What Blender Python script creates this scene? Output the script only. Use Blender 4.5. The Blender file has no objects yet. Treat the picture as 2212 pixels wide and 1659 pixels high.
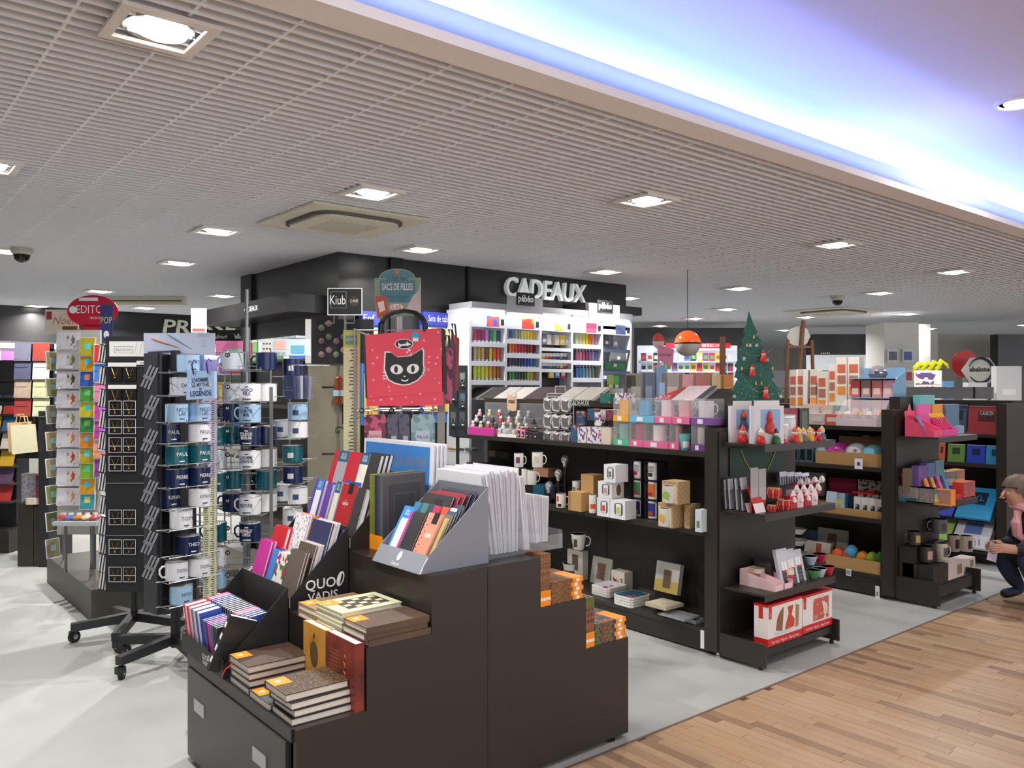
import bpy, math, random
from mathutils import Vector, Matrix
random.seed(7)
C = bpy.context.scene.collection
SC = bpy.context.scene
PI = math.pi
# ---------------------------------------------------------------- camera
F, CX, HY, HC = 1785.0, 1106.0, 836.0, 1.5          # focal length, centre column and eye-level row for a 2212 x 1659 frame; eye height
AH = math.atan((3264 - CX) / F)
FW = Vector((math.cos(AH), math.sin(AH), 0)); RT = Vector((math.sin(AH), -math.cos(AH), 0))
RC = math.atan2(RT.y, RT.x)                          # turn of a thing that faces the viewer squarely
cam = bpy.data.cameras.new('camera'); camo = bpy.data.objects.new('camera', cam); C.objects.link(camo)
camo.location = (0, 0, HC); camo.rotation_euler = (PI / 2, 0, RC)
cam.sensor_width = 36; cam.lens = F / 2212 * 36; cam.shift_y = (HY - 829.5) / 2212; cam.clip_end = 100; cam.clip_start = 0.05
SC.camera = camo
# ---------------------------------------------------------------- world and exposure
w = bpy.data.worlds.new('world'); SC.world = w; w.use_nodes = True
w.node_tree.nodes['Background'].inputs[0].default_value = (0.93, 0.96, 1.0, 1)
w.node_tree.nodes['Background'].inputs[1].default_value = 2.1
SC.view_settings.view_transform = 'Standard'; SC.view_settings.look = 'None'
SC.view_settings.exposure = 0.0; SC.view_settings.gamma = 1; SC.view_settings.use_curve_mapping = False
SC.cycles.max_bounces = 7; SC.cycles.diffuse_bounces = 4; SC.cycles.glossy_bounces = 3; SC.cycles.transparent_max_bounces = 10
SC.cycles.caustics_reflective = False; SC.cycles.caustics_refractive = False
LAMP_W = 18.0                                        # watts of one ceiling downlight
# ---------------------------------------------------------------- measuring helpers
def ray(px, py):
    u = (px - CX) / F
    return FW + RT * u + Vector((0, 0, (HY - py) / F))
def atz(px, py, z): d = ray(px, py); p = d * ((z - HC) / d.z); return Vector((p.x, p.y, z))
def atx(px, py, x): d = ray(px, py); t = x / d.x; return Vector((x, d.y * t, HC + d.z * t))
def aty(px, py, y): d = ray(px, py); t = y / d.y; return Vector((d.x * t, y, HC + d.z * t))
def atd(px, py, t): d = ray(px, py); return Vector((d.x * t, d.y * t, HC + d.z * t))
# ---------------------------------------------------------------- materials
MATS = {}
def lin(c): c /= 255.0; return c / 12.92 if c <= 0.04045 else ((c + 0.055) / 1.055) ** 2.4
def mat(col, rough=0.5, metal=0.0, emit=0.0, alpha=1.0, grain=0.0, spec=0.5, trans=0.0, scale=60):
    """a procedural material; col is an sRGB triple"""
    key = (col, rough, metal, emit, alpha, grain, spec, trans, scale)
    if key in MATS: return MATS[key]
    m = bpy.data.materials.new('paint_%d_%d_%d' % col); m.use_nodes = True
    nt = m.node_tree; b = nt.nodes['Principled BSDF']
    rgb = tuple(lin(c) for c in col) + (1,)
    b.inputs['Base Color'].default_value = rgb
    b.inputs['Roughness'].default_value = rough; b.inputs['Metallic'].default_value = metal
    b.inputs['Specular IOR Level'].default_value = spec
    if trans:
        b.inputs['Transmission Weight'].default_value = trans; b.inputs['IOR'].default_value = 1.2
    if alpha < 1: b.inputs['Alpha'].default_value = alpha
    if emit:
        b.inputs['Emission Color'].default_value = rgb; b.inputs['Emission Strength'].default_value = emit
    if grain:
        tc = nt.nodes.new('ShaderNodeTexCoord'); n = nt.nodes.new('ShaderNodeTexNoise'); n.inputs['Scale'].default_value = scale
        n.inputs['Detail'].default_value = 4
        r = nt.nodes.new('ShaderNodeMapRange'); r.inputs[3].default_value = 1 - grain; r.inputs[4].default_value = 1 + grain
        mx = nt.nodes.new('ShaderNodeMix'); mx.data_type = 'RGBA'; mx.blend_type = 'MULTIPLY'; mx.inputs[0].default_value = 1
        mx.inputs[6].default_value = rgb
        cc = nt.nodes.new('ShaderNodeCombineColor')
        nt.links.new(tc.outputs['Object'], n.inputs['Vector']); nt.links.new(n.outputs['Fac'], r.inputs[0])
        for i in range(3): nt.links.new(r.outputs[0], cc.inputs[i])
        nt.links.new(cc.outputs[0], mx.inputs[7]); nt.links.new(mx.outputs[2], b.inputs['Base Color'])
    MATS[key] = m
    return m
def ramp_mat(name, kind, cols, scale, rough=0.5, coords='Object', stretch=(1, 1, 1), interp='LINEAR', pos=None):
    """a procedural pattern: noise, voronoi, checker dots or stripes through a colour ramp"""
    m = bpy.data.materials.new(name); m.use_nodes = True; nt = m.node_tree; b = nt.nodes['Principled BSDF']
    b.inputs['Roughness'].default_value = rough
    tc = nt.nodes.new('ShaderNodeTexCoord'); mp = nt.nodes.new('ShaderNodeMapping'); mp.inputs['Scale'].default_value = stretch
    nt.links.new(tc.outputs[coords], mp.inputs['Vector'])
    if kind == 'noise': t = nt.nodes.new('ShaderNodeTexNoise'); t.inputs['Detail'].default_value = 5; out = 'Fac'
    elif kind == 'voronoi': t = nt.nodes.new('ShaderNodeTexVoronoi'); out = 'Distance'
    elif kind == 'cells': t = nt.nodes.new('ShaderNodeTexVoronoi'); out = 'Color'
    else: t = nt.nodes.new('ShaderNodeTexWave'); t.bands_direction = 'DIAGONAL' if kind == 'diagonal' else 'X'; out = 'Fac'
    t.inputs['Scale'].default_value = scale
    r = nt.nodes.new('ShaderNodeValToRGB'); r.color_ramp.interpolation = interp
    n = len(cols)
    while len(r.color_ramp.elements) < n: r.color_ramp.elements.new(0.5)
    for i, c in enumerate(cols):
        r.color_ramp.elements[i].position = pos[i] if pos else i / max(1, n - 1)
        r.color_ramp.elements[i].color = tuple(lin(v) for v in c) + (1,)
    nt.links.new(mp.outputs[0], t.inputs['Vector']); nt.links.new(t.outputs[out], r.inputs[0]); nt.links.new(r.outputs[0], b.inputs['Base Color'])
    return m
# ---------------------------------------------------------------- mesh builder
class MB:
    def __init__(s): s.v = []; s.f = []; s.m = []; s.mats = []
    def mi(s, m):
        if m not in s.mats: s.mats.append(m)
        return s.mats.index(m)
    def add(s, vs, fs, m):
        o = len(s.v); s.v += [tuple(v) for v in vs]; k = s.mi(m)
        for f in fs: s.f.append([o + i for i in f]); s.m.append(k)
        return s
    def box(s, x0, x1, y0, y1, z0, z1, m):
        v = [(x, y, z) for z in (z0, z1) for y in (y0, y1) for x in (x0, x1)]
        return s.add(v, [(0, 2, 3, 1), (4, 5, 7, 6), (0, 1, 5, 4), (2, 6, 7, 3), (0, 4, 6, 2), (1, 3, 7, 5)], m)
    def prism(s, pts, ax, a, b, m):
        """outline pts in the plane across axis ax ('x': y,z  'y': x,z  'z': x,y), from a to b"""
        def mk(p, q): return (q, p[0], p[1]) if ax == 'x' else (p[0], q, p[1]) if ax == 'y' else (p[0], p[1], q)
        n = len(pts); v = [mk(p, a) for p in pts] + [mk(p, b) for p in pts]
        area = sum(pts[i][0] * pts[(i + 1) % n][1] - pts[(i + 1) % n][0] * pts[i][1] for i in range(n))
        flip = (area > 0) ^ (ax == 'y') ^ (b < a)
        fs = [list(range(n))[::-1], list(range(n, 2 * n))] + [(i, (i + 1) % n, n + (i + 1) % n, n + i) for i in range(n)]
        if not flip: fs = [list(f)[::-1] for f in fs]
        return s.add(v, fs, m)
    def tube(s, pts, r, m, n=6, closed=False):
        P = [Vector(p) for p in pts]; k = len(P); rings = []
        up = Vector((0.31, 0.17, 0.93))
        for i in range(k):
            d = (P[(i + 1) % k] - P[i - 1]) if closed else (P[min(i + 1, k - 1)] - P[max(i - 1, 0)])
            if d.length < 1e-9: d = Vector((0, 0, 1))
            d.normalize(); a = d.cross(up)
            if a.length < 1e-3: a = d.cross(Vector((1, 0, 0)))
            a.normalize(); b = d.cross(a)
            rr = r[i] if isinstance(r, (list, tuple)) else r
            rings.append([P[i] + (a * math.cos(2 * PI * j / n) + b * math.sin(2 * PI * j / n)) * rr for j in range(n)])
        v = [p for q in rings for p in q]; fs = []
        for i in range(k if closed else k - 1):
            i2 = (i + 1) % k
            for j in range(n): fs.append((i * n + j, i * n + (j + 1) % n, i2 * n + (j + 1) % n, i2 * n + j))
        if not closed: fs += [list(range(n)), list(range((k - 1) * n, k * n))[::-1]]
        fs = [list(f)[::-1] for f in fs]
        return s.add(v, fs, m)
    def lathe(s, prof, m, n=20, c=(0, 0, 0), sx=1, sy=1):
        v = []; k = len(prof)
        for r, z in prof: v += [(c[0] + sx * r * math.cos(2 * PI * j / n), c[1] + sy * r * math.sin(2 * PI * j / n), c[2] + z) for j in range(n)]
        fs = [(i * n + j, i * n + (j + 1) % n, (i + 1) * n + (j + 1) % n, (i + 1) * n + j) for i in range(k - 1) for j in range(n)]
        if prof[0][0] > 1e-6: fs.append(list(range(n))[::-1])
        if prof[-1][0] > 1e-6: fs.append(list(range((k - 1) * n, k * n)))
        return s.add(v, fs, m)
    def quad(s, a, b, c, d, m): return s.add([a, b, c, d], [(0, 1, 2, 3)], m)
    def mesh(s, name, smooth=False):
        me = bpy.data.meshes.new(name); me.from_pydata(s.v, [], s.f); 
        for m in s.mats: me.materials.append(m)
        me.polygons.foreach_set('material_index', s.m)
        if smooth: me.shade_smooth(); me.set_sharp_from_angle(angle=math.radians(35))
        me.update(); return me
    def build(s, name, parent=None, loc=(0, 0, 0), rot=(0, 0, 0), smooth=False):
        return put(name, s.mesh(name, smooth), parent, loc, rot)
def put(name, me, parent=None, loc=(0, 0, 0), rot=(0, 0, 0)):
    o = bpy.data.objects.new(name, me); C.objects.link(o); o.parent = parent; o.location = loc; o.rotation_euler = rot
    return o
def tag(o, label, cat, group=None, kind=None):
    o['label'] = label
    if cat: o['category'] = cat
    if group: o['group'] = group
    if kind: o['kind'] = kind
    return o
def thing(name, label, cat, loc=(0, 0, 0), rz=0, group=None, rot=None):
    o = bpy.data.objects.new(name, None); C.objects.link(o); o.location = loc; o.rotation_euler = rot or (0, 0, rz); o.empty_display_size = 0.05
    return tag(o, label, cat, group)
def struct(name, mb, label=None):
    o = mb.build(name); o['kind'] = 'structure'
    if label: o['label'] = label
    return o
def copy_tree(o, parent=None):
    c = o.copy(); C.objects.link(c); c.parent = parent
    for ch in o.children: copy_tree(ch, c)
    return c
ORD = 'first second third fourth fifth sixth seventh eighth ninth tenth eleventh twelfth thirteenth fourteenth fifteenth sixteenth seventeenth eighteenth nineteenth twentieth'.split()
# ---------------------------------------------------------------- lettering
TXT = {}
def text_mesh(s, size, depth=0.0, m=None, width=None, bold=0.0, shear=0.0):
    key = (s, size, depth, m.name if m else '', width, bold, shear)
    if key in TXT: return TXT[key]
    cu = bpy.data.curves.new('lettering', 'FONT'); cu.body = s; cu.size = size; cu.extrude = depth; cu.offset = bold; cu.shear = shear
    cu.align_x = 'CENTER'; cu.align_y = 'CENTER'; cu.resolution_u = 4 if size > .15 else 2; cu.space_line = 0.8
    ob = bpy.data.objects.new('lettering', cu); C.objects.link(ob)
    me = bpy.data.meshes.new_from_object(ob); bpy.data.objects.remove(ob); bpy.data.curves.remove(cu)
    if m: me.materials.clear(); me.materials.append(m)
    if width and len(me.vertices):
        xs = [v.co.x for v in me.vertices]; k = width / max(1e-6, max(xs) - min(xs)); mid = (max(xs) + min(xs)) / 2
        for v in me.vertices: v.co.x = (v.co.x - mid) * k
    TXT[key] = me
    return me
def frame(o, u, v):
    """matrix whose x runs along u, y along v, z out of the face"""
    u = Vector(u).normalized(); v = Vector(v); v = (v - u * v.dot(u)).normalized(); n = u.cross(v)
    M = Matrix((u, v, n)).transposed().to_4x4(); M.translation = Vector(o); return M
def write(s, size, parent, o, u, v, m, depth=0.0, width=None, bold=0.0, name='lettering', shear=0.0):
    ob = put(name, text_mesh(s, size, depth, m, width, bold, shear), parent)
    ob.matrix_local = frame(o, u, v)
    return ob
WHITE = mat((240, 240, 238), 0.5); INK = mat((20, 20, 24), 0.6); BLACK = mat((28, 25, 23), 0.45, grain=0.08)
DARK = mat((46, 40, 36), 0.38, grain=0.06, scale=14)       # the shop's black-brown laminate
GREY = mat((150, 152, 154), 0.5); CHROME = mat((205, 208, 212), 0.25, 1.0); STEEL = mat((150, 152, 155), 0.35, 1.0)
PAPER = mat((232, 228, 216), 0.8, grain=0.05, scale=300); PAPERW = mat((238, 238, 244), 0.8, grain=0.04, scale=300)
CLEAR = mat((238, 242, 246), 0.08, alpha=0.10, spec=0.8)
KRAFT = mat((186, 146, 92), 0.8, grain=0.08)
# ================================================================ THE SETTING
H = 2.55
# --- floor
fm = bpy.data.materials.new('vinyl_floor'); fm.use_nodes = True; nt = fm.node_tree; b = nt.nodes['Principled BSDF']
tc = nt.nodes.new('ShaderNodeTexCoord'); n1 = nt.nodes.new('ShaderNodeTexNoise'); n1.inputs['Scale'].default_value = 3.0; n1.inputs['Detail'].default_value = 6
r1 = nt.nodes.new('ShaderNodeValToRGB'); r1.color_ramp.elements[0].color = (0.425, 0.437, 0.420, 1); r1.color_ramp.elements[1].color = (0.465, 0.478, 0.460, 1)
r1.color_ramp.elements[0].position = 0.35; r1.color_ramp.elements[1].position = 0.65
nt.links.new(tc.outputs['Object'], n1.inputs['Vector']); nt.links.new(n1.outputs['Fac'], r1.inputs[0]); nt.links.new(r1.outputs[0], b.inputs['Base Color'])
b.inputs['Roughness'].default_value = 0.42
YB = 2.375
struct('floor', MB().box(-6, 22, YB, 16, -0.05, 0, fm), 'pale grey vinyl floor of the shop')
wm = bpy.data.materials.new('oak_strip'); wm.use_nodes = True; nt = wm.node_tree; b = nt.nodes['Principled BSDF']
oi = nt.nodes.new('ShaderNodeObjectInfo'); gi = nt.nodes.new('ShaderNodeNewGeometry'); ad = nt.nodes.new('ShaderNodeMath'); ad.operation = 'ADD'
fr = nt.nodes.new('ShaderNodeMath'); fr.operation = 'FRACT'
nt.links.new(oi.outputs['Random'], ad.inputs[0]); nt.links.new(gi.outputs['Random Per Island'], ad.inputs[1]); nt.links.new(ad.outputs[0], fr.inputs[0])
rr = nt.nodes.new('ShaderNodeValToRGB'); els = rr.color_ramp.elements
els[0].color = (lin(140), lin(112), lin(90), 1); els[1].color = (lin(190), lin(164), lin(134), 1)
for p_, c_ in ((0.25, (176, 144, 114)), (0.6, (186, 156, 124)), (0.85, (180, 145, 112))):
    e = els.new(p_); e.color = tuple(lin(v) for v in c_) + (1,)
nt.links.new(fr.outputs[0], rr.inputs[0])
tc = nt.nodes.new('ShaderNodeTexCoord'); mp = nt.nodes.new('ShaderNodeMapping'); mp.inputs['Scale'].default_value = (60, 4, 1)
ng = nt.nodes.new('ShaderNodeTexNoise'); ng.inputs['Scale'].default_value = 1.5; ng.inputs['Detail'].default_value = 5
nt.links.new(tc.outputs['Object'], mp.inputs[0]); nt.links.new(mp.outputs[0], ng.inputs['Vector'])
mr = nt.nodes.new('ShaderNodeMapRange'); mr.inputs[3].default_value = 0.86; mr.inputs[4].default_value = 1.12
nt.links.new(ng.outputs['Fac'], mr.inputs[0])
cc = nt.nodes.new('ShaderNodeCombineColor')
for i in range(3): nt.links.new(mr.outputs[0], cc.inputs[i])
mx = nt.nodes.new('ShaderNodeMix'); mx.data_type = 'RGBA'; mx.blend_type = 'MULTIPLY'; mx.inputs[0].default_value = 1
nt.links.new(rr.outputs[0], mx.inputs[6]); nt.links.new(cc.outputs[0], mx.inputs[7]); nt.links.new(mx.outputs[2], b.inputs['Base Color'])
b.inputs['Roughness'].default_value = 0.36
wood = struct('floor_wood', MB().box(-6, 22, -6, YB - 0.012, -0.05, -0.006, mat((120, 82, 56), 0.6)), 'oak strip parquet of the concourse')
struct('trim_1', MB().box(-6, 22, YB - 0.012, YB, -0.02, 0.002, mat((120, 104, 90), 0.4)), 'thin metal strip between vinyl and parquet')
PW = 0.052; planks = []
def in_view(x, y):
    t = x * FW.x + y * FW.y
    if t < 2.8: return False
    px = CX + F * (x * RT.x + y * RT.y) / t; py = HY + F * HC / t
    return -20 < px < 2240 and py < 1690
xw = -1.0; k = 0
while xw < 13:
    yy = YB - 0.013 - random.uniform(0, 0.4) + 0.4
    while yy > -5:
        L = random.choice((0.36, 0.42, 0.5)); y1 = min(yy, YB - 0.013); y0 = yy - L + 0.0015
        if y1 - y0 > 0.03:
            planks.append((in_view(xw, y0) or in_view(xw, y1) or in_view(xw, (y0 + y1) / 2), xw * FW.x + yy * FW.y, xw, y0, y1))
        yy -= L
    xw += PW
seen_p = sorted([p for p in planks if p[0]], key=lambda p: p[1]); rest = [p for p in planks if not p[0]]
for i, (_, _, x, y0, y1) in enumerate(seen_p):
    if i < 300:
        h = random.uniform(-0.0006, 0.0006)
        MB().box(x + 0.0008, x + PW - 0.0008, y0, y1, -0.006, h, wm).build('plank', wood)
    else: rest.append((0, 0, x, y0, y1))
mb = MB()
for (_, _, x, y0, y1) in rest: mb.box(x + 0.0008, x + PW - 0.0008, y0, y1, -0.006, 0, wm)
o = mb.build('far_planks', wood); o['kind'] = 'stuff'
# --- lattice ceiling
slat_m = mat((244, 246, 250), 0.55); cbk = mat((205, 208, 214), 0.9)
ceil = struct('ceiling', MB().box(-6, 22, 2.19, 16, H + 0.075, H + 0.12, cbk), 'white open lattice ceiling above the shop')
sm = MB().box(0, 24, -0.004, 0.004, 0, 0.056, slat_m).mesh('slat')
y = 2.24; 
while y < 13.6:
    put('slat', sm, ceil, (-3.5, y, H)); y += 0.0595
cm = MB().box(-0.005, 0.005, 0, 11.4, 0.006, 0.05, slat_m).mesh('cross_blade')
x = -3.4
while x < 20: put('cross_blade', cm, ceil, (x, 2.22, H)); x += 0.262
# --- light cove along the concourse
plaster = mat((250, 246, 246), 0.7); up_m = mat((226, 220, 226), 0.8)
struct('trim_2', MB().box(-6, 22, 2.06, 2.19, H - 0.004, H + 0.03, plaster), 'white plaster edge along the ceiling')
struct('trim_11', MB().box(-6, 22, 2.17, 2.19, H + 0.03, H + 0.125, plaster))
lipm = bpy.data.materials.new('opal_acrylic'); lipm.use_nodes = True; nt = lipm.node_tree; pb = nt.nodes['Principled BSDF']; pb.inputs['Base Color'].default_value = (.75, .74, .78, 1); pb.inputs['Roughness'].default_value = .6
tr = nt.nodes.new('ShaderNodeBsdfTranslucent'); tr.inputs[0].default_value = (.8, .8, .85, 1); ms_ = nt.nodes.new('ShaderNodeMixShader'); ms_.inputs[0].default_value = .85
nt.links.new(pb.outputs[0], ms_.inputs[1]); nt.links.new(tr.outputs[0], ms_.inputs[2]); nt.links.new(ms_.outputs[0], nt.nodes['Material Output'].inputs[0])
struct('trim_3', MB().box(-6, 22, 2.06, 2.085, H + 0.03, H + 0.105, lipm), 'upright lip of the light cove')
ZU = 3.02
struct('ceiling_raised', MB().box(-6, 22, -6, 3.2, ZU, ZU + 0.05, up_m), 'smooth raised ceiling over the concourse')
struct('wall_cove', MB().box(-6, 22, 3.1, 3.15, H + 0.12, ZU, up_m), 'back of the light cove')
led_m = mat((120, 175, 255), 0.4, emit=14)
k = 0
for x0, x1, pw in ((-4.9, -2.6, 1.0), (-2.5, -0.1, 1.0), (0.0, 2.4, 1.0), (2.5, 4.2, 0.95), (4.35, 8.2, 1.6), (8.3, 12.2, 1.3), (12.3, 16.2, 1.0)):
    t = thing('led_strip', 'blue LED strip light inside the ceiling cove, %s from the left' % ORD[k], 'light', ((x0 + x1) / 2, 2.74, H + 0.125), 0, 'cove strip lights'); k += 1
    L = (x1 - x0) / 2
    MB().box(-L, L, -0.02, 0.02, -0.004, 0.01, mat((225, 225, 228), 0.5)).build('holder', t)
    MB().box(-L, L, -0.012, 0.012, 0.01, 0.016, led_m).build('diodes', t)
    ld = bpy.data.lights.new('led_light', 'AREA'); ld.shape = 'RECTANGLE'; ld.size = 2 * L; ld.size_y = 0.05; ld.energy = 10.5 * (x1 - x0) * pw; ld.color = (0.20, 0.34, 1.0)
    lo = bpy.data.objects.new('led_light', ld); C.objects.link(lo); lo.parent = t; lo.location = (0, 0.0, 0.03); lo.rotation_euler = (PI, 0, 0)
t = thing('led_strip', 'added violet LED strip light, unseen, brightening the cove lip from behind', 'light', (5.5, 2.13, H + .03), 0, 'cove strip lights')  # extra strip, itself unseen, added to turn the lip a brighter violet
MB().box(-10, 10, -.012, .012, 0, .008, mat((225, 225, 228), .5)).build('holder', t); MB().box(-10, 10, -.006, .006, .008, .012, led_m).build('diodes', t)
ld = bpy.data.lights.new('led_light', 'AREA'); ld.shape = 'RECTANGLE'; ld.size = 20; ld.size_y = .02; ld.energy = 22; ld.color = (.30, .30, 1.0)
lo = bpy.data.objects.new('led_light', ld); C.objects.link(lo); lo.parent = t; lo.location = (0, 0, .016); lo.rotation_euler = (PI, 0, 0)
# --- walls of the shop
wall_w = mat((222, 220, 216), 0.8)
struct('wall_back', MB().box(-6, 20, 12.6, 12.7, 0, H, wall_w))
struct('wall_right', MB().box(20, 20.1, -6, 16, 0, ZU, wall_w))
struct('wall_left', MB().box(-6.1, -6, -6, 16, 0, ZU, wall_w))
# black island block with the CADEAUX front: faces -Y (front) and -X (side)
blk = mat((38, 37, 38), 0.3, grain=0.05, scale=6)
struct('wall_island', MB().box(3.05, 6.32, 5.8, 7.7, 0, H, blk), 'black clad block in the middle of the shop')
struct('trim_4', MB().box(3.02, 3.05, 7.45, 7.7, 0, H, BLACK))
struct('trim_5', MB().box(4.28, 4.31, 5.78, 5.8, 0, H, INK))
struct('trim_6', MB().box(3.5, 3.62, 5.77, 5.8, 0, H, INK))
# --- ceiling downlights
lamp_m = mat((255, 253, 246), 0.4, emit=14.0)
frm_m = mat((236, 230, 224), 0.6)
def downlight(i, x, y, lab, z=H, size=0.105, square=True, w_=1.0):
    t = thing('ceiling_light', lab, 'ceiling light', (x, y, z), 0, 'downlights')
    a = size * 1.3
    if square:
        mb = MB()
        for (x0, x1, y0, y1) in ((-a, a, -a, -size), (-a, a, size, a), (-a, -size, -size, size), (size, a, -size, size)): mb.box(x0, x1, y0, y1, -0.012, 0.0, frm_m)
        mb.build('frame', t)
        mb = MB(); mb.lathe([(size * 0.98, 0.05), (size * 0.94, -0.002), (size * 0.80, 0.012)], CHROME, 24); mb.build('ring', t, smooth=True)
    else:
        MB().lathe([(size * 1.3, 0.0), (size * 1.3, -0.01), (size * 1.05, -0.012), (size, 0.0)], frm_m, 24).build('ring', t, smooth=True)
    MB().lathe([(0, -.026), (size * .4, -.022), (size * .7, -.010), (size * .8, .006), (size * .8, .02), (0, .03)], lamp_m, 20).build('lamp', t, rot=(0.06, 0.1, 0), smooth=True)
    ld = bpy.data.lights.new('downlight', 'AREA'); ld.shape = 'DISK'; ld.size = size * .5; ld.energy = LAMP_W * w_; ld.color = (1.0, 0.965, 0.92); ld.spread = math.radians(150)
    lo = bpy.data.objects.new('downlight', ld); C.objects.link(lo); lo.parent = t; lo.location = (0, 0, -0.036)
spots = [(344, 64, 'large square downlight in the lattice ceiling nearest the camera'), (802, 416, 'square downlight just behind the ceiling cassette'), (1395, 432, 'square downlight above the wide mug shelf'),
 (468, 498, 'twin square downlight left of the ceiling cassette'), (385, 567, 'square downlight over the card racks'), (908, 538, 'downlight in front of the black fascia'),
 (1805, 527, 'downlight over the second shelf row'), (1308, 586, 'downlight in front of the CADEAUX lettering'), (2060, 586, 'downlight over the third shelf row'),
 (1596, 622, 'downlight above the cardboard fir tree'), (1900, 632, 'downlight beside the dome camera'), (1356, 643, 'downlight at the right edge of the CADEAUX block'),
 (215, 628, 'downlight above the red oval card sign'), (312, 664, 'downlight in front of the PRESSE lettering'), (480, 638, 'downlight left of the black side wall'), (80, 660, 'far downlight over the magazine wall'),
 (8, 541, 'downlight beside the white dome camera at left'), (1570, 667, 'downlight far behind the fir tree'), (1960, 677, 'bright downlight near the white column'), (1500, 687, 'downlight with a red glow over the games area'),
 (1425, 703, 'farthest downlight over the games area'), (1740, 684, 'downlight behind the wooden easel'), (2008, 709, 'small downlight in front of the white column')]
for i, (px, py, lab) in enumerate(spots):
    p = atz(px, py, H); downlight(i, p.x, p.y, lab, w_=1.7 if px < 480 else 1.25 if px < 1000 else .45 if px == 1395 else .7 if px == 1805 else 1.2)
p = atz(-30, 355, H); downlight(30, p.x, p.y, 'square downlight cut by the left picture edge')
for i, (x, y) in enumerate(((2.9, 10.2), (6.5, 9.8), (13.5, 8.5), (15.5, 5.2))): downlight(40 + i, x, y, 'far downlight %s at the back of the shop' % ('one', 'two', 'three', 'four')[i])
p = atz(2196, 222, ZU); downlight(50, p.x, p.y, 'round downlight in the smooth raised ceiling', ZU, 0.085, False, .8)
for i, (x, y) in enumerate(((1.2, 0.9), (-1.5, 1.2), (7.8, 1.2), (3.0, -1.2), (0.0, -1.4))): downlight(51 + i, x, y, 'added round concourse downlight, unseen behind the viewer, %s of its row' % ORD[i], ZU, 0.085, False, .8)  # assumed lamps out of view, added to help light the concourse
# --- ceiling cassettes
cas_m = mat((226, 220, 200), 0.6); cas_d = mat((96, 92, 88), 0.7); cas_l = mat((206, 200, 184), 0.7)
def cassette(x, y, s, lab):
    t = thing('air_conditioner', lab, 'air conditioner', (x, y, H), 0, 'ceiling cassettes')
    h = s / 2
    MB().box(-h, h, -h, h, -0.012, 0.0, cas_m).build('panel', t)
    rr = h * 0.66; pts = []
    for cxx, cyy, a0 in ((1, 1, 0), (-1, 1, 90), (-1, -1, 180), (1, -1, 270)):
        for q in range(0, 91, 15): 
            a = math.radians(a0 + q); pts.append((cxx * (rr - 0.1) + 0.14 * math.cos(a), cyy * (rr - 0.1) + 0.14 * math.sin(a)))
    MB().prism(pts, 'z', -0.03, -0.012, cas_d).build('recess', t)
    MB().prism([(p_[0] * 0.93, p_[1] * 0.93) for p_ in pts], 'z', -0.042, -0.03, cas_m).build('cover', t)
    MB().box(-h * 0.42, h * 0.42, -h * 0.42, h * 0.42, -0.045, -0.042, cas_l).build('grille', t)
    for q in range(4):
        MB().box(-h * 0.45, h * 0.45, h * 0.60, h * 0.71, -0.038, -0.03, cas_l).build('louvre', t, rot=(0, 0, q * PI / 2))
cassette(2.51, 4.70, 0.80, 'cream ceiling cassette air conditioner over the mug spinners')
p = atz(1800, 672, H); cassette(p.x, p.y, 0.95, 'ceiling cassette air conditioner far back near the white column')
p = atz(307, 641, H); t = thing('air_vent', 'long white ceiling vent in front of the PRESSE lettering', 'vent', p, RC)
MB().box(-0.5, 0.5, -0.06, 0.06, -0.09, 0.0, cas_m).build('body', t); MB().box(-0.48, 0.48, -0.065, -0.06, -0.06, -0.045, cas_d).build('slot', t)
MB().box(-0.5, 0.5, -0.08, 0.06, -0.1, -0.09, cas_l).build('flap', t)
# dome cameras
def dome(px, py, lab):
    p = atz(px, py - 14, H); t = thing('dome_camera', lab, 'camera', p, 0, 'dome cameras')
    MB().lathe([(0, -0.055), (0.06, -0.05), (0.075, -0.03), (0.075, 0.0)], mat((196, 190, 178), 0.5), 20).build('housing', t, smooth=True)
    MB().lathe([(0, -0.11), (0.03, -0.102), (0.05, -0.085), (0.058, -0.055), (0.04, -0.045)], mat((30, 30, 34), 0.1), 20).build('lens', t, smooth=True)
dome(47, 550, 'white dome camera on the ceiling at left'); dome(1809, 654, 'small dome camera on the ceiling near the fir tree')
# --- big lettering
def letters(s, size, o, u, v, label, m, depth, width, bold):
    ob = write(s, size, None, o, u, v, m, depth, width, bold, name='sign_lettering', shear=.1); tag(ob, label, 'sign'); return ob
letters('CADEAUX', 0.25, (5.19, 5.76, 2.395), (1, 0, 0), (0, 0, 1), 'white raised CADEAUX lettering on the black fascia', mat((225, 230, 228), 0.5, emit=0.25), 0.02, 1.01, 0.003)
# PRESSE fascia at the back
struct('wall_presse', MB().box(-6, 6.6, 12.3, 12.6, 2.1, H, blk), 'black fascia along the back wall')
letters('PRESSE', 0.27, (4.21, 12.27, 2.36), (1, 0, 0), (0, 0, 1), 'cream raised PRESSE lettering on the far black fascia', mat((226, 226, 208), 0.5), 0.02, 1.06, 0.003)
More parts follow.
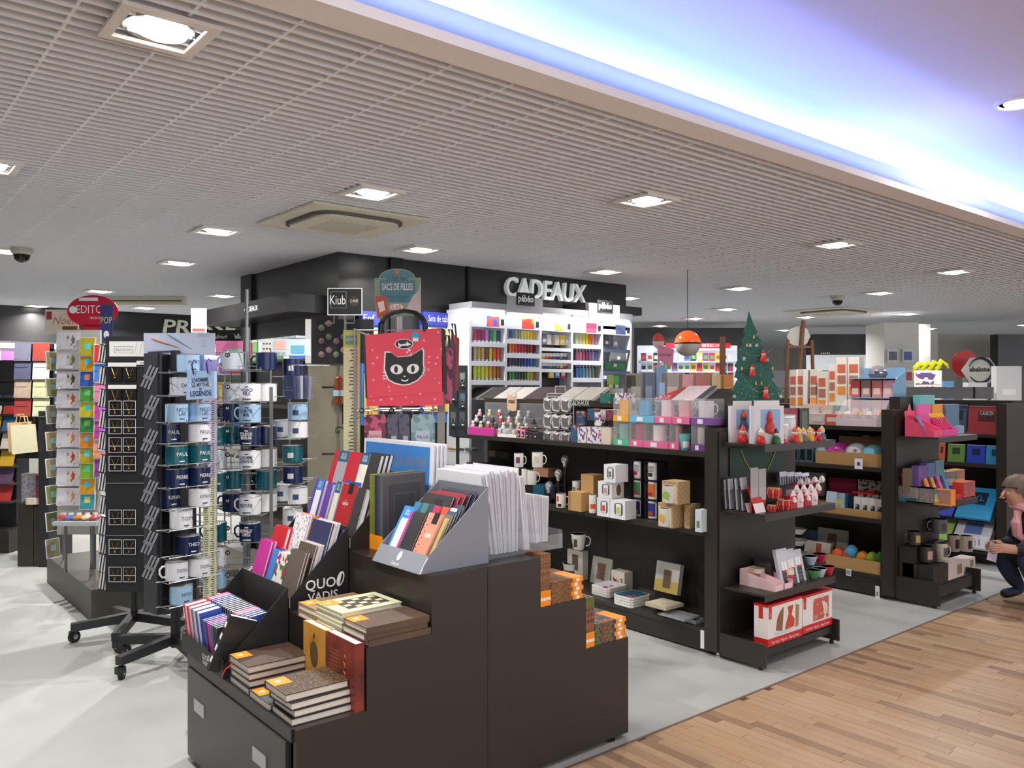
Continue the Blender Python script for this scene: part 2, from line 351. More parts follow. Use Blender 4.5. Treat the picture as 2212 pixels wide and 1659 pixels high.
# ================================================================ BUILDERS FOR SMALL GOODS
BK = {}
def book_meshes(w, h, th, cover, pages, spine):
    key = (w, h, th, cover.name, pages.name, spine)
    if key not in BK:
        b = min(0.0028, th * 0.2); i = 0.004
        c = MB().box(-w / 2, w / 2, -th / 2, -th / 2 + b, 0, h, cover).box(-w / 2, w / 2, th / 2 - b, th / 2, 0, h, cover)
        if spine < 0: c.box(-w / 2, -w / 2 + b, -th / 2 + b, th / 2 - b, 0, h, cover); p = MB().box(-w / 2 + b, w / 2 - i, -th / 2 + b, th / 2 - b, i * .5, h - i * .6, pages)
        else: c.box(w / 2 - b, w / 2, -th / 2 + b, th / 2 - b, 0, h, cover); p = MB().box(-w / 2 + i, w / 2 - b, -th / 2 + b, th / 2 - b, i * .5, h - i * .6, pages)
        BK[key] = (c.mesh('cover'), p.mesh('pages'))
    return BK[key]
def book(name, label, w, h, th, cover, loc, rot=(0, 0, 0), group=None, pages=PAPER, spine=-1, cat='book'):
    """standing book: width x, thickness y (front board at -y), height z, origin at the middle of its foot"""
    t = thing(name, label, cat, loc, 0, group, rot)
    a, b = book_meshes(w, h, th, cover, pages, spine)
    put('cover', a, t); put('pages', b, t)
    return t
def flat_book(name, label, lx, wy, th, cover, loc, rz=0, group=None, pages=PAPER, spine=1, cat='book'):
    """book lying down: length along x, width along y, spine towards +y (1) or -y (-1)"""
    t = thing(name, label, cat, loc, rz, group)
    b = min(0.0028, th * 0.2); i = 0.004
    c = MB().box(-lx / 2, lx / 2, -wy / 2, wy / 2, 0, b, cover).box(-lx / 2, lx / 2, -wy / 2, wy / 2, th - b, th, cover)
    if spine > 0: c.box(-lx / 2, lx / 2, wy / 2 - b, wy / 2, b, th - b, cover); y0, y1 = -wy / 2 + i, wy / 2 - b
    else: c.box(-lx / 2, lx / 2, -wy / 2, -wy / 2 + b, b, th - b, cover); y0, y1 = -wy / 2 + b, wy / 2 - i
    c.build('cover', t); MB().box(-lx / 2 + i, lx / 2 - i, y0, y1, b, th - b, pages).build('pages', t)
    return t
OR = mat((250, 150, 30), 0.5); ORW = mat((252, 244, 226), 0.5)
def sticker(t, x0, x1, y0, y1, z):
    s = MB().box(x0, x1, y0, y1, z, z + 0.0008, OR).build('sticker', t)
    mx_, my_ = x0 + (x1 - x0) * .42, y0 + (y1 - y0) * .5
    MB().box(mx_ - .009, mx_ + .009, my_ - .007, my_ + .007, z + .0008, z + .0014, ORW).build('barcode', s)
    return s
# ================================================================ STEPPED DISPLAY UNIT IN THE FOREGROUND
UX = (1.115, 1.372, 1.630, 1.880, 2.138, 2.387, 2.643); Z1, Z2, Z3 = 0.428, 0.634, 0.835; UY0, UY1 = 2.413, 3.42
unit = thing('display_unit', 'dark brown stepped display unit standing in the foreground', 'display unit', (0, 0, 0))
front = [(UX[0] + .008, .02), (UX[0] + .008, Z1), (UX[1], Z1), (UX[1], Z2), (UX[2], Z2), (UX[2], Z3), (UX[3] - .001, Z3), (UX[3] - .001, .02)]
back = [(UX[3] + .001, .02), (UX[3] + .001, Z3), (UX[4], Z3), (UX[4], Z2 + .005), (UX[5], Z2 + .005), (UX[5], Z1), (UX[6], Z1), (UX[6], .02)]
MB().prism(front, 'y', UY0, UY0 + .02, DARK).build('side_panel', unit); MB().prism(back, 'y', UY0, UY0 + .02, DARK).build('side_panel', unit)
MB().prism(front, 'y', UY1 - .02, UY1, DARK).build('side_panel', unit); MB().prism(back, 'y', UY1 - .02, UY1, DARK).build('side_panel', unit)
a, b = UY0 + .02, UY1 - .02
for x0, x1, z in ((UX[0], UX[1], Z1), (UX[1], UX[2], Z2), (UX[2], UX[4], Z3), (UX[4], UX[5], Z2 + .005), (UX[5], UX[6], Z1)):
    MB().box(x0, x1, a, b, z - .02, z, DARK).build('tread', unit)
for x, z0, z1 in ((UX[1], Z1, Z2 - .02), (UX[2], Z2, Z3 - .02), (UX[4] - .018, Z2, Z3 - .02), (UX[5] - .018, Z1, Z2), (UX[6] - .018, .02, Z1 - .02)):
    MB().box(x, x + .018, a, b, z0, z1, DARK).build('riser', unit)
MB().box(UX[0], UX[0] + .018, a, b, .385, Z1 - .02, DARK).build('rail', unit)
dr = MB().box(UX[0] - .006, UX[0] + .014, 2.462, 3.38, .03, .38, mat((58, 55, 50), 0.36, grain=0.05, scale=14)).build('drawer', unit)
for py_, pz in ((3.24, .255), (2.66, .262)):
    MB().box(UX[0] - .010, UX[0] - .006, py_ - .055, py_ + .055, pz - .024, pz + .024, mat((188, 188, 190), 0.3, 0.8)).build('handle_plate', dr)
for fx, fy in ((1.2, 2.46), (2.56, 2.44), (1.2, 3.36), (2.56, 3.36)):
    MB().lathe([(.022, 0), (.022, .008), (.008, .01), (.008, .021)], INK, 12).build('foot', unit, (fx, fy, 0), smooth=True)
# --- books on the first step
leather = mat((74, 52, 42), 0.5, grain=0.25, scale=30); dkcov = mat((48, 40, 40), 0.45, grain=0.1, scale=30); grycov = mat((62, 62, 66), 0.5, grain=0.1)
goldcov = ramp_mat('gilt_filigree', 'voronoi', [(206, 186, 120), (120, 96, 60), (70, 52, 40)], 90, 0.45, pos=(0.0, 0.18, 0.45))
GJ = 'journals stacked on the stepped unit'
ys = 2.528
for k, dx in enumerate((.004, .012, .0)):
    flat_book('journal', '%s of the three dark journals beneath the gilt-patterned one' % ('lowest', 'middle', 'top')[k], .225, .162, .0248, dkcov, (1.234 + dx, ys + .002 * k, Z1 + k * .025), 0.02 * (k - 1), GJ)
t = flat_book('journal', 'brown journal with a gold filigree cover topping the front right stack', .222, .17, .0255, goldcov, (1.222, 2.545, Z1 + .0755), -0.01, GJ)
sticker(t, -.108, -.045, .01, .078, .0256)
t = flat_book('journal', 'thin dark grey journal lying alone between the two front stacks', .19, .17, .025, grycov, (1.215, 2.70, Z1), 0, GJ)
sticker(t, -.09, -.035, .0, .072, .0251)
for k in range(3): flat_book('journal', '%s journal under the plain dark one beside the cardboard tray' % ('lowest', 'middle', 'upper')[k], .226, .176, .0245, dkcov, (1.236 + .003 * (k % 2), 2.882, Z1 + k * .0247), .01 * (k - 1), GJ)
t = flat_book('journal', 'plain dark brown journal topping the stack beside the cardboard tray', .23, .18, .026, leather, (1.236, 2.882, Z1 + .0743), 0, GJ)
sticker(t, -.112, -.052, .02, .086, .0261)
MB().tube([(-.115, .05, .002), (-.135, .07, -.02), (-.142, .085, -.05)], .0022, mat((236, 64, 48), 0.6)).build('ribbon', t)
# upright ones
ylw = ramp_mat('yellow_leather', 'noise', [(120, 84, 36), (196, 140, 52), (214, 158, 66)], 9, 0.5, pos=(0.3, 0.45, 0.7))
redc = ramp_mat('oxblood_leather', 'noise', [(70, 26, 20), (120, 44, 34), (140, 58, 40)], 14, 0.45, pos=(0.3, 0.5, 0.7))
t = book('journal', 'yellow-brown journal standing against the second step', .172, .222, .03, ylw, (1.350, 2.722, Z1), (0, 0, -PI / 2), GJ, spine=-1)
MB().lathe([(.030, -.0006), (.030, .0006)], mat((96, 72, 40), .6, grain=.3, scale=120), 24, sy=1.5).build('medallion', t, (0, -.0155, .12), (PI / 2, 0, 0))
MB().lathe([(.007, -.0006), (.007, .0006)], mat((60, 40, 30), .6), 4, sy=1.8).build('ornament', t, (0, -.0155, .185), (PI / 2, 0, 0))
t = book('journal', 'red-brown journal with gold script standing at the step corner', .205, .226, .034, redc, (1.350, 2.522, Z1), (0, 0, -PI / 2), GJ, spine=1)
gold = mat((196, 150, 70), .4, .3)
for q in range(9): write('~' * 7, .02, t, (-.045, -.0175, .175 - q * .013), (1, 0, 0), (0, 0, 1), gold, width=.07 - .002 * (q % 3))
MB().tube([(.03 + .006 * math.sin(q * 1.7), -.018, .07 + .008 * q) for q in range(14)], .0012, gold, 5).build('signature', t)
# --- books on the second step
brn = ramp_mat('worn_brown', 'noise', [(62, 46, 40), (92, 72, 58), (110, 84, 60)], 8, 0.5)
for k, (dx, dy) in enumerate(((.01, .0), (-.004, .006), (.0, .0))):
    t = flat_book('journal', '%s worn brown journal of the stack at the second step corner' % ('lowest', 'middle', 'top')[k], .25, .158, .0222, brn, (1.498 + dx, 2.495 + dy, Z2 + k * .0224), 0, GJ, spine=-1)
sticker(t, -.124, -.062, .01, .074, .0223)
grn = mat((204, 206, 172), 0.6, grain=.05); grd = mat((66, 52, 42), .6)
for k in range(5):
    t = flat_book('journal', '%s pale green journal of the chequered stack on the second step' % ('lowest', 'second', 'third', 'fourth', 'topmost')[k], .245, .195, .0165, grn, (1.488 + .004 * (k % 2), 2.672, Z2 + k * .0167), -.02 + .008 * k, GJ)
pn = MB().box(-.075, .095, -.06, .06, .0165, .0169, grd).build('cover_panel', t)
for r_ in range(5):
    for c_ in range(4):
        if (r_ + c_) % 2: MB().box(-.07 + r_ * .033, -.044 + r_ * .033, -.055 + c_ * .029, -.033 + c_ * .029, .0169, .0172, grn).build('check', pn)
sticker(t, -.12, -.06, .022, .09, .0166)
for k in range(2): t = flat_book('journal', '%s tan journal behind the chequered stack' % ('lower', 'upper')[k], .235, .15, .026, mat((150, 120, 88), .6, grain=.2, scale=20), (1.487, 2.852, Z2 + k * .0262), 0, GJ)
sticker(t, -.115, -.05, .0, .07, .0261)
# --- brown and multicolour journals on the two rear steps
tooled = ramp_mat('tooled_leather', 'voronoi', [(66, 40, 22), (128, 84, 48), (168, 118, 70)], 120, 0.55)
multi = ramp_mat('printed_tapestry', 'cells', [(150, 52, 48), (60, 60, 88), (96, 110, 50), (180, 80, 44), (90, 40, 60)], 60, 0.5, interp='CONSTANT')
def rear(x0, z, n_up, upw, n_st, cov, who, dx):
    for k in range(n_up):
        t = book('journal', '%s from the left of the upright %s journals at the unit end' % (ORD[k], who), .17, .205, upw * .96, cov, (x0 + .006 + upw * (k + .5), UY0 + .09, z), (0, 0, -PI / 2 + PI), GJ, spine=1)
        t.rotation_euler = (0, 0, -PI / 2); 
        s = MB().box(.0855, .0865, -upw * .48, upw * .48, .0, .062, OR).build('band', t); MB().box(.0865, .087, -upw * .4, upw * .4, .022, .034, ORW).build('barcode', s)
    for k in range(n_st):
        t = flat_book('journal', '%s of the flat %s journals stacked at the unit end' % (('lowest', 'second', 'third', 'fourth', 'fifth', 'sixth')[k], who), dx, .19, .0172, cov, (x0 + .006 + upw * n_up + dx / 2 + .004 - (.01 if k % 2 else 0), UY0 + .10, z + k * .0175), 0, GJ, spine=-1)
        s = MB().box(dx * .16, dx * .48, -.0958, -.0952, 0, .0172, OR).box(dx * .16, dx * .48, -.0952, .03 if k == n_st - 1 else -.09, .0172, .0178, OR).build('band', t); MB().box(dx * .26, dx * .36, -.0965, -.0958, .002, .015, ORW).build('barcode', s)
rear(UX[4], Z2 + .005, 4, .0135, 5, tooled, 'tooled brown', .178)
rear(UX[5], Z1, 3, .0165, 5, multi, 'multicoloured', .19)
# --- black cardboard trays
card = mat((34, 32, 34), 0.5); cin = mat((44, 40, 40), .6); cedge = mat((170, 150, 116), .8)
def tray(x0, z, lab, y0=3.005, y1=3.462, bh=.3, dep=.256, lip=.05, scal=False):
    t = thing('cardboard_tray', lab, 'display tray', (x0, y0, z), 0, 'black cardboard trays')
    w = y1 - y0
    prof = [(0.003, 0), (0.003, lip), (dep - .004, bh), (dep - .004, 0)]
    for nm, a in (('side', 0), ('side', w - .004)): MB().prism(prof, 'y', a, a + .004, card).build(nm, t)
    MB().box(dep - .008, dep - .004, .004, w - .004, 0, bh, cin).build('back', t)
    MB().box(.003, dep - .008, .004, w - .004, 0, .004, cin).build('bottom', t)
    if scal:
        pts = [(0, 0), (w, 0)]
        for k in range(48, -1, -1):
            f_ = k / 48; pts.append((w * f_, lip + .012 + .014 * abs(math.sin(f_ * PI * 3.0 + .3))))
        MB().prism(pts, 'x', 0, .0025, card).build('front', t)
    else: MB().box(0, .0028, 0, w, 0, lip, card).build('front', t)
    mid = MB().box(dep * .42, dep * .43, .004, w - .004, .004, bh * .34, cin).build('divider', t)
    return t
t1 = tray(UX[0] - .002, Z1, 'black cardboard tray of small diaries on the lowest step', scal=True)
def quo(t, o, u, v, s):
    o = Vector(o); write('QUO', .6 * s, t, o - Vector(u) * .2 * s, u, v, WHITE, bold=.008 * s)
    o2 = o - Vector(u) * .1 * s - Vector(v).normalized() * .52 * s; write('VADIS', .5 * s, t, o2, u, v, WHITE, bold=.008 * s)
    e = MB(); n = 18
    pts = [(.70 * s + .17 * s * math.cos(a) + .07 * s * math.sin(a), .1 * s + .31 * s * math.sin(a)) for a in [2 * PI * k / n for k in range(n)]]
    a_ = MB().prism(pts, 'z', 0, .0003, WHITE).build('logo', t); a_.matrix_local = frame(o, u, v)
    pts2 = [(.715 * s + .10 * s * math.cos(a) + .05 * s * math.sin(a), .1 * s + .22 * s * math.sin(a)) for a in [-PI / 2 + PI * k / n for k in range(n + 1)]]
    b_ = MB().prism(pts2, 'z', .0004, .0007, card).build('logo_inset', t); b_.matrix_local = frame(o, u, v)
quo(t1, (-.0006, .18, .035), (0, -1, 0), (0, 0, 1), .044)
t2 = tray(UX[1], Z2, 'black cardboard tray of notebooks on the middle step')
quo(t2, (.15, -.0006, .085), (1, 0, 0), (0, 0, 1), .095)
t3 = tray(UX[2] + .002, Z3, 'black cardboard tray of organisers on the top step', bh=.30, lip=.05)
for t, x in ((t2, 0), (t3, 0)): MB().box(-.001, .001, -.001, .004, .012, .052, cedge).build('torn_edge', t)
# diaries in the lowest tray: thickness runs along Y, page edges face the viewer's left
def spine_row(n, y_hi, step, x, z, h, d, cols, who, tilt=.12, grp='small diaries in the lowest tray'):
    for k in range(n):
        c = cols[k % len(cols)]
        y = y_hi - step * (k + .5)
        t = book('diary', '%s diary from the left in the %s of the lowest tray' % (ORD[k], who), d, h, step * .9, mat(c, .45), (x, y, z), (0, -tilt, 0), grp, pages=PAPERW, spine=1)
DIA = [(206, 30, 66), (206, 30, 66), (96, 122, 148), (52, 84, 120), (48, 76, 160), (110, 90, 150), (40, 58, 100), (198, 60, 150), (150, 80, 150), (40, 100, 110), (34, 52, 60), (36, 40, 48)]
spine_row(4, 3.435, .048, 1.175, Z1 + .012, .186, .088, [(206, 30, 66), (206, 30, 66), (96, 122, 148), (48, 76, 160)], 'front row')
spine_row(8, 3.240, .0205, 1.178, Z1 + .012, .165, .088, DIA[4:], 'crowded front row')
spine_row(17, 3.445, .0245, 1.272, Z1 + .022, .185, .09, [(198, 40, 110), (216, 130, 160), (60, 84, 150), (44, 60, 140), (40, 64, 130), (52, 70, 120), (36, 92, 110), (30, 32, 38), (34, 34, 40), (30, 32, 40), (28, 30, 34), (30, 60, 90)], 'rear row')
t = book('diary', 'thick black diary leaning across the right end of the lowest tray', .11, .215, .03, mat((44, 44, 46), .4), (1.13, 3.068, Z1 + .01), (0, .0, 0), 'small diaries in the lowest tray', spine=-1)
t.rotation_euler = (0.16, .36, -.10)
for q in range(4): MB().box(-.0562, -.0552, -.009, .009, .03 + q * .045, .05 + q * .045, WHITE).build('sticker', t)
# notebooks in the middle tray, covers facing the viewer's left, leaning back
def face_stack(x, y, z, w, h, th, cols, who, tray_w, tilt=.30, pages=PAPERW, gap=.002, nm='notebook'):
    g = 'notebooks in the %s tray' % tray_w; out = []
    for k, c in enumerate(cols):
        m = c if not isinstance(c, tuple) else mat(c, .5)
        lab = '%s in the %s tray%s' % (who, tray_w, '' if len(cols) == 1 else ', %s of its stack' % ('foremost', 'second', 'third', 'fourth', 'fifth', 'sixth')[k])
        out.append(book(nm, lab, w, h, th, m, (x + k * (th + gap) / math.cos(tilt), y, z), (-tilt, 0, -PI / 2), g, pages=pages, spine=-1))
    return out
flor = ramp_mat('floral_print', 'cells', [(238, 236, 230), (190, 50, 90), (236, 232, 226), (90, 120, 70), (240, 238, 234), (70, 90, 150)], 55, .5, interp='CONSTANT')
flor2 = ramp_mat('dense_floral', 'cells', [(120, 60, 140), (90, 120, 60), (220, 120, 50), (60, 50, 110), (180, 160, 60)], 70, .5, interp='CONSTANT')
dots = ramp_mat('square_dots', 'voronoi', [(170, 170, 176), (236, 236, 238)], 60, .5, interp='CONSTANT', pos=(0, .35))
rhomb = ramp_mat('lozenge_brown', 'diagonal', [(86, 74, 64), (112, 98, 84)], 30, .5)
ZZ = Z2 + .05
face_stack(1.405, 3.405, ZZ, .105, .165, .014, [(206, 52, 156), (206, 52, 156)], 'magenta notebook', 'middle')
face_stack(1.412, 3.305, ZZ - .01, .052, .15, .011, [(70, 140, 220), (40, 60, 130), (220, 60, 130)], 'blue and white notebook', 'middle')
face_stack(1.40, 3.215, ZZ - .025, .095, .165, .010, [flor, flor, flor], 'flowery notebook with spiral binding', 'middle')
face_stack(1.395, 3.085, ZZ - .02, .125, .190, .010, [(104, 92, 82), (96, 84, 78)], 'plain taupe notebook', 'middle')
face_stack(1.475, 3.40, ZZ + .05, .13, .165, .018, [(206, 40, 50), (196, 40, 56)], 'red notebook with a blue tab', 'middle')
face_stack(1.50, 3.285, ZZ + .05, .125, .235, .012, [dots, (236, 150, 110)], 'white dotted notebook', 'middle')
face_stack(1.455, 3.10, ZZ + .04, .14, .150, .011, [rhomb, (220, 214, 216), (214, 206, 212)], 'lozenge patterned notebook', 'middle')
face_stack(1.505, 3.105, ZZ + .07, .165, .205, .012, [(52, 54, 92), (226, 222, 226), (214, 210, 216)], 'navy notebook', 'middle')
face_stack(1.565, 3.31, ZZ + .08, .15, .19, .01, [flor2], 'dense flowery notebook', 'middle')
face_stack(1.565, 3.085, ZZ + .08, .13, .165, .01, [(60, 56, 80), (190, 220, 60)], 'lime edged notebook', 'middle')
# organisers in the top tray
ZT = Z3 + .05
BT = mat((30, 96, 130), .5)
def band(t, w, h, th, x, bw, m, tab=BT, tabh=.05, zone=None):
    s = MB().box(x - bw / 2, x + bw / 2, -th / 2 - .001, -th / 2, 0.0, h, m).build('paper_band', t)
    MB().box(x - bw / 2, x + bw / 2, -th / 2 - .0016, -th / 2 - .001, h - tabh, h, tab).build('tab', s)
    write('QUO\nVADIS', tabh * .38, s, (x, -th / 2 - .0018, h - tabh * .5), (1, 0, 0), (0, 0, 1), WHITE, width=bw * .6)
    write('- - - -\n- - -\n- -', tabh * .3, s, (x, -th / 2 - .0018, h * .55), (1, 0, 0), (0, 0, 1), GREY, width=bw * .6)
g = face_stack(1.67, 3.425, ZT + .02, .085, .185, .02, [(92, 76, 170)], 'violet organiser', 'top'); band(g[0], .085, .185, .02, .008, .05, PAPERW, mat((60, 130, 210), .5))
g = face_stack(1.675, 3.345, ZT + .012, .045, .18, .02, [(110, 70, 170), (70, 60, 150)], 'purple organiser', 'top')
g = face_stack(1.675, 3.255, ZT + .012, .07, .195, .02, [(150, 150, 180)], 'cream banded organiser', 'top'); band(g[0], .07, .195, .02, -.005, .042, mat((226, 226, 204), .6))
g = face_stack(1.67, 3.165, ZT + .0, .125, .205, .02, [(176, 38, 40)], 'brick red organiser', 'top')
tg = MB().box(.0, .035, -.012, -.0102, .165, .21, INK).build('clip_tag', g[0]); write('- - -\nAGENDA\n- -', .02, g[0], (.0, -.0103, .12), (1, 0, 0), (0, 0, 1), WHITE, width=.05)
g = face_stack(1.665, 3.045, ZT - .01, .06, .21, .032, [(60, 54, 58), (70, 30, 34)], 'thick black organiser', 'top')
g = face_stack(1.735, 3.315, ZT + .10, .245, .235, .02, [(196, 34, 50)], 'large red organiser', 'top'); band(g[0], .245, .235, .02, -.03, .09, mat((166, 164, 172), .6))
g = face_stack(1.738, 3.125, ZT + .10, .17, .235, .02, [(50, 50, 48), (40, 44, 70), (36, 40, 64)], 'large black organiser', 'top'); band(g[0], .17, .235, .02, -.035, .07, PAPER)
g = face_stack(1.715, 3.20, ZT + .06, .135, .15, .012, [(50, 80, 200)], 'bright blue organiser', 'top'); band(g[0], .135, .15, .012, .0, .06, GREY)
# --- tall albums
sl = ramp_mat('slate_leather', 'noise', [(58, 62, 68), (88, 88, 92), (104, 98, 98)], 7, .5)
for k, c in enumerate((mat((120, 124, 50), .5, grain=.3, scale=80), mat((112, 116, 46), .5, grain=.3, scale=80), mat((46, 48, 54), .5), mat((56, 66, 84), .5), sl)):
    t = book('album', ('olive', 'second olive', 'black', 'navy', 'embossed slate grey')[k] + ' album standing behind the grey cardboard tray', .225, .305, .0195, c, (1.835, 3.008 - k * .0205, Z3), (0, -.0, 0), 'tall albums', spine=-1)
    t.rotation_euler = (0, 0, .12)
    MB().box(-.1135, -.1125, -.009, .009, .0, .06, OR).box(-.1125, -.075, -.0103, -.0098, 0, .05, OR).build('band', t)
for q, (a, c) in enumerate(((.092, (96, 92, 94)), (.084, (74, 76, 82)), (.058, (92, 88, 90)), (.052, (70, 74, 80)))): MB().box(-a, a, -.0102 - .0003 * q, -.0098, .152 - a * 1.38, .152 + a * 1.38, mat(c, .5, grain=.15, scale=20)).build('embossing', t)
# --- grey cardboard tray with diaries
gc = mat((138, 142, 152), .55); gd = mat((120, 124, 134), .6)
t = thing('cardboard_tray', 'grey cardboard tray of diaries on top of the stepped unit', 'display tray', (1.612, 2.462, Z3), .012)
w_, d_, h_ = .325, .312, .287
sd = [(0, 0), (0.04, .062), (d_, h_), (d_, 0)]
MB().prism(sd, 'y', 0, .004, gc).build('side', t); MB().prism(sd, 'y', w_ - .004, w_, gc).build('side', t)
MB().box(d_ - .004, d_, .004, w_ - .004, 0, h_, gd).build('back', t); MB().box(.002, d_ - .004, .004, w_ - .004, 0, .004, gd).build('bottom', t)
fr_ = MB().prism([(0, 0), (.003, -.001), (.041, .060), (.038, .062)], 'y', 0.002, w_ - .002, gc).build('front', t)
MB().tube([(.002, .0, .002), (.02, .003, .03), (.036, .0, .055)], .0026, mat((216, 214, 210), .8)).build('worn_edge', fr_)
write('Exacompta', .02, fr_, (.0062, .17, .012), (0, -1, 0), (.55, 0, .84), WHITE, width=.05)
MB().lathe([(.011, 0), (.013, .0006), (.009, .0006)], WHITE, 16, sy=1.5).build('logo', fr_).matrix_local = frame((.0228, .165, .0385), (0, -1, 0), (.55, 0, .84))
G2 = 'diaries in the grey tray'
def gdiary(x, y, z, w, h, th, c, lab, tilt=.5): 
    return book('diary', lab + ' in the grey tray', w, h, th, mat(c, .45) if isinstance(c, tuple) else c, (x, y, z), (-tilt, 0, -PI / 2), G2, spine=-1)
b1 = gdiary(1.665, 2.735, Z3 + .035, .075, .185, .012, (60, 140, 220), 'white banded diary with a blue head'); MB().box(-.02, .0385, -.0072, -.0062, .0, .135, PAPERW).build('paper_band', b1); MB().box(.026, .0385, -.008, -.0072, .0, .165, mat((226, 50, 140), .5)).build('strip', b1)
write('- - -\n- -\n- - -', .02, b1, (.003, -.0075, .07), (1, 0, 0), (0, 0, 1), GREY, width=.026); write('Quo\nVadis', .016, b1, (.0, -.0063, .16), (1, 0, 0), (0, 0, 1), WHITE, width=.03)
gdiary(1.665, 2.655, Z3 + .030, .075, .175, .012, (44, 44, 48), 'plain black diary')
b1 = gdiary(1.662, 2.555, Z3 + .028, .085, .185, .012, (240, 150, 124), 'salmon pink diary with a black clip'); MB().box(-.002, .03, -.0085, -.0062, .145, .188, INK).build('clip_tag', b1); MB().box(-.01, .025, -.0068, -.0062, .09, .106, mat((250, 206, 190), .5)).build('label', b1)
for q in range(12): MB().lathe([(.0028, 0), (.0028, .0005)], mat((70, 50, 50), .6), 8).build('dot', b1, (-.036 + .012 * (q % 2), -.0062, .02 + q * .013), (PI / 2, 0, 0))
for k, c in enumerate(((196, 180, 120), (120, 112, 90), (60, 84, 110), (50, 76, 90), (60, 70, 96))): gdiary(1.682 + .018 * k, 2.517, Z3 + .034 + .01 * k, .05, .165, .012, c, '%s slim diary behind the salmon pink one' % ORD[k])
for k, c in enumerate(((46, 130, 170), (70, 130, 130), (60, 66, 84), (198, 34, 90), (226, 84, 50), (226, 222, 236))): gdiary(1.735 + .006 * (k % 3), 2.745 - k * .045, Z3 + .095, .04, .13, .01, c, ('teal', 'sea green', 'dark', 'crimson', 'orange', 'white')[k] + ' small diary of the middle row')
for k, c in enumerate(((34, 32, 34), (150, 24, 50), (150, 30, 60), (60, 30, 40), (50, 50, 90))):
    b1 = gdiary(1.775 + .02 * k, 2.66 - .01 * k, Z3 + .13 + .004 * k, .19, .13, .013, c, ('large black', 'large crimson', 'second crimson', 'dark maroon', 'navy')[k] + ' diary of the rear row')
    if k == 0:
        s = MB().box(-.01, .04, -.0078, -.0066, -.02, .11, INK).build('paper_band', b1); write('AGENDA', .014, s, (.015, -.0081, .03), (1, 0, 0), (0, 0, 1), mat((206, 186, 130), .4), width=.042); MB().box(.0, .03, -.0081, -.0078, .05, .07, mat((130, 110, 50), .5)).build('emblem', s)
# --- white calendars in clear acrylic holders
ga = 'calendars in the acrylic holder'
for k in range(17):
    book('calendar', '%s white calendar from the left in the tall acrylic holder' % ORD[k], .30, .325 + random.uniform(-.008, .008), .0055, PAPERW, (2.0 + k * .0078, 2.69 + random.uniform(-.006, .006), Z3 + .008), (0, 0, -PI / 2), ga, pages=PAPERW, cat='calendar').rotation_euler = (.16 - k * .011, 0, -PI / 2)
for k in range(3): book('calendar', '%s white calendar leaning between the two holders' % ORD[k], .28, .30, .006, PAPERW, (2.165 + k * .009, 2.67, Z3 + .008), (.10, 0, -PI / 2), ga, pages=PAPERW, cat='calendar')
for k in range(9): book('calendar', '%s small white calendar in the low acrylic holder' % ORD[k], .26, .20 - .002 * k, .0055, PAPERW, (2.215 + k * .0085, 2.66 + random.uniform(-.005, .005), Z3 + .03), (.12 - .02 * k, 0, -PI / 2), ga, pages=PAPERW, cat='calendar')
t = thing('acrylic_holder', 'clear acrylic holder around the white calendars', 'holder', (1.95, 2.5, Z3))
MB().box(0, .003, 0, .37, 0, .29, CLEAR).build('back', t); MB().box(.003, .39, 0, .37, 0, .003, CLEAR).build('bottom', t)
MB().box(.2, .203, 0.0, .37, .003, .17, CLEAR).build('divider', t); MB().prism([(.003, .003), (.003, .11), (.2, .085), (.31, .06), (.39, .06), (.39, .003)], 'y', 0, .003, CLEAR).build('side', t)
MB().box(.387, .39, .003, .37, .003, .075, CLEAR).build('front', t)
# desk pads
cal_m = mat((70, 140, 220), .5)
for k in range(4):
    t = book('desk_pad', '%s large pale desk pad standing behind the organisers' % ('foremost', 'second', 'third', 'rearmost')[k], .60, .415, .006, PAPERW, (1.99 + k * .016, 3.245 - k * .006, Z3 + .004), (-.04, 0, -PI / 2), 'desk pads', pages=PAPERW, cat='desk pad')
    if k == 0:
        MB().box(-.28, .27, -.0042, -.0032, .20, .40, cal_m).build('blue_print', t); MB().box(-.28, .27, -.0042, -.0032, .05, .20, mat((176, 180, 186), .6)).build('grey_print', t)
        write('La monde\nau 2020', .085, t, (.12, -.0045, .30), (1, 0, 0), (0, 0, 1), mat((150, 130, 110), .5), shear=.3, width=.25)
# ================================================================ SHELF ROWS (GONDOLAS)
SHELF = mat((52, 46, 42), 0.4, grain=.06, scale=14); SPINE = mat((45, 40, 37), .5)
def gondola(label, x0, x1, y0, y1, zs, base, xs, zsp, seams=(), over=0.0):
    t = thing('shelf_row', label, 'shelving', (0, 0, 0))
    MB().box(xs, x1 - .04, y0, y1, base, zsp, SPINE).build('spine', t)
    MB().box(x0 + .01, x1, y0, y1, base - .025, base, SHELF).build('base_shelf', t)
    MB().box(x0 + .02, x1 - .02, y0, y1, .01, base - .025, SPINE).build('kick_plate', t)
    for z in zs:
        s = MB().box(x0 + over, xs, y0, y1, z - .022, z, SHELF).build('shelf', t)
        MB().box(x0 + over - .004, x0 + over, y0, y1, z - .03, z, SHELF).build('front_edge', s)
    for y in seams: MB().box(xs - .003, xs, y - .003, y + .003, base, zsp, INK).build('seam', t)
    return t
g1 = gondola('long black shelf row carrying mugs and gift boxes', 3.79, 4.5, 2.88, 5.32, (1.135, .692), .14, 4.14, 1.36, (3.98, 5.0))
MB().box(3.782, 4.52, 2.795, 2.88, .03, 1.27, SHELF).build('end_panel', g1); MB().box(3.93, 4.4, 2.80, 2.875, 1.27, 1.362, SPINE).build('post', g1)
for y in (2.81, 5.3): MB().lathe([(.02, 0), (.02, .01), (.01, .012), (.01, .03)], CHROME, 10).build('foot', g1, (3.81, y, 0), smooth=True)
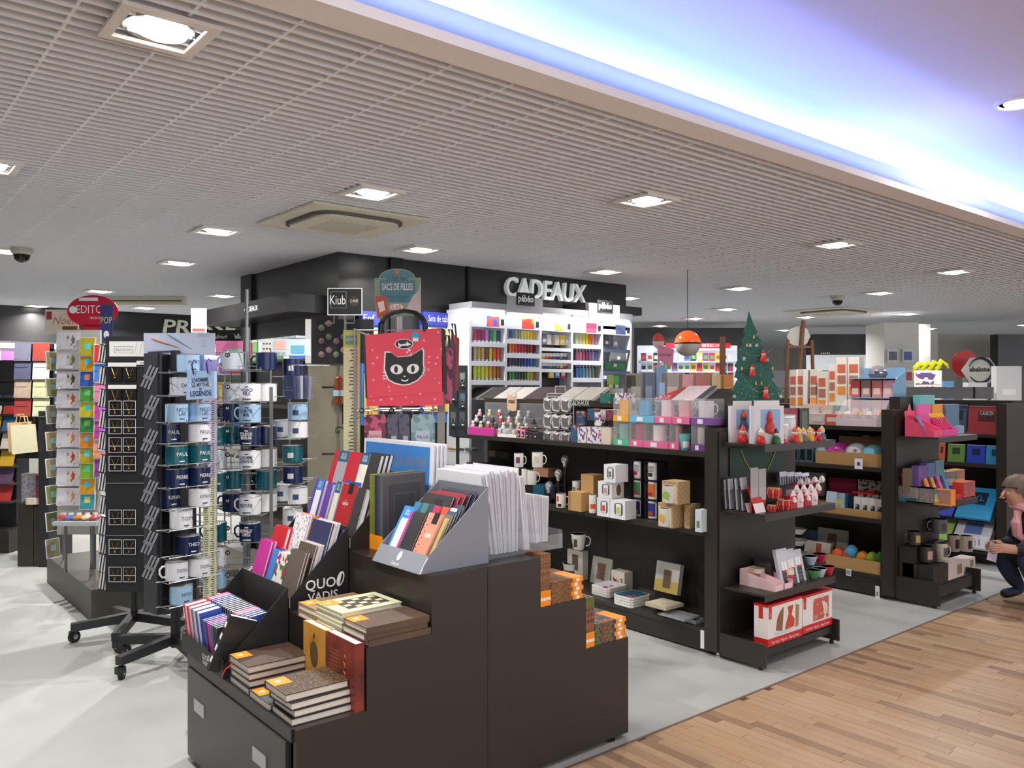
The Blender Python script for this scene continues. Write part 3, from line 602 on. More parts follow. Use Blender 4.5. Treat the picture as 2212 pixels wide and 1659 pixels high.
def endcap(label, x0, x1, y0, y1, zs, base, ztop):
    t = thing('end_shelf', label, 'shelving', (0, 0, 0))
    MB().box(x0, x1, y1 - .012, y1, .03, ztop, SPINE).build('back_panel', t)
    for z in zs:
        s = MB().box(x0 + .02, x1 - .02, y0, y1 - .012, z - .012, z, SHELF).build('shelf', t)
        MB().box(x0 + .02, x1 - .02, y0 - .004, y0, z - .038, z, SHELF).build('front_edge', s)
    MB().box(x0 + .004, x1 - .004, y0 + .03, y1 - .012, base - .012, base, SHELF).build('base_shelf', t)
    for x in (x0, x1 - .012): MB().prism([(y0 - .02, .02), (y0 - .02, base + .03), (y1 - .012, base + .03), (y1 - .012, .02)], 'x', x, x + .012, SHELF).build('side', t)
    MB().box(x0 + .02, x1 - .02, y0 + .02, y0 + .03, .06, base - .012, SPINE).build('kick_plate', t)
    for x in (x0 + .02, x1 - .02): MB().lathe([(.012, 0), (.012, .02)], INK, 10).build('foot', t, (x, y0 + .02, 0))
    return t
endcap('black end shelf with Christmas goods closing the mug shelf row', 3.79, 4.545, 2.515, 2.795, (1.193, .824, .398), .113, 1.25)
g2 = gondola('second black shelf row with cardboard trays of toys', 5.75, 6.44, 2.84, 5.3, (1.215, .925, .558), .16, 6.1, 1.36, (4.1,))
MB().box(5.74, 6.46, 2.755, 2.84, .03, 1.34, SHELF).build('end_panel', g2); MB().box(5.85, 6.35, 2.76, 2.835, 1.34, 1.43, SPINE).build('post', g2)
endcap('black end shelf with boxed ducks and mugs closing the second shelf row', 5.76, 6.44, 2.47, 2.755, (1.157, .700), .15, 1.3)
g3 = gondola('third black shelf row with drawing pads', 7.55, 8.3, 2.75, 5.3, (1.10, .845), .16, 7.9, 1.38, (4.0,))
MB().box(7.54, 8.3, 2.67, 2.75, .03, 1.36, SHELF).build('end_panel', g3)
# ---------------------------------------------------------------- goods placed by where they touch their shelf
def gx(px, py, z): return atz(px, py, z).x
def gbox(name, label, px0, px1, yt, yb, z, dep, m, group=None, cat='box', side=None, tilt=0, X=None):
    X = X if X else gx((px0 + px1) / 2, yb, z)
    y1 = atx(px0, yb, X).y; y0 = atx(px1, yb, X).y; h = max(.01, atx((px0 + px1) / 2, yt, X).z - z)
    t = thing(name, label, cat, (X, (y0 + y1) / 2, z), 0, group); w = (y1 - y0) / 2
    mb = MB().box(0, dep, -w, w, 0, h, m)
    if side: mb.box(.001, dep, -w - .0006, -w, 0.0, h, side)
    mb.build('carton', t); t['w'] = w; t['h'] = h
    if tilt: t.rotation_euler = (0, tilt, 0)
    return t, w, h
MUG = {}
def mug_meshes(r, h, m, inner, rim, taper=1.0):
    key = (round(r, 4), round(h, 4), m.name, inner.name, rim.name, taper)
    if key not in MUG:
        rb = r * taper
        body = MB().lathe([(0, 0), (rb * .93, 0), (rb, h * .04), (r, h)], m, 24).lathe([(r, h), (r * .93, h), (rb * .92, h * .06), (0, h * .05)], inner, 24)
        hd = MB().tube([(r * .95, 0, h * .80), (r * 1.32, 0, h * .80), (r * 1.55, 0, h * .65), (r * 1.55, 0, h * .42), (r * 1.35, 0, h * .24), (r * .95, 0, h * .20)], r * .10, m, 8)
        rm = MB().tube([(r * math.cos(2 * PI * k / 24), r * math.sin(2 * PI * k / 24), h) for k in range(24)], r * .035, rim, 6, True)
        MUG[key] = (body.mesh('body', True), hd.mesh('handle', True), rm.mesh('rim', True))
    return MUG[key]
WG = mat((236, 234, 228), .18)
def mug_at(name, label, p, r, h, m, hang, group=None, inner=WG, rim=None, taper=1.0, handle=True, cat='mug'):
    t = thing(name, label, cat, p, hang, group); me = mug_meshes(r, h, m, inner, rim or m, taper)
    put('body', me[0], t)
    if handle: put('handle', me[1], t)
    put('rim', me[2], t)
    return t
def gmug(label, px0, px1, yt, yb, z, m, hang=RC, group=None, taper=1.0, handle=True, inner=WG):
    p = atz((px0 + px1) / 2, yb, z); tt = p.x * FW.x + p.y * FW.y; r = (px1 - px0) * tt / F / 2; h = (yb - yt) * tt / F * .97
    q = p + FW * r
    return mug_at('mug', label, q, r, h, m, hang, group, inner, None, taper, handle), r, h
def decal(t, r, h, m, ang, wd=.9, z0=.25, z1=.8, name='print'):
    """a print wrapped round a mug body, facing angle ang in the mug's own frame"""
    n = 6; v = []; k = 1.012
    for i in range(n + 1):
        a = ang - wd / 2 + wd * i / n
        v += [(r * k * math.cos(a), r * k * math.sin(a), h * z0), (r * k * math.cos(a), r * k * math.sin(a), h * z1)]
    return MB().add(v, [(2 * i, 2 * i + 2, 2 * i + 3, 2 * i + 1) for i in range(n)], m).build(name, t)
def pr(c, r=.5): return mat(c, r)
# --- shelf two of the mug row: boxes and mugs (pixel columns and rows were read off the photograph)
Q = lambda x, y: (1140 + x * .2532, 1000 + y * .2532)
def qb(name, label, x0, x1, yt, yb, z, dep, m, **k):
    a = Q(x0, yt); b_ = Q(x1, yb); return gbox(name, label, a[0], b_[0], a[1], b_[1], z, dep, m, **k)
def qm(label, x0, x1, yt, yb, z, m, **k):
    a = Q(x0, yt); b_ = Q(x1, yb); return gmug(label, a[0], b_[0], a[1], b_[1], z, m, **k)
ZS = .692; g_ = 'gift mugs on the middle shelf'
qb('gift_box', 'kraft cardboard box behind the small mug on the middle shelf', 455, 560, 100, 405, ZS, .10, KRAFT, group=g_)
qb('gift_box', 'kraft cardboard cube under the small holly mug', 345, 455, 250, 410, ZS, .09, KRAFT, group=g_)
kz = ZS + .098
t, r, h = qm('white mug with holly print standing on the kraft cube', 382, 455, 155, 255, kz, WG, hang=RC); decal(t, r, h, pr((90, 140, 80)), -2.3, .8, .1, .5); decal(t, r, h, pr((200, 120, 120)), -1.2, .6, .1, .4)
t, r, h = qm('white mug with a red cyclist on the middle shelf', 245, 330, 265, 385, ZS, WG, hang=RC); decal(t, r, h, pr((206, 40, 36)), -2.4, .5, .45, .85); decal(t, r, h, pr((60, 30, 30)), -2.0, .8, .08, .3)
t, r, h = qm('tall white tumbler with an orange fox on the middle shelf', 525, 590, 270, 430, ZS, WG, hang=RC, handle=False); decal(t, r, h, pr((230, 84, 40)), -1.6, 1.5, .25, .5)
oval = mat((120, 124, 130), .4)
def win_box(label, x0, x1, yt, yb, z, dep, col, stripe=None, side=None):
    t, w, h = qb('mug_box', label, x0, x1, yt, yb, z, dep, mat((232, 232, 236), .55) if stripe is None else stripe, group='boxed mugs on the middle shelf')
    wd = MB().prism([(-w * .55, h * .2), (w * .2, h * .2), (w * .4, h * .3), (w * .4, h * .75), (w * .2, h * .85), (-w * .55, h * .85), (-w * .7, h * .75), (-w * .7, h * .3)], 'x', -.001, .0, mat((84, 86, 92), .5)).build('window', t)
    MB().prism([(-w * .45, h * .22), (w * .18, h * .22), (w * .2, h * .8), (-w * .5, h * .8)], 'x', -.0018, -.001, mat((236, 236, 234), .3)).build('mug_front', wd)
    MB().prism([(-w * .35, h * .3), (w * .1, h * .3), (w * .12, h * .6), (-w * .3, h * .64)], 'x', -.0024, -.0018, pr(col)).build('print', wd)
    return t, w, h
win_box('white window mug box, right one of the bottom row, yellow-green motif', 702, 830, 318, 478, ZS, .10, (190, 206, 80))
win_box('white window mug box, left one of the bottom row, red feet motif', 590, 698, 300, 457, ZS, .105, (206, 60, 66))
t, w, h = win_box('white window mug box in the second layer, pink cat motif', 600, 716, 160, 300, ZS + .116, .11, (216, 150, 140))
MB().lathe([(.028, -.001), (.028, .001)], mat((120, 90, 66), .4), 20, sy=1.4).build('side_window', t, (.06, -w - .001, h * .5), (PI / 2, 0, 0)); MB().tube([(.028 * math.cos(a * .4) + .06, -w - .003, .039 * math.sin(a * .4) + h * .5) for a in range(16)], .004, WG, 6, True).build('mug_handle', t)
win_box('white window mug box on top of the pile, grey script motif', 650, 748, 15, 165, ZS + .221, .115, (120, 124, 130))
MB_D = mat((40, 34, 48), .4)
names = [('CORN\nFLAKES', (236, 236, 240), (206, 40, 60)), ('RAISIN\nBRAN', (232, 226, 214), (40, 36, 36)), ('', (60, 140, 80), (206, 40, 40)), ('', (226, 120, 60), (206, 40, 50)), ('', (40, 50, 120), (216, 170, 60)), ('', (50, 60, 150), (200, 90, 50))]
for i in range(3):
    for j in range(2):
        x0, x1 = ((872, 968), (994, 1104))[j]; yt = (50, 205, 356)[i] + 15 * j; yb = yt + 145
        z = ZS + (2 - i) * .118; nm, c1, c2 = names[i * 2 + j]
        X = 3.86; p = Q(x0, yb); p1 = Q(x1, yb); y1 = atx(p[0], p[1], X).y; y0 = atx(p1[0], p1[1], X).y; w = (y1 - y0) / 2
        t = thing('mug_box', '%s open dark carton holding a cereal mug, %s column' % (('top', 'middle', 'bottom')[i], ('left', 'right')[j]), 'box', (X, (y0 + y1) / 2, z), 0, 'cereal mug cartons')
        MB().box(.0, .10, -w, w, 0, .003, MB_D).box(0, .10, -w, w, .113, .116, MB_D).box(.097, .1, -w, w, .003, .113, MB_D).box(0, .1, -w, -w + .003, .003, .113, MB_D).box(0, .1, w - .003, w, .003, .113, MB_D).build('carton', t)
        m_ = mug_at('mug', '%s white cereal mug in the dark cartons, %s column' % (('top', 'middle', 'bottom')[i], ('left', 'right')[j]), (X + .044, (y0 + y1) / 2 + .004, z + .004), w * .84, .106, WG, PI / 2 + .6, 'cereal mugs', handle=False)
        decal(m_, w * .84, .106, pr(c1), PI / 2 - .6, 1.5, .15, .9); decal(m_, w * .845, .106, pr(c2), PI / 2 - .7, .9, .2, .42, 'motif')
        if nm: write(nm, .026, m_, Matrix.Rotation(-PI / 2 - .6, 3, 'Z') @ Vector((-w * .87, 0, .066)), Matrix.Rotation(-PI / 2 - .6, 3, 'Z') @ Vector((0, -1, 0)), (0, 0, 1), INK, width=w * 1.1)
stri = ramp_mat('striped_kraft', 'diagonal', [(196, 168, 124), (198, 170, 126), (140, 40, 46), (198, 170, 126)], 18, .7, stretch=(1, 1, 1), interp='CONSTANT', pos=(0, .55, .8, .9))
def strip_box(label, x0, x1, yt, yb, z, col):
    t, w, h = qb('mug_box', label, x0, x1, yt, yb, z, .11, stri, group='striped boxes')
    MB().box(-.001, 0, -w * .85, w * .9, h * .04, h * .84, mat((226, 214, 184), .7)).build('opening', t)
    q = mug_meshes(w * .6, h * .76, WG, WG, WG, .8); put('mug_body', q[0], t, (.004, 0, h * .05))
    MB().lathe([(w * .4, 0), (w * .4, .001)], pr(col), 16).build('print', t, (-w * .58, 0, h * .4), (0, -PI / 2, 0))
strip_box('striped kraft mug box with a cookie tumbler', 1112, 1235, 345, 550, ZS, (226, 176, 70))
qb('mug_box', 'closed striped kraft mug box beside the cookie tumbler', 1335, 1380, 355, 560, ZS, .1, stri, group='striped boxes')
strip_box('upper striped kraft mug box with a tea-bag tumbler', 1145, 1280, 157, 350, ZS + .144, (150, 190, 80))
t, w, h = qb('gift_box', 'slim pale blue box with flowers by the end panel', 1428, 1480, 400, 590, ZS, .06, mat((214, 228, 236), .5)); MB().box(-.001, 0, -w * .5, w * .5, h * .2, h * .5, pr((120, 140, 120))).build('print', t)
# left half of shelf two (partly behind the calendars)
T7 = lambda x, y: (1000 + x * .2532, 820 + y * .2532)
def tb(name, label, x0, x1, yt, yb, z, dep, m, **k):
    a = T7(x0, yt); b_ = T7(x1, yb); return gbox(name, label, a[0], b_[0], a[1], b_[1], z, dep, m, **k)
def tm(label, x0, x1, yt, yb, z, m, **k):
    a = T7(x0, yt); b_ = T7(x1, yb); return gmug(label, a[0], b_[0], a[1], b_[1], z, m, **k)
tb('gift_box', 'teal box stacked at the left half of the middle shelf', 600, 690, 900, 1040, ZS, .12, mat((24, 96, 122), .5), X=3.93)
tb('gift_box', 'navy teal box right of the teal one on the middle shelf', 692, 790, 905, 1050, ZS, .12, mat((20, 52, 76), .5), X=3.93)
tb('gift_box', 'tan box under the row of mugs on the middle shelf', 600, 725, 755, 900, .85, .1, mat((176, 128, 96), .6), X=3.98)
MB_ = tb('gift_box', 'low dark box that lifts the rear mugs on the middle shelf', 380, 720, 905, 1040, ZS, .1, SPINE, X=3.975)
for (x0, x1, yt, yb, lab, c) in ((590, 685, 622, 750, 'white rabbit mug raised at the rear of the middle shelf', (200, 190, 170)), (437, 517, 630, 748, 'white mug with a plum heart at the rear of the middle shelf', (110, 60, 90))):
    t, r, h = tm(lab, x0, x1, yt, yb, .99, WG, hang=RC); decal(t, r, h, pr(c), -1.8, .9, .3, .75)
tb('gift_box', 'tall black box with a red edge at the rear of the middle shelf', 275, 390, 615, 735, .95, .08, mat((38, 32, 32), .4), X=4.0)
tb('gift_box', 'olive grey box beside the tall black one on the middle shelf', 218, 272, 605, 730, .95, .08, mat((110, 100, 86), .6), X=4.03)
tb('gift_box', 'wide plinth box at the left of the middle shelf', 30, 560, 735, 900, ZS, .12, SPINE, X=3.985)
tm('large white mug half hidden behind the calendars', 540, 630, 775, 900, .84, WG, hang=RC)
tm('second white mug half hidden behind the calendars', 500, 545, 760, 900, .84, WG, hang=RC)
for k, (cx_, cy_) in enumerate(((870, 680), (815, 800), (735, 905))):
    px, py = T7(cx_, cy_); p = atx(px, py, 3.96 - .04 * k); t = thing('bulb_lamp', '%s silver bulb lamp on its dark stand on the middle shelf' % ('highest', 'middle', 'lowest')[k], 'lamp', (p.x, p.y, ZS), 0, 'bulb lamps')
    hh = p.z - ZS
    MB().lathe([(0, hh - .058), (.014, hh - .05), (.016, hh - .03), (.028, hh - .012), (.029, hh + .006), (.022, hh + .02), (.008, hh + .03), (0, hh + .031)], mat((206, 204, 206), .15, .6), 20).build('bulb', t, smooth=True)
    MB().lathe([(0, 0), (.035, 0), (.035, .03), (.012, .04), (.012, hh - .05), (0, hh - .05)], mat((48, 30, 30), .3), 16).build('stand', t, smooth=True)
    MB().tube([(0, 0, hh + .03), (0, 0, hh + .05)], .0015, INK).build('wick', t)
for k, (x0, c) in enumerate(((985, (176, 140, 60)), (1003, (70, 70, 74)), (1022, (90, 92, 96)))):
    gbox('gift_box', '%s slim patterned box at the far left of the middle shelf' % ('gilt', 'dark', 'grey')[k], x0 - 18, x0 - 2, 968, 1010, .98 if 1 else 0, .06, mat(c, .5, grain=.3, scale=120), X=4.02)
gbox('gift_box', 'long dark plinth at the far left of the middle shelf', 955, 1035, 1008, 1080, ZS, .1, SPINE, X=4.01)
# --- base shelf
ZB = .14; cream = mat((216, 208, 196), .5)
t, w, h = qb('gift_box', 'cream box with a bird cage print under the large cup', 338, 470, 745, 985, ZB, .13, cream); MB().box(-.001, 0, -w * .4, w * .35, h * .3, h * .85, pr((110, 84, 76))).build('print', t)
t, r, h = qm('large cream cup standing on its box on the base shelf', 372, 505, 612, 748, ZB + .243, WG, hang=RC + .1, taper=.72); decal(t, r * .93, h, pr((90, 70, 64)), -2.2, .5, .2, .7)
t, r, h = qm('wide white cup with figures at the left of the base shelf', 303, 455, 868, 985, ZB, WG, hang=RC, taper=.8); decal(t, r * .93, h, pr((90, 84, 80)), -1.8, 1.6, .25, .55)
def canvas(label, x0, x1, yt, yb, z, dep, bg, fg, tilt=.2, px=None):
    t, w, h = qb('picture', label, x0, x1, yt, yb, z, dep, bg, cat='picture', tilt=tilt); MB().box(-.001, 0, -w * .45, w * .4, h * .18, h * .78, fg).build('print', t); return t, w, h
canvas('grey canvas print leaning at the left of the base shelf', 215, 330, 765, 905, ZB + .02, .012, mat((176, 172, 166), .7), ramp_mat('cat_print', 'noise', [(60, 56, 56), (150, 146, 140)], 60, .7))
canvas('square canvas with a bird cage print leaning on the base shelf', 528, 690, 808, 1035, ZB, .02, mat((206, 202, 192), .7), ramp_mat('cage_print', 'noise', [(66, 52, 70), (150, 110, 90), (200, 190, 180)], 70, .7))
t, w, h = qb('gift_box', 'small cream cube with red flowers on the base shelf', 712, 825, 925, 1090, ZB, .09, cream); MB().box(-.001, 0, -w * .7, w * .7, h * .1, h * .65, ramp_mat('red_flowers', 'cells', [(216, 208, 196), (150, 50, 60), (206, 198, 190), (110, 70, 60)], 90, .6, interp='CONSTANT')).build('print', t)
flw = ramp_mat('blossom_print', 'cells', [(236, 234, 238), (206, 60, 130), (232, 232, 240), (90, 130, 170)], 30, .4, interp='CONSTANT', pos=(0, .72, .8, .93)); tealp = ramp_mat('teal_blossom', 'cells', [(36, 92, 112), (206, 60, 110), (36, 92, 112), (230, 200, 210)], 30, .4, interp='CONSTANT', pos=(0, .75, .85, .95))
def dish_stack(label, x0, x1, yt, yb, top, n):
    a = Q((x0 + x1) / 2, yb - 20); p = atz(a[0], a[1], ZB); tt = p.x * FW.x + p.y * FW.y; r = (x1 - x0) * .2532 * tt / F / 2
    for k in range(n):
        t = thing('dish', ('%s dish of the ' % ('lowest', 'second', 'third', 'top')[k + 4 - n if k else 0]) + label, 'dish', p + FW * r * .7 + Vector((0, 0, k * .016)), 0, 'dishes on the base shelf')
        pts = lambda s: [(s * r * (1 - .0) * cx_ * (.72 if i_ % 2 else .85), s * r * cy_ * (.85 if i_ % 2 else .72)) for i_, (cx_, cy_) in enumerate(((1, 1), (1, 1), (-1, 1), (-1, 1), (-1, -1), (-1, -1), (1, -1), (1, -1)))]
        o8 = [(r * .85, r * .6), (r * .7, r * .75), (-r * .7, r * .75), (-r * .85, r * .6), (-r * .85, -r * .6), (-r * .7, -r * .75), (r * .7, -r * .75), (r * .85, -r * .6)]
        MB().prism([(q[0] * .94, q[1] * .94) for q in o8], 'z', 0, .006, WG).build('foot', t); MB().prism(o8, 'z', .006, .015, WG).build('rim', t)
        MB().prism([(q[0] * .93, q[1] * .93) for q in o8], 'z', .015, .0158, top).build('print', t)
dish_stack('white flowered dish stack', 560, 850, 1035, 1165, flw, 4); dish_stack('teal flowered dish stack', 755, 1050, 1115, 1250, tealp, 4)
for k in range(4): t, w, h = qb('book', '%s cream book of the stack below the small picture' % ('lowest', 'second', 'third', 'top')[k], 1040 - 12 * k, 1200 - 8 * k, 1190, 1240, ZB + k * .022, .15, mat((196, 188, 160), .7, grain=.05), cat='book'); t.scale.z = .0215 / h
t, w, h = canvas('black book of rhymes standing on the base shelf', 935, 1085, 852, 1120, ZB, .02, mat((70, 66, 62), .5), mat((86, 82, 78), .6), .15)
t, w, h = qb('picture', 'small picture of a perched bird on the book stack', 1075, 1275, 852, 1118, ZB + .085, .035, mat((196, 196, 190), .6), cat='picture', tilt=.18, X=4.0)
MB().box(-.001, 0, -w, w, 0, h * .4, pr((196, 170, 90))).build('print', t); MB().box(-.0015, -.001, -w * .35, w * .3, h * .15, h * .75, pr((120, 90, 70))).build('bird', t)
for k in range(4): t, w, h = gbox('disc_case', '%s silver disc case on the right of the base shelf' % ('lowest', 'second', 'third', 'top')[k], 1420 + 2 * k, 1480 - k, 1325 - 5 * k, 1336, ZB + k * .012, .14, mat((150, 152, 158), .3), cat='case'); t.scale.z = .0115 / h
gbox('disc_case', 'single silver disc case slipping off the pile', 1478, 1502, 1338, 1346, ZB, .08, mat((196, 196, 200), .3), cat='case')
tt_ = gbox('price_tag', 'white paper tag hanging at the foot of the end panel', 1513, 1521, 1362, 1398, .03, .003, PAPERW, cat='tag', X=3.785)
# ================================================================ TOP SHELF OF THE MUG ROW
ZA = 1.135
def fit(px, Y, dep):
    a, b = (3.815, 2.775) if px < 1850 else (5.785, 2.735)
    return max(Y, min(a / aty(px, 900, 1.0).x, b - dep))
def ebox(name, label, px0, px1, yt, yb, z, dep, m, group=None, cat='box', Y=None, tilt=0):
    """like gbox, but the face lies across Y (end shelves)"""
    Y = fit(px0, Y if Y else atz((px0 + px1) / 2, yb, z).y, dep)
    x0 = aty(px0, yb, Y).x; x1 = aty(px1, yb, Y).x; dx = max(0, (3.815 if px0 < 1850 else 5.785) - x0); x0 += dx; x1 += dx; h = max(.008, aty((px0 + px1) / 2, yt, Y).z - z); w = (x1 - x0) / 2
    t = thing(name, label, cat, ((x0 + x1) / 2, Y, z), 0, group)
    MB().box(-w, w, 0, dep, 0, h, m).build('carton', t)
    if tilt: t.rotation_euler = (-tilt, 0, 0)
    return t, w, h
FIG = {}
def figurine(label, p, h, body, head, hat=None, ears=False, group=None, name='figurine', rz=RC):
    t = thing(name, label, 'figurine', p, rz, group); key = (round(h, 3), body, head, hat, ears)
    if key not in FIG:
        b = MB().lathe([(0, 0), (h * .26, 0), (h * .30, h * .12), (h * .24, h * .38), (h * .14, h * .52), (0, h * .54)], mat(body, .35), 12).mesh('body', True)
        hd = MB().lathe([(0, h * .46), (h * .15, h * .5), (h * .2, h * .62), (h * .16, h * .76), (0, h * .82)], mat(head, .35), 12).mesh('head', True)
        ex = None
        if hat: ex = MB().lathe([(h * .19, h * .70), (h * .2, h * .74), (h * .12, h * .84), (.001, h)], mat(hat, .5), 12).mesh('hat', True)
        if ears:
            e = MB()
            for s in (-1, 1): e.lathe([(h * .07, h * .74), (.001, h * .95)], mat(head, .35), 4, (s * h * .11, 0, 0))
            ex = e.mesh('ears')
        FIG[key] = (b, hd, ex)
    b, hd, ex = FIG[key]; put('body', b, t); put('head', hd, t)
    if ex: put('hat' if hat else 'ears', ex, t)
    return t
# stepped acrylic stand with little figures
st = thing('figurine_stand', 'clear stepped stand of charm figures on the top shelf', 'stand', (3.83, 0, ZA))
ya, yb_ = atx(1165, 900, 3.9).y, atx(1022, 900, 3.9).y
for k in range(4): MB().box(.045 * k, .045 * k + .043, ya, yb_, 0.0 if k == 0 else .044 * k, .044 * k + .004, CLEAR).build('step', st)
MB().box(.185, .19, ya, yb_, .0, .245, CLEAR).build('back', st)
FC = [((216, 210, 206), (228, 224, 220)), ((206, 60, 70), (230, 226, 224)), ((150, 150, 158), (190, 188, 192)), ((236, 160, 180), (236, 226, 226)), ((60, 58, 62), (120, 118, 122)), ((196, 190, 150), (226, 220, 200))]
for r_ in range(4):
    n = (7, 8, 8, 6)[r_]; a0 = T7(60 + 28 * r_, 0)[0]; a1 = T7((440, 540, 600, 560)[r_], 0)[0]
    for k in range(n):
        X = 3.852 + .045 * r_; px = a0 + (a1 - a0) * k / (n - 1); y = atx(px, 900, X).y; c = FC[(k * 2 + r_ * 3 + (k // 3)) % 6]
        figurine('small cat charm figure, %s from the left in the %s row of the clear stand' % (ORD[k], ('front', 'second', 'third', 'rear')[r_]), (X, y, ZA + .0045 + .044 * r_), .062, c[0], c[1], ears=True, group='cat charm figures')
t, w, h = tb('charm_tray', 'magenta tray under the front charm figures', 44, 262, 410, 470, ZA, .02, mat((196, 60, 150), .5), cat='tray', X=3.80)
sg = thing('shop_sign', 'cat-head sign above the charm figures', 'sign', atx(1106, 888, 4.0), -PI / 2)
cat_o = [(-.045, -.07), (.045, -.07), (.055, -.05), (.058, .02), (.052, .07), (.025, .045), (-.025, .045), (-.052, .07), (-.058, .02), (-.055, -.05)]
MB().prism([(q[0], q[1] + .07) for q in cat_o], 'y', -.002, .002, mat((206, 176, 146), .6)).build('board', sg); write('mani', .048, sg, (0, -.003, .075), (1, 0, 0), (0, 0, 1), INK, width=.075, bold=.001)
MB().box(-.002, .002, -.001, .001, -.08, .0, CLEAR).build('stick', sg)
for k, (x0, x1, yt, yb, c) in enumerate(((295, 375, 345, 488, (176, 180, 190)), (378, 450, 375, 492, (200, 180, 160)))):
    t, w, h = tb('charm_box', '%s clear globe charm box at the foot of the figure stand' % ('left', 'right')[k], x0, x1, yb - 22, yb, ZA, .05, WHITE, X=3.80)
    MB().box(.0, .05, -w, w, h, h + .045, CLEAR).build('cover', t); MB().lathe([(0, h), (.012, h), (.018, h + .018), (.010, h + .035), (0, h + .037)], mat(c, .2), 12).build('charm', t, (.025, 0, 0), smooth=True)
for i in range(2):
    for k, (x0, x1) in enumerate(((460, 493), (497, 530), (533, 565), (568, 600), (603, 638))):
        c = (236, 170, 180) if k < 2 else (70, 66, 72)
        t, w, h = tb('charm_box', '%s %s keyring box, %s from the left' % (('lower', 'upper')[i], 'pink' if k < 2 else 'dark', ORD[k]), x0, x1, 418 + 8 * k, 492 + 4 * k, ZA + i * .071, .05, mat(c, .5), X=3.80)
        MB().box(-.001, 0, -w * .7, w * .7, h * .12, h * .8, mat((40, 36, 40) if k > 1 else (90, 60, 66), .3)).build('window', t); MB().lathe([(0, 0), (.006, .004), (0, .016)], mat((196, 40, 50) if k == 3 else (220, 216, 210), .4), 8).build('charm', t, (-.004, 0, h * .25))
# wire rack of white cat-shaped keepers
X = 3.86; rk = thing('hanger_rack', 'white wire rack of cat-shaped photo hangers', 'rack', (X, 0, ZA)); wr = mat((214, 216, 220), .35)
yl, yr = atx(T7(665, 0)[0], 900, X).y, atx(T7(890, 0)[0], 900, X).y
MB().tube([(.06, yl, 0), (.06, yl, .32), (.06, yr, .32), (.06, yr, 0)], .003, wr).build('frame', rk)
MB().tube([(.06, (yl + yr) / 2 + .05, .32), (.06, (yl + yr) / 2 + .05, .37), (.06, (yl + yr) / 2 - .05, .37), (.06, (yl + yr) / 2 - .05, .32)], .003, wr).build('hook', rk)
ring_m = None
for i in range(3):
    z = .30 - i * .115; MB().tube([(.06, yl, z), (.06, yr, z)], .0025, wr).build('rail', rk)
    for j in range(3):
        y = yl + (yr - yl) * (j + .5) / 3
        for k in range(3):
            if ring_m is None:
                e = MB(); o1 = [(-.026, -.04), (.02, -.045), (.03, -.02), (.024, .0), (.032, .026), (.022, .036), (.008, .026), (-.014, .03), (-.028, .042), (-.034, .0)]
                e.tube([(q[0], 0, q[1]) for q in o1], .0045, mat((226, 226, 228), .3), 6, True); e.prism([(q[0] * .82, q[1] * .82) for q in o1], 'y', .001, .002, mat((120, 112, 112), .4)); ring_m = e.mesh('hanger', True)
            o = put('photo_hanger', ring_m, None, (X + .045 - .018 * k, y - .008 * k, ZA + z - .05 - .004 * k), (0, 0, -PI / 2 + .25)); tag(o, 'white cat-shaped hanger, %s row, %s column, %s layer of the wire rack' % (ORD[i], ORD[j], ('rear', 'middle', 'front')[k]), 'hanger', 'cat-shaped hangers')
# mugs and boxes with flowers
PET = ramp_mat('blue_bouquet', 'cells', [(52, 84, 120), (60, 96, 130), (206, 90, 110), (226, 160, 60), (50, 84, 120)], 70, .3, interp='CONSTANT', pos=(0, .3, .72, .82, .9)); PEW = ramp_mat('violet_bouquet', 'cells', [(232, 226, 226), (120, 90, 150), (234, 228, 226), (206, 110, 150), (90, 100, 160)], 60, .3, interp='CONSTANT', pos=(0, .5, .62, .8, .9)); PEG = ramp_mat('green_bouquet', 'cells', [(52, 120, 112), (60, 126, 118), (226, 190, 40), (206, 90, 60)], 60, .3, interp='CONSTANT', pos=(0, .55, .75, .88))
gm = 'flowered mugs and cartons on the top shelf'
t, w, h = tb('mug_carton', 'navy flowered carton at the foot of the flowered mugs', 922, 972, 392, 535, ZA, .09, PET, X=3.81, group=gm)
t, w, h = tb('mug_carton', 'white flowered carton under the navy mug', 978, 1052, 405, 552, ZA, .09, PEW, X=3.81, group=gm)
t, w, h = tb('mug_carton', 'white carton with violet bouquet under the white mug', 1060, 1175, 405, 562, ZA, .1, PEW, X=3.81, group=gm)
t, w, h = tb('mug_carton', 'cream flowered carton beside the green clear box', 1180, 1258, 415, 570, ZA, .1, ramp_mat('cream_bouquet', 'cells', [(222, 206, 190), (222, 206, 190), (140, 90, 130), (226, 212, 196)], 50, .4, interp='CONSTANT', pos=(0, .5, .75, .88)), X=3.81, group=gm)
t, r, h = tm('navy flowered mug standing on a carton', 962, 1055, 258, 402, ZA + .145, PET, hang=RC, group=gm); t.location = (3.857, atx(T7(1008, 0)[0], 900, 3.857).y, 1.249)
t, r, h = tm('white mug with violet bouquet standing on a carton', 1116, 1198, 266, 408, ZA + .145, PEW, hang=RC, group=gm); t.location = (3.86, atx(T7(1157, 0)[0], 900, 3.86).y, 1.249)
tb('mug_carton', 'navy flowered carton behind the navy mug', 1062, 1114, 250, 400, ZA + .145, .08, PET, X=3.88, group=gm)
tb('mug_carton', 'plum flowered carton behind the white mug', 1218, 1276, 262, 405, ZA + .148, .08, ramp_mat('plum_bouquet', 'cells', [(84, 60, 60), (150, 60, 90), (90, 110, 60)], 60, .4, interp='CONSTANT'), X=3.88, group=gm)
tb('mug_carton', 'green flowered carton crowning the mug pile', 1172, 1250, 118, 255, 1.393, .05, PEG, X=3.99, group=gm)
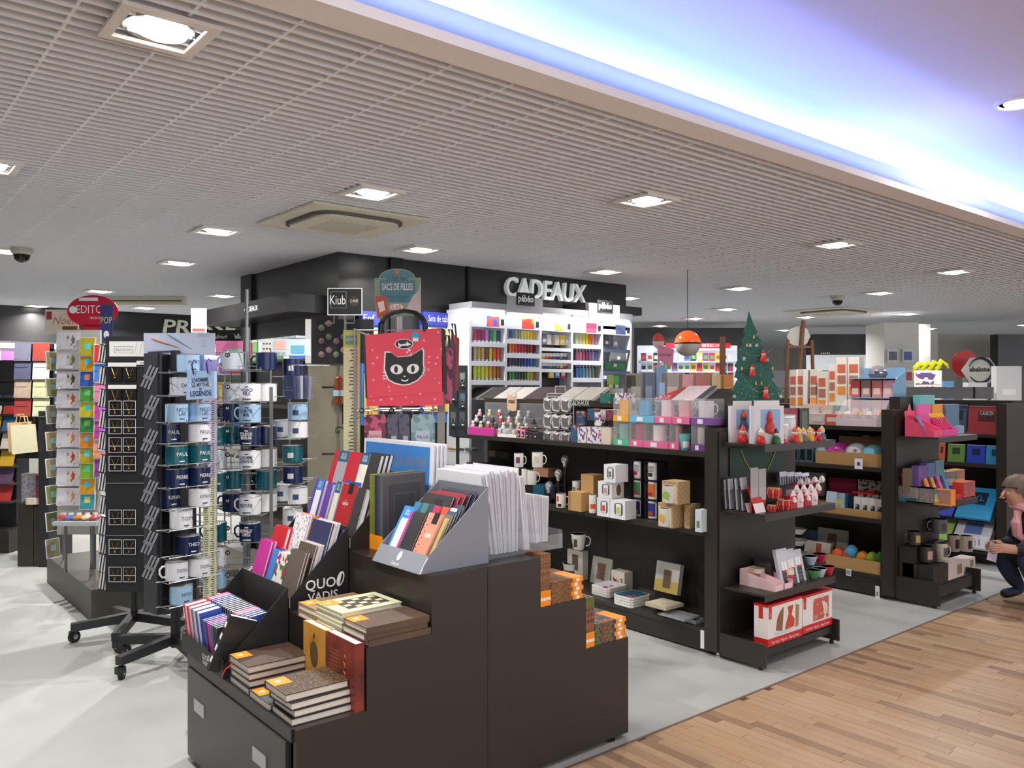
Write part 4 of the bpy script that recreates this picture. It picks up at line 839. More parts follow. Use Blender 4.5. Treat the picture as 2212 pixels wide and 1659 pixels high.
t, r, h = tm('green flowered mug crowning the mug pile', 1215, 1288, 118, 250, ZA + .295, PEG, hang=RC, group=gm); t.location = (3.955, atx(T7(1252, 0)[0], 900, 3.955).y, 1.393)
tb('mug_carton', 'cream carton with violet dots crowning the mug pile', 1296, 1400, 115, 258, 1.393, .08, PEW, X=3.9, group=gm)
tb('mug_carton', 'plain carton lifting the crowning cartons', 1172, 1400, 258, 400, ZA + .15, .11, mat((206, 196, 190), .6), X=3.92, group=gm)
tb('mug_carton', 'plain lower carton lifting the crowning cartons', 1172, 1270, 405, 560, ZA, .07, mat((206, 196, 190), .6), X=3.95, group=gm)
# mugs in clear boxes with coloured feet
def case(label, x0, x1, yt, yb, z, col, mc, X=3.81, dep=.11, lay=''):
    a = T7(x0, yt); b_ = T7(x1, yb); y1 = atx(a[0], 900, X).y; y0 = atx(b_[0], 900, X).y; w = (y1 - y0) / 2; h = .148
    t = thing('mug_case', 'clear mug case with %s foot' % label, 'box', (X, (y0 + y1) / 2, z), 0, 'clear mug cases')
    MB().box(0, dep, -w, w, 0, .038, mat(col, .45)).build('foot', t); MB().box(-.001, 0, -w * .1, w * .4, .006, .032, PAPERW).build('price_tag', t)
    c = MB(); c.box(0, .002, -w, w, .038, h, CLEAR).box(.002, dep - .002, -w, -w + .002, .038, h, CLEAR).box(.002, dep - .002, w - .002, w, .038, h, CLEAR).box(0, dep, -w, w, h - .002, h, CLEAR); c.build('cover', t)
    mm = mat(mc, .25) if isinstance(mc, tuple) else mc
    mug_at('mug', 'mug inside the clear case with %s foot' % label, (X + dep * .5, (y0 + y1) / 2 + w * .12, z + .039), min(w * .62, .042), .095, mm, RC, 'mugs in clear cases')
PK = (236, 110, 160)
for (lab, x0, x1, col, mc) in (('green', 1282, 1415, (90, 190, 150), (120, 170, 160)), ('bright pink', 1420, 1534, PK, (190, 60, 110)), ('broad pink', 1538, 1752, PK, (232, 222, 224)), ('narrow pink', 1758, 1838, PK, (200, 140, 140)), ('purple', 1945, 2066, (120, 70, 140), (226, 214, 214))): case(lab, x0, x1, 440, 600, ZA, col, mc)
for (lab, x0, x1, col, mc) in (('amber', 1282, 1412, (240, 176, 60), (236, 170, 40)), ('sky blue', 1420, 1630, (110, 190, 226), (90, 160, 200)), ('rose, upper left,', 1635, 1780, PK, (232, 214, 222)), ('rose, upper middle,', 1785, 1932, PK, (230, 170, 180)), ('violet, upper right,', 1945, 2130, (130, 84, 160), (226, 220, 226))): case(lab, x0, x1, 270, 430, ZA + .15, col, mc)
t, r, h = tm('turquoise flared cup with white rabbits on the top shelf', 1840, 1948, 482, 630, ZA, mat((120, 206, 206), .3), hang=RC, handle=False, taper=.66); t.location = (3.84, atx(T7(1894, 0)[0], 900, 3.84).y, ZA); decal(t, r * .9, h, WHITE, -1.6, 1.2, .15, .55)
# sloping presenter with books along the spine
pr_ = thing('sloping_presenter', 'black sloping presenter lettered CADEAUX on top of the mug row', 'display', (4.10, 0, 1.36))
ye, ys_ = 2.95, 5.3
MB().prism([(0, 0), (0, .03), (.2, .13), (.22, .13), (.22, 0)], 'y', ye, ys_, SHELF).build('body', pr_); MB().box(-.012, 0, ye, ys_, 0, .045, SHELF).build('front_edge', pr_)
sa = math.atan2(.1, .2)
write('CADEAUX', .055, pr_, (-.0125, atx(1254, 880, 4.1).y, .026), (0, -1, 0), (0, 0, 1), WHITE, width=.2); write('CADEAUX', .055, pr_, (-.0125, atx(1497, 888, 4.1).y, .026), (0, -1, 0), (0, 0, 1), WHITE, width=.22)
def slope_book(px0, px1, cov, lab, th=.02):
    y1 = atx(px0, 860, 4.15).y; y0 = atx(px1, 860, 4.15).y; w = (y1 - y0)
    t = thing('album', lab, 'album', (4.105, (y0 + y1) / 2, 1.392), 0, 'albums on the sloping presenter', (0, -sa, 0)); c = mat(cov, .5) if isinstance(cov, tuple) else cov
    MB().box(.0, .20, -w / 2 + .003, w / 2 - .003, .0, .003, c).box(.0, .20, -w / 2 + .003, w / 2 - .003, th - .003, th, c).build('cover', t); MB().box(.002, .198, -w / 2 + .006, w / 2 - .006, .003, th - .003, PAPERW).build('pages', t)
    return t, w
for k, (a_, b_, c) in enumerate(((1003, 1045, (106, 102, 96)), (1046, 1073, (58, 56, 58)), (1076, 1105, (176, 172, 168)), (1106, 1140, (186, 182, 180)), (1142, 1175, (66, 40, 46)), (1176, 1209, (60, 46, 50)), (1211, 1245, (196, 190, 180)), (1247, 1290, (190, 184, 172)))): slope_book(a_, b_, c, ('olive grey', 'charcoal', 'light grey', 'pale grey', 'plum', 'dark plum', 'ivory', 'beige')[k] + ' album on the sloping presenter')
blk_f = ramp_mat('dark_bouquet', 'cells', [(56, 40, 50), (52, 38, 46), (120, 100, 80), (110, 50, 70)], 40, .5, interp='CONSTANT', pos=(0, .5, .85, .93))
t, w = slope_book(1352, 1372, blk_f, 'dark flowered album on the sloping presenter', .03)
t, w = slope_book(1373, 1412, (64, 54, 60), 'black album with a small grey crest on the sloping presenter', .034); MB().box(.02, .028, -.03, .03, .034, .0345, GREY).build('crest', t)
t, w = slope_book(1414, 1460, (196, 60, 64), 'red album with white flowers on the sloping presenter', .034); MB().box(.01, .05, -w * .35, w * .35, .034, .0345, ramp_mat('white_flowers', 'cells', [(196, 60, 64), (236, 220, 220)], 90, .5, interp='CONSTANT', pos=(0, .55))).build('print', t)
t, w = slope_book(1462, 1512, ramp_mat('speckled_rose', 'voronoi', [(150, 110, 116), (222, 206, 208)], 140, .5, interp='CONSTANT', pos=(0, .3)), 'rose speckled album on the sloping presenter', .03)
t, w = slope_book(1514, 1524, (70, 74, 86), 'slate album at the right end of the sloping presenter', .03)
for k in range(7): MB().box(.002, .203, -.13 + .003 * k, .13 - .002 * k, .03 + .0065 * k, .035 + .0065 * k, PAPERW if k % 3 else mat((206, 120, 150), .6)).build('page_block', None) if False else None
# ================================================================ CHRISTMAS END SHELF
S = lambda x, y: (1520 + x * .205, 840 + y * .205)
ZE = (1.193, .824, .398, .113)
def sb(name, label, x0, x1, yt, yb, z, dep, m, **k):
    a = S(x0, yt); b_ = S(x1, yb); return ebox(name, label, a[0], b_[0], a[1], b_[1], z, dep, m, **k)
GX = 'Christmas goods on the end shelf'
def hang_box(label, x0, x1, yt, yb, dep, Y, c1, c2, tilt):
    t, w, h = sb('toy_box', label, x0, x1, yt + 45, yb, ZE[0], dep, mat((232, 232, 240), .5), Y=Y, tilt=tilt, group=GX); t.rotation_euler[2] = -.5; t.location.x += .02; t.location.y -= .03
    MB().box(-w * .8, w * .7, 0, .004, h, h + .028, WHITE).build('hang_tab', t); MB().box(-w * .55, w * .75, -.001, 0, h * .35, h * .9, mat((150, 190, 230), .5)).build('picture', t)
    MB().lathe([(0, 0), (.022, .01), (.026, .04), (.014, .07), (.018, .085), (.012, .105), (0, .11)], mat(c1, .4), 14).build('doll', t, (w * .05, -.004, h * .25), smooth=True)
    MB().lathe([(.017, .09), (.016, .105), (.001, .13)], mat(c2, .5), 12).build('hat', t, (w * .05, -.004, h * .25), smooth=True)
hang_box('white box with a penguin doll on the Christmas shelf', 232, 400, 135, 550, .03, 2.545, (60, 70, 100), (216, 70, 50), .0)
for k in range(3): hang_box('white box with a Santa doll, %s of three leaning boxes' % ('front', 'middle', 'rear')[k], 515 - 14 * k, 712 - 14 * k, 132, 540, .022, 2.535 + .024 * k, (206, 60, 50), (216, 90, 110), .0)
def sfig(label, x, yt, yb, z, body, head, hat, **k):
    a = S(x, yb); p = atz(a[0], a[1], z); tt = p.x * FW.x + p.y * FW.y; h = (yb - yt) * .205 * tt / F
    Y_ = fit(a[0] - 12, 2.53, .05); p = aty(a[0], a[1], Y_); p.z = z
    return figurine(label, p, h * 1.1, body, head, hat, group=GX, **k)
sfig('red Santa figure in front of the penguin box', 415, 360, 520, ZE[0], (196, 36, 34), (236, 206, 180), (196, 36, 34))
sfig('Santa figure with a sack in front of the Santa boxes', 605, 378, 515, ZE[0], (206, 40, 36), (236, 206, 180), (230, 220, 190))
sfig('snowman figure on a green sledge', 765, 410, 555, ZE[0], (60, 110, 60), (226, 224, 226), (60, 60, 64)); sfig('reclining Santa figure beside the snowman', 840, 465, 558, ZE[0], (206, 40, 44), (232, 200, 180), (206, 40, 44))
for k, (x0, x1, yt, yb, Y) in enumerate(((750, 905, 358, 525, 2.60), (705, 972, 270, 500, 2.70))):
    a = S((x0 + x1) / 2, yb); p = aty(a[0], a[1], Y); tt = p.x * FW.x + p.y * FW.y; r = (x1 - x0) * .205 * tt / F / 2; zt = aty(a[0], S(0, yt)[1], Y).z
    t = thing('storage_tin', '%s white enamel tin on the Christmas shelf' % ('small', 'large')[k], 'tin', (p.x, Y, ZE[0]), 0, GX); h = zt - ZE[0]
    MB().lathe([(0, 0), (r * .95, 0), (r * .95, h * .96)], mat((226, 224, 226), .3), 24).build('body', t, smooth=True); MB().lathe([(0, h), (r * .98, h), (r, h * .97), (r, h * .88), (r * .95, h * .88)], mat((200, 198, 200), .25, .6), 24).build('lid', t, smooth=True)
sb('framed_picture', 'maroon frame behind the enamel tins', 728, 1008, 205, 400, ZE[0], .02, mat((150, 36, 60), .4), Y=2.76, cat='frame'); t, w, h = sb('framed_picture', 'dark green frame beside the maroon frame', 1012, 1112, 205, 380, ZE[0], .02, mat((36, 42, 44), .4), Y=2.75, cat='frame'); MB().box(-w * .6, w * .6, -.001, 0, h * .1, h * .9, mat((90, 100, 80), .4)).build('picture', t)
for k, (x, yt, yb) in enumerate(((960, 400, 545), (1000, 350, 480), (1065, 425, 540), (1050, 350, 470), (1150, 415, 540), (1120, 345, 470), (1215, 410, 530), (1245, 385, 525))):
    sfig('glossy bauble figure, %s from the left of the crowded group' % ORD[k], x, yt, yb, ZE[0], ((196, 40, 44), (206, 160, 60), (190, 40, 60), (60, 110, 120))[k % 4], (236, 216, 206), ((206, 50, 50), (216, 180, 90))[k % 2])
grnp = sb('poster', 'lower edge of a green garland card hanging on the end panel', 278, 860, 600, 785, 1.0, .003, mat((34, 66, 56), .6), Y=2.775, cat='poster')
t, w, h = grnp
for s in (-1, 1):
    MB().tube([(s * w * .65, -.004, h * .9), (s * w * .5, -.004, h * .5), (s * w * .3, -.004, h * .1)], .0028, mat((206, 196, 90), .4)).build('garland', t)
# middle shelf
def marker(label, x0, x1, yt, yb, z, Y, n, capc, card_, grp, tilt=.08):
    t, w, h = sb('marker_pack', label, x0, x1, yt, yb, z, .004, mat(card_, .5), Y=Y, cat='pack', tilt=tilt, group=grp)
    for k in range(n): MB().lathe([(0, 0), (.006, 0), (.006, h * .62), (.0065, h * .62), (.0065, h * .95), (0, h * .95)], mat((170, 172, 184), .35), 8).build('pen', t, (-w + (k + .5) * 2 * w / n, -.008, .004)); 
    MB().box(-w, w, -.0155, -.0145, h * .64, h * .98, mat(capc, .3)).build('cap_strip', t)
    return t
for k in range(4): marker('silver marker pack, %s of the left group on the Christmas shelf' % ORD[k], (212, 262, 335, 390)[k], (262, 310, 388, 450)[k], 950 - 8 * k, 1250, ZE[1], 2.54 + .015 * k, 3, (226, 226, 234), (60, 58, 66), GX)
for k, (x0, x1, c) in enumerate(((465, 545, (40, 32, 36)), (548, 655, (196, 40, 44)))):
    t, w, h = sb('gift_card', ('black', 'red') [k] + ' stocking card on the Christmas shelf', x0, x1, 1012, 1215, ZE[1], .003, mat(c, .5), Y=2.535, tilt=.35, cat='card'); MB().box(-w, w, -.001, 0, 0, h * .35, mat((236, 226, 222), .6)).build('print', t)
for k, x0 in enumerate((500, 582)):
    t, w, h = sb('tag_header', '%s grey rounded header card standing on the Christmas shelf' % ('left', 'right')[k], x0, x0 + 76, 830 + 12 * k, 930, ZE[1] + .06, .003, mat((176, 174, 180), .6), Y=2.60, cat='card'); MB().box(-w * .9, w * .9, .0, .003, -.06, 0, mat((170, 40, 50), .5)).build('pack', t)
bsk = ramp_mat('red_wicker', 'stripe', [(150, 24, 34), (216, 60, 60), (236, 150, 140)], 40, .5)
for k, (x0, x1, yt, yb) in enumerate(((665, 812, 1035, 1145), (668, 762, 1150, 1250), (770, 920, 1148, 1262))):
    z = ZE[1] + (.065 if k == 0 else 0)
    a = S((x0 + x1) / 2, yb); p = aty(a[0], a[1], 2.565 if k else 2.60); tt = p.x * FW.x + p.y * FW.y; r = (x1 - x0) * .205 * tt / F / 2
    t = thing('basket', '%s red and white striped candle pot on the Christmas shelf' % ('upper', 'lower left', 'lower right')[k], 'pot', (p.x, p.y, z), 0, GX)
    for q in range(14):
        an = 2 * PI * q / 14; MB().tube([(r * .7 * math.cos(an), r * .7 * math.sin(an), 0), (r * math.cos(an), r * math.sin(an), r * .7), (r * .85 * math.cos(an), r * .85 * math.sin(an), r * 1.3)], r * .17, mat((206, 44, 50), .5) if q % 2 else mat((226, 120, 116), .5), 5).build('stripe', t)
    MB().lathe([(0, .002), (r * .7, .002), (r * .95, r * .7), (r * .82, r * 1.25), (0, r * 1.2)], mat((176, 36, 44), .5), 18).build('body', t, smooth=True); MB().tube([(r * .86 * math.cos(2 * PI * q / 16), r * .86 * math.sin(2 * PI * q / 16), r * 1.3) for q in range(16)], r * .1, mat((196, 190, 110), .5), 5, True).build('rim', t)
for i in range(3):
    for k in range(4):
        x0 = 805 + 75 * k + 35 * i; yt = 1130 - 62 * i - 6 * k; z = ZE[1] + .0 + .05 * i
        t, w, h = sb('ornament_box', 'pink ornament box, %s of the %s row on the Christmas shelf' % (ORD[k], ('front', 'middle', 'rear')[i]), x0 + 110, x0 + 172, yt, yt + 120, z, .05, mat((240, 206, 206) if (i + k) % 2 else (190, 40, 50), .5), Y=2.54 + .055 * i, group=GX)
        MB().prism([(-w, h), (w, h), (w * .4, h + .03), (-w * .4, h + .03)], 'y', .0, .002, mat((236, 214, 210), .5)).build('flap', t); MB().lathe([(0, 0), (w * .5, .01), (w * .4, .03), (0, .04)], mat((236, 230, 226), .4), 10).build('ornament', t, (0, -.004, h * .4), smooth=True)
for k in range(4): marker('silver marker pack, %s of the rear group on the Christmas shelf' % ORD[k], 785 + 78 * k, 860 + 78 * k, 870 + 5 * k, 1040, ZE[1] + .1, 2.72, 3, (206, 206, 226), (80, 80, 96), GX)
# third shelf
U = lambda x, y: (1500 + x * .193, 1160 + y * .193)
def ub(name, label, x0, x1, yt, yb, z, dep, m, **k):
    a = U(x0, yt); b_ = U(x1, yb); return ebox(name, label, a[0], b_[0], a[1], b_[1], z, dep, m, **k)
pkc = mat((240, 206, 206), .6)
for k in range(2):
    a = atz(*U(880 + 95 * k, 585 - 25 * k), ZE[2]); t = thing('sloped_tray', '%s pink cardboard sorting tray on the lower end shelf' % ('left', 'right')[k], 'tray', (a.x - .045, 2.52, ZE[2]), 0, GX)
    for x in (0, .085): MB().prism([(0, 0), (0, .042), (.225, .088), (.225, 0)], 'x', x, x + .003, pkc).build('side', t)
    MB().box(.003, .085, 0, .225, 0, .003, pkc).build('bottom', t); MB().box(.003, .085, .222, .225, .003, .088, pkc).build('back', t); MB().box(.003, .085, 0, .003, .003, .03, pkc).build('front', t); MB().box(.003, .085, .11, .113, .003, .04, pkc).build('divider', t)
for k, (x, c1) in enumerate(((900, (190, 90, 120)), (1015, (196, 60, 90)))):
    p = aty(*U(x, 470), 2.57); t = thing('candle_jar', '%s cream-lidded candle jar behind the pink trays' % ('left', 'right')[k], 'jar', (p.x + .03, 2.70 - .12 * k, ZE[2] + .001), 0, GX)
    MB().lathe([(0, 0), (.04, 0), (.042, .06), (0, .06)], mat(c1, .4), 18).build('jar', t, smooth=True); MB().lathe([(0, .085), (.04, .085), (.042, .06), (0, .06)], mat((226, 216, 190), .5), 18).build('lid', t, smooth=True)
p = aty(*U(820, 300), 2.70); t = thing('round_tin', 'dark round tin at the back of the lower end shelf', 'tin', (p.x + .0, 2.70, ZE[2]), 0, GX); MB().lathe([(0, 0), (.075, 0), (.075, .09), (.08, .09), (.08, .115), (0, .115)], mat((60, 58, 64), .4), 24).build('tin', t, smooth=True); MB().lathe([(.0755, .02), (.0765, .02), (.0765, .05), (.0755, .05)], mat((170, 30, 50), .5), 24).build('red_band', t)
for k in range(3):
    t = ebox('marker_box', '%s clear marker box leaning on the lower end shelf' % ORD[k], U(985 + 75 * k, 0)[0], U(1105 + 75 * k, 0)[0], U(0, 135 + 5 * k)[1], U(0, 470 - 14 * k)[1], ZE[2], .02, mat((190, 190, 200), .3), Y=2.545 + .012 * k, tilt=.22, cat='box', group=GX)[0]
    for q in range(2): MB().box(-.024 + .026 * q, -.002 + .026 * q, -.003, 0, .09, .135, WHITE).build('cap', t)
    MB().box(-.027, .027, -.004, -.003, .0, .09, mat((40, 34, 40), .4)).build('card', t); MB().box(-.027, .027, -.005, -.004, .082, .09, mat((206, 40, 60), .5)).build('red_edge', t)
    write('- -\n- - -\n- -', .024, t, (0, -.0045, .04), (1, 0, 0), (0, 0, 1), WHITE, width=.035)
for k, (x, y, c) in enumerate(((1300, 250, (196, 206, 226)), (1405, 240, (190, 50, 64)), (1335, 400, (90, 150, 100)), (1400, 385, (200, 210, 230)), (1490, 375, (200, 50, 60)))):
    z = ZE[2] + (.06 if k < 2 else 0); p = aty(*U(x, y), 2.56 if k > 1 else 2.62)
    mug_at('bowl', '%s small bowl of the cluster on the lower end shelf' % ('upper pale', 'upper red', 'green', 'pale blue', 'red')[k], (p.x, p.y, z), .04, .05, mat(c, .3), 0, GX, handle=False, taper=.55, cat='bowl')
# toy boxes on the base
rd = mat((206, 36, 44), .45); wb = mat((236, 230, 226), .5)
for k, (x0, x1, yt, yb, dx) in enumerate(((822, 1205, 720, 1205, 0), (1212, 1540, 625, 1075, 0))):
    t, w, h = ub('toy_box', '%s red and white toy box on the base of the end shelf' % ('left', 'right')[k], x0, x1, yt - 5, yb, ZE[3], .085, wb, Y=2.52 + .012 * k)
    MB().box(-w - .001, w + .001, -.001, .086, h - .012, h + .001, rd).build('red_top', t); MB().box(-w - .001, w + .001, -.001, .086, 0, .042, rd).build('red_foot', t); MB().box(-w + .01, -w + .034, -.002, -.001, h - .075, h - .01, rd).build('red_tab', t); MB().box(-w - .002, -w - .001, .03, .055, h - .075, h - .01, rd).build('red_tab', t)
    write('J', .03, t, (-w + .022, -.0025, h - .05), (1, 0, 0), (0, 0, 1), WHITE)
    write('Push Noel - Magnetic - Magnetic Noel', .02, t, (0, -.0015, .018), (1, 0, 0), (0, 0, 1), WHITE, width=w * 1.6)
    if k == 0:
        MB().prism([(-w * .55, h * .35), (-w * .2, h * .3), (-w * .15, h * .6), (-w * .12, h * .86), (-w * .3, h * .78), (-w * .45, h * .65)], 'y', -.003, -.001, mat((140, 96, 60), .5)).build('toy_print', t)
        MB().prism([(-w * .02, h * .3), (w * .5, h * .32), (w * .52, h * .5), (w * .35, h * .62), (w * .45, h * .85), (w * .15, h * .84), (w * .2, h * .66), (w * .05, h * .45)], 'y', -.003, -.001, mat((206, 70, 50), .5)).build('toy_print', t)
        MB().prism([(w * .6, h * .28), (w * .75, h * .3), (w * .8, h * .8), (w * .62, h * .85)], 'y', -.003, -.001, mat((170, 130, 90), .5)).build('window', t)
        MB().box(-w * .6, w * .3, -.002, -.001, .05, h * .3, mat((206, 220, 220), .5)).build('ground_print', t)
    else: MB().box(-w * .3, w * .75, -.002, -.001, h * .25, h * .84, ramp_mat('gift_print', 'cells', [(190, 150, 130), (200, 90, 80), (226, 210, 190), (150, 110, 90)], 30, .4, interp='CONSTANT')).build('window', t)
# ================================================================ SECOND SHELF ROW
V = lambda x, y: (1680 + x * .3014, 840 + y * .3014)
def vb(name, label, x0, x1, yt, yb, z, dep, m, **k):
    a = V(x0, yt); b_ = V(x1, yb); return gbox(name, label, a[0], b_[0], a[1], b_[1], z, dep, m, **k)
ZG = (1.215, .925, .558, .16); GG = 'toys and gifts on the second shelf row'
def open_tray(label, x0, x1, yt, yb, z, X, dep=.26, m=KRAFT, over=0):
    y1 = atx(V(x0, 0)[0], 950, X).y; y0 = max(2.85, atx(V(x1, 0)[0], 950, X).y); h = atx(V(x1, 0)[0], V(0, yt)[1], X).z - z
    t = thing('open_carton', label, 'carton', (X, y0, z), 0, 'open cardboard trays'); w = y1 - y0
    MB().box(0, .004, 0, w, 0, h, m).build('front', t); MB().box(.004, dep, 0, w, 0, .004, m).build('bottom', t); MB().box(.004, dep, 0, .004, .004, h, m).build('side', t); MB().box(.004, dep, w - .004, w, .004, h, m).build('side', t); MB().box(dep - .004, dep, .004, w - .004, .004, h * 1.1, m).build('back', t)
    return y0, y1, h
# upper trays
y0, y1, h = open_tray('open cardboard tray of plush toys on the second shelf', 270, 742, 470, 540, ZG[1], 5.775)
def plush(label, px, py, t_, sx, sy, sz, c, name='plush_toy', spots=None, cat='toy'):
    p = atd(px, py, t_); t = thing(name, label, cat, p, RC, GG)
    MB().lathe([(0, -sz), (sx * .7, -sz * .75), (sx, -sz * .1), (sx * .85, sz * .5), (sx * .4, sz * .9), (0, sz)], mat(c, .8, grain=.08), 16, sy=sy / sx).build('body', t, smooth=True)
    if spots:
        for q in range(3): MB().lathe([(0, -.012), (.016, 0), (0, .012)], mat(spots, .7), 8).build('spot', t, ((q - 1) * sx * .45, -sy * .85, sz * (.3 - .3 * (q % 2))))
    return t
D2 = lambda px, X: X / ray(px, 0).x
for k, (x, y, sx, sz, c, s) in enumerate(((325, 450, .06, .06, (200, 226, 226), None), (440, 440, .10, .06, (206, 60, 170), (236, 170, 220)), (570, 455, .09, .07, (226, 222, 224), (150, 146, 156)), (690, 460, .09, .06, (130, 206, 224), None))):
    px, py = V(x, y); plush(('pale aqua', 'magenta', 'white spotted', 'turquoise')[k] + ' plush toy lying in the upper cardboard tray', px, py, D2(px, 5.86), sx, .07, sz, c, spots=s)
y0, y1, h = open_tray('rear cardboard tray with white masks on the second shelf', 440, 742, 350, 420, ZG[1] + .09, 5.92, .16, mat((120, 92, 66), .8))
for k, (x, y, c) in enumerate(((510, 385, (90, 80, 84)), (640, 380, (206, 200, 200)), (725, 385, (196, 200, 186)))):
    px, py = V(x, y); plush(('dark', 'white', 'pale green')[k] + ' round plush in the rear cardboard tray', px, py, D2(px, 5.98), .06, .05, .055, c)
for k, x0 in enumerate((100, 155, 205)):
    t, w, hh = vb('charm_box', '%s small blue window box on the second shelf' % ('left', 'middle', 'right')[k], x0, x0 + 46, 410, 495, ZG[1], .06, mat((80, 110, 130), .5), X=5.78); MB().box(-.001, 0, -w * .7, w * .7, hh * .12, hh * .8, mat((30, 34, 40), .3)).build('window', t)
t = thing('price_card', 'white price card hanging below the plush tray', 'tag', atx(*V(580, 500), 5.745), 0); MB().box(-.002, 0, -.03, .03, -.075, .0, PAPERW).build('card', t); MB().box(-.003, -.002, -.012, .012, -.05, -.025, mat((60, 80, 140), .6)).build('print', t)
# middle tray
y0, y1, h = open_tray('long cardboard tray of pouches and calendars on the third shelf', 100, 748, 885, 945, ZG[2], 5.775)
for k, (x0, x1, yt, c, lab) in enumerate(((340, 410, 735, (200, 226, 240), 'pale blue'), (395, 470, 745, (190, 220, 240), 'pale blue with sun'), (462, 498, 750, (60, 110, 150), 'petrol blue'), (500, 530, 755, (50, 90, 130), 'dark blue'))):
    t, w, hh = vb('pouch', lab + ' fabric pouch in the long cardboard tray', x0, x1, yt, 900, ZG[2] + .006, .02, mat(c, .7), X=5.80 + .03 * k, cat='pouch', tilt=.15)
    if k == 1: MB().lathe([(0, 0), (.025, .002), (0, .004)], mat((240, 206, 90), .6), 12).build('sun', t, (-.002, 0, hh * .5), (0, -PI / 2, 0))
for k, x0 in enumerate((545, 600, 655, 705)):
    t, w, hh = vb('gift_bag', '%s white bag with little figures in the long cardboard tray' % ORD[k], x0, x0 + 52, 775 + 6 * k, 905, ZG[2] + .006, .03, mat((232, 228, 228), .6), X=5.80, cat='bag'); MB().box(-.001, 0, -w * .6, w * .6, hh * .2, hh * .6, ramp_mat('tiny_people_%d' % k, 'cells', [(232, 228, 228), (60, 56, 60), (150, 190, 150), (206, 90, 80)], 60, .6, interp='CONSTANT')).build('print', t)
t, w, hh = vb('gift_box', 'flat red box lying on the white bags', 535, 680, 750, 775, ZG[2] + .16, .12, mat((216, 40, 50), .5), X=5.83)
t, w, hh = vb('gift_box', 'crimson flat box standing at the back of the third shelf', 365, 565, 640, 800, ZG[2] + .09, .02, mat((150, 30, 70), .5), X=6.05)
t, w, hh = vb('gift_box', 'patterned black and white box at the back of the third shelf', 575, 748, 655, 790, ZG[2] + .09, .02, ramp_mat('drop_pattern', 'voronoi', [(60, 56, 60), (226, 216, 210)], 36, .5, interp='CONSTANT', pos=(0, .38)), X=6.03)
t, w, hh = vb('gift_bag', 'clear bag with black handles at the left of the third shelf', 225, 330, 600, 760, ZG[2] + .09, .03, mat((130, 130, 136), .4), X=5.98)
# base: framed pictures and toy vegetables
t, w, hh = vb('framed_picture', 'grey picture of a plant in a pot at the back of the base', 275, 490, 1005, 1200, ZG[3], .02, mat((150, 150, 140), .6), X=5.98, cat='frame', tilt=.12); MB().box(-.001, 0, -w * .3, w * .3, hh * .2, hh * .85, ramp_mat('plant_print', 'noise', [(60, 80, 50), (110, 60, 50), (150, 150, 140)], 40, .6)).build('picture', t)
t, w, hh = vb('tea_towel', 'cream tea towel with a Christmas tree print on the base', 185, 370, 1095, 1225, ZG[3], .03, mat((226, 220, 206), .7), X=5.90, cat='towel', tilt=.15); MB().box(-.001, 0, -w * .3, w * .1, hh * .3, hh * .9, ramp_mat('fir_print', 'noise', [(70, 110, 50), (190, 60, 40), (226, 220, 206)], 50, .6)).build('print', t)
t, w, hh = vb('plate', 'dark plate standing left of the plant picture', 165, 270, 1010, 1120, ZG[3] + .06, .015, mat((70, 76, 96), .3), X=5.97, cat='plate', tilt=.1)
for k, y in enumerate((1020, 1075, 1130)):
    p = atx(*V(125, y + 30), 5.86); mug_at('bowl', '%s white bowl with a dark rim at the left of the base' % ('upper', 'middle', 'lower')[k], (5.9, p.y, ZG[3] + .09 * (2 - k)), .075, .05, WG, 0, 'stacked white bowls', rim=INK, taper=.5, handle=False, cat='bowl')
y0, y1, h = open_tray('cardboard tray of toy vegetables on the base of the second shelf row', 345, 735, 1245, 1330, ZG[3], 5.765, .2)
for k, (x, y, sx, sz, c) in enumerate(((440, 1185, .055, .05, (236, 104, 50)), (510, 1190, .05, .05, (226, 84, 40)), (530, 1165, .05, .05, (90, 170, 216)), (610, 1210, .05, .05, (226, 140, 40)), (680, 1215, .05, .05, (150, 170, 60)), (560, 1240, .045, .04, (60, 120, 60)), (650, 1260, .045, .035, (170, 190, 70)), (590, 1262, .05, .03, (196, 170, 90)), (720, 1265, .04, .03, (226, 120, 50)), (735, 1215, .03, .05, (70, 150, 70)))):
    px, py = V(x, y); plush(('orange', 'red-orange', 'blue', 'pumpkin orange', 'olive green', 'dark green', 'lime', 'straw coloured', 'small orange', 'leaf green')[k] + ' felt vegetable toy in the base tray', px, py, D2(px, 5.85), sx, sx * .8, sz, c, name='toy_vegetable')
t = thing('price_card', 'small white price tag on the front of the vegetable tray', 'tag', atx(*V(508, 1310), 5.755), 0); MB().box(-.002, 0, -.02, .02, -.03, .02, PAPERW).build('card', t); MB().box(-.003, -.002, -.015, .015, -.02, .01, GREY).build('print', t)
t = thing('paper_tag', 'white paper hanging at the foot of the second end panel', 'tag', atx(*V(725, 1455), 5.735), 0); MB().box(-.002, 0, -.005, .025, -.05, .04, PAPERW).build('paper', t); MB().box(-.003, -.002, .002, .018, -.03, .0, GREY).build('print', t)
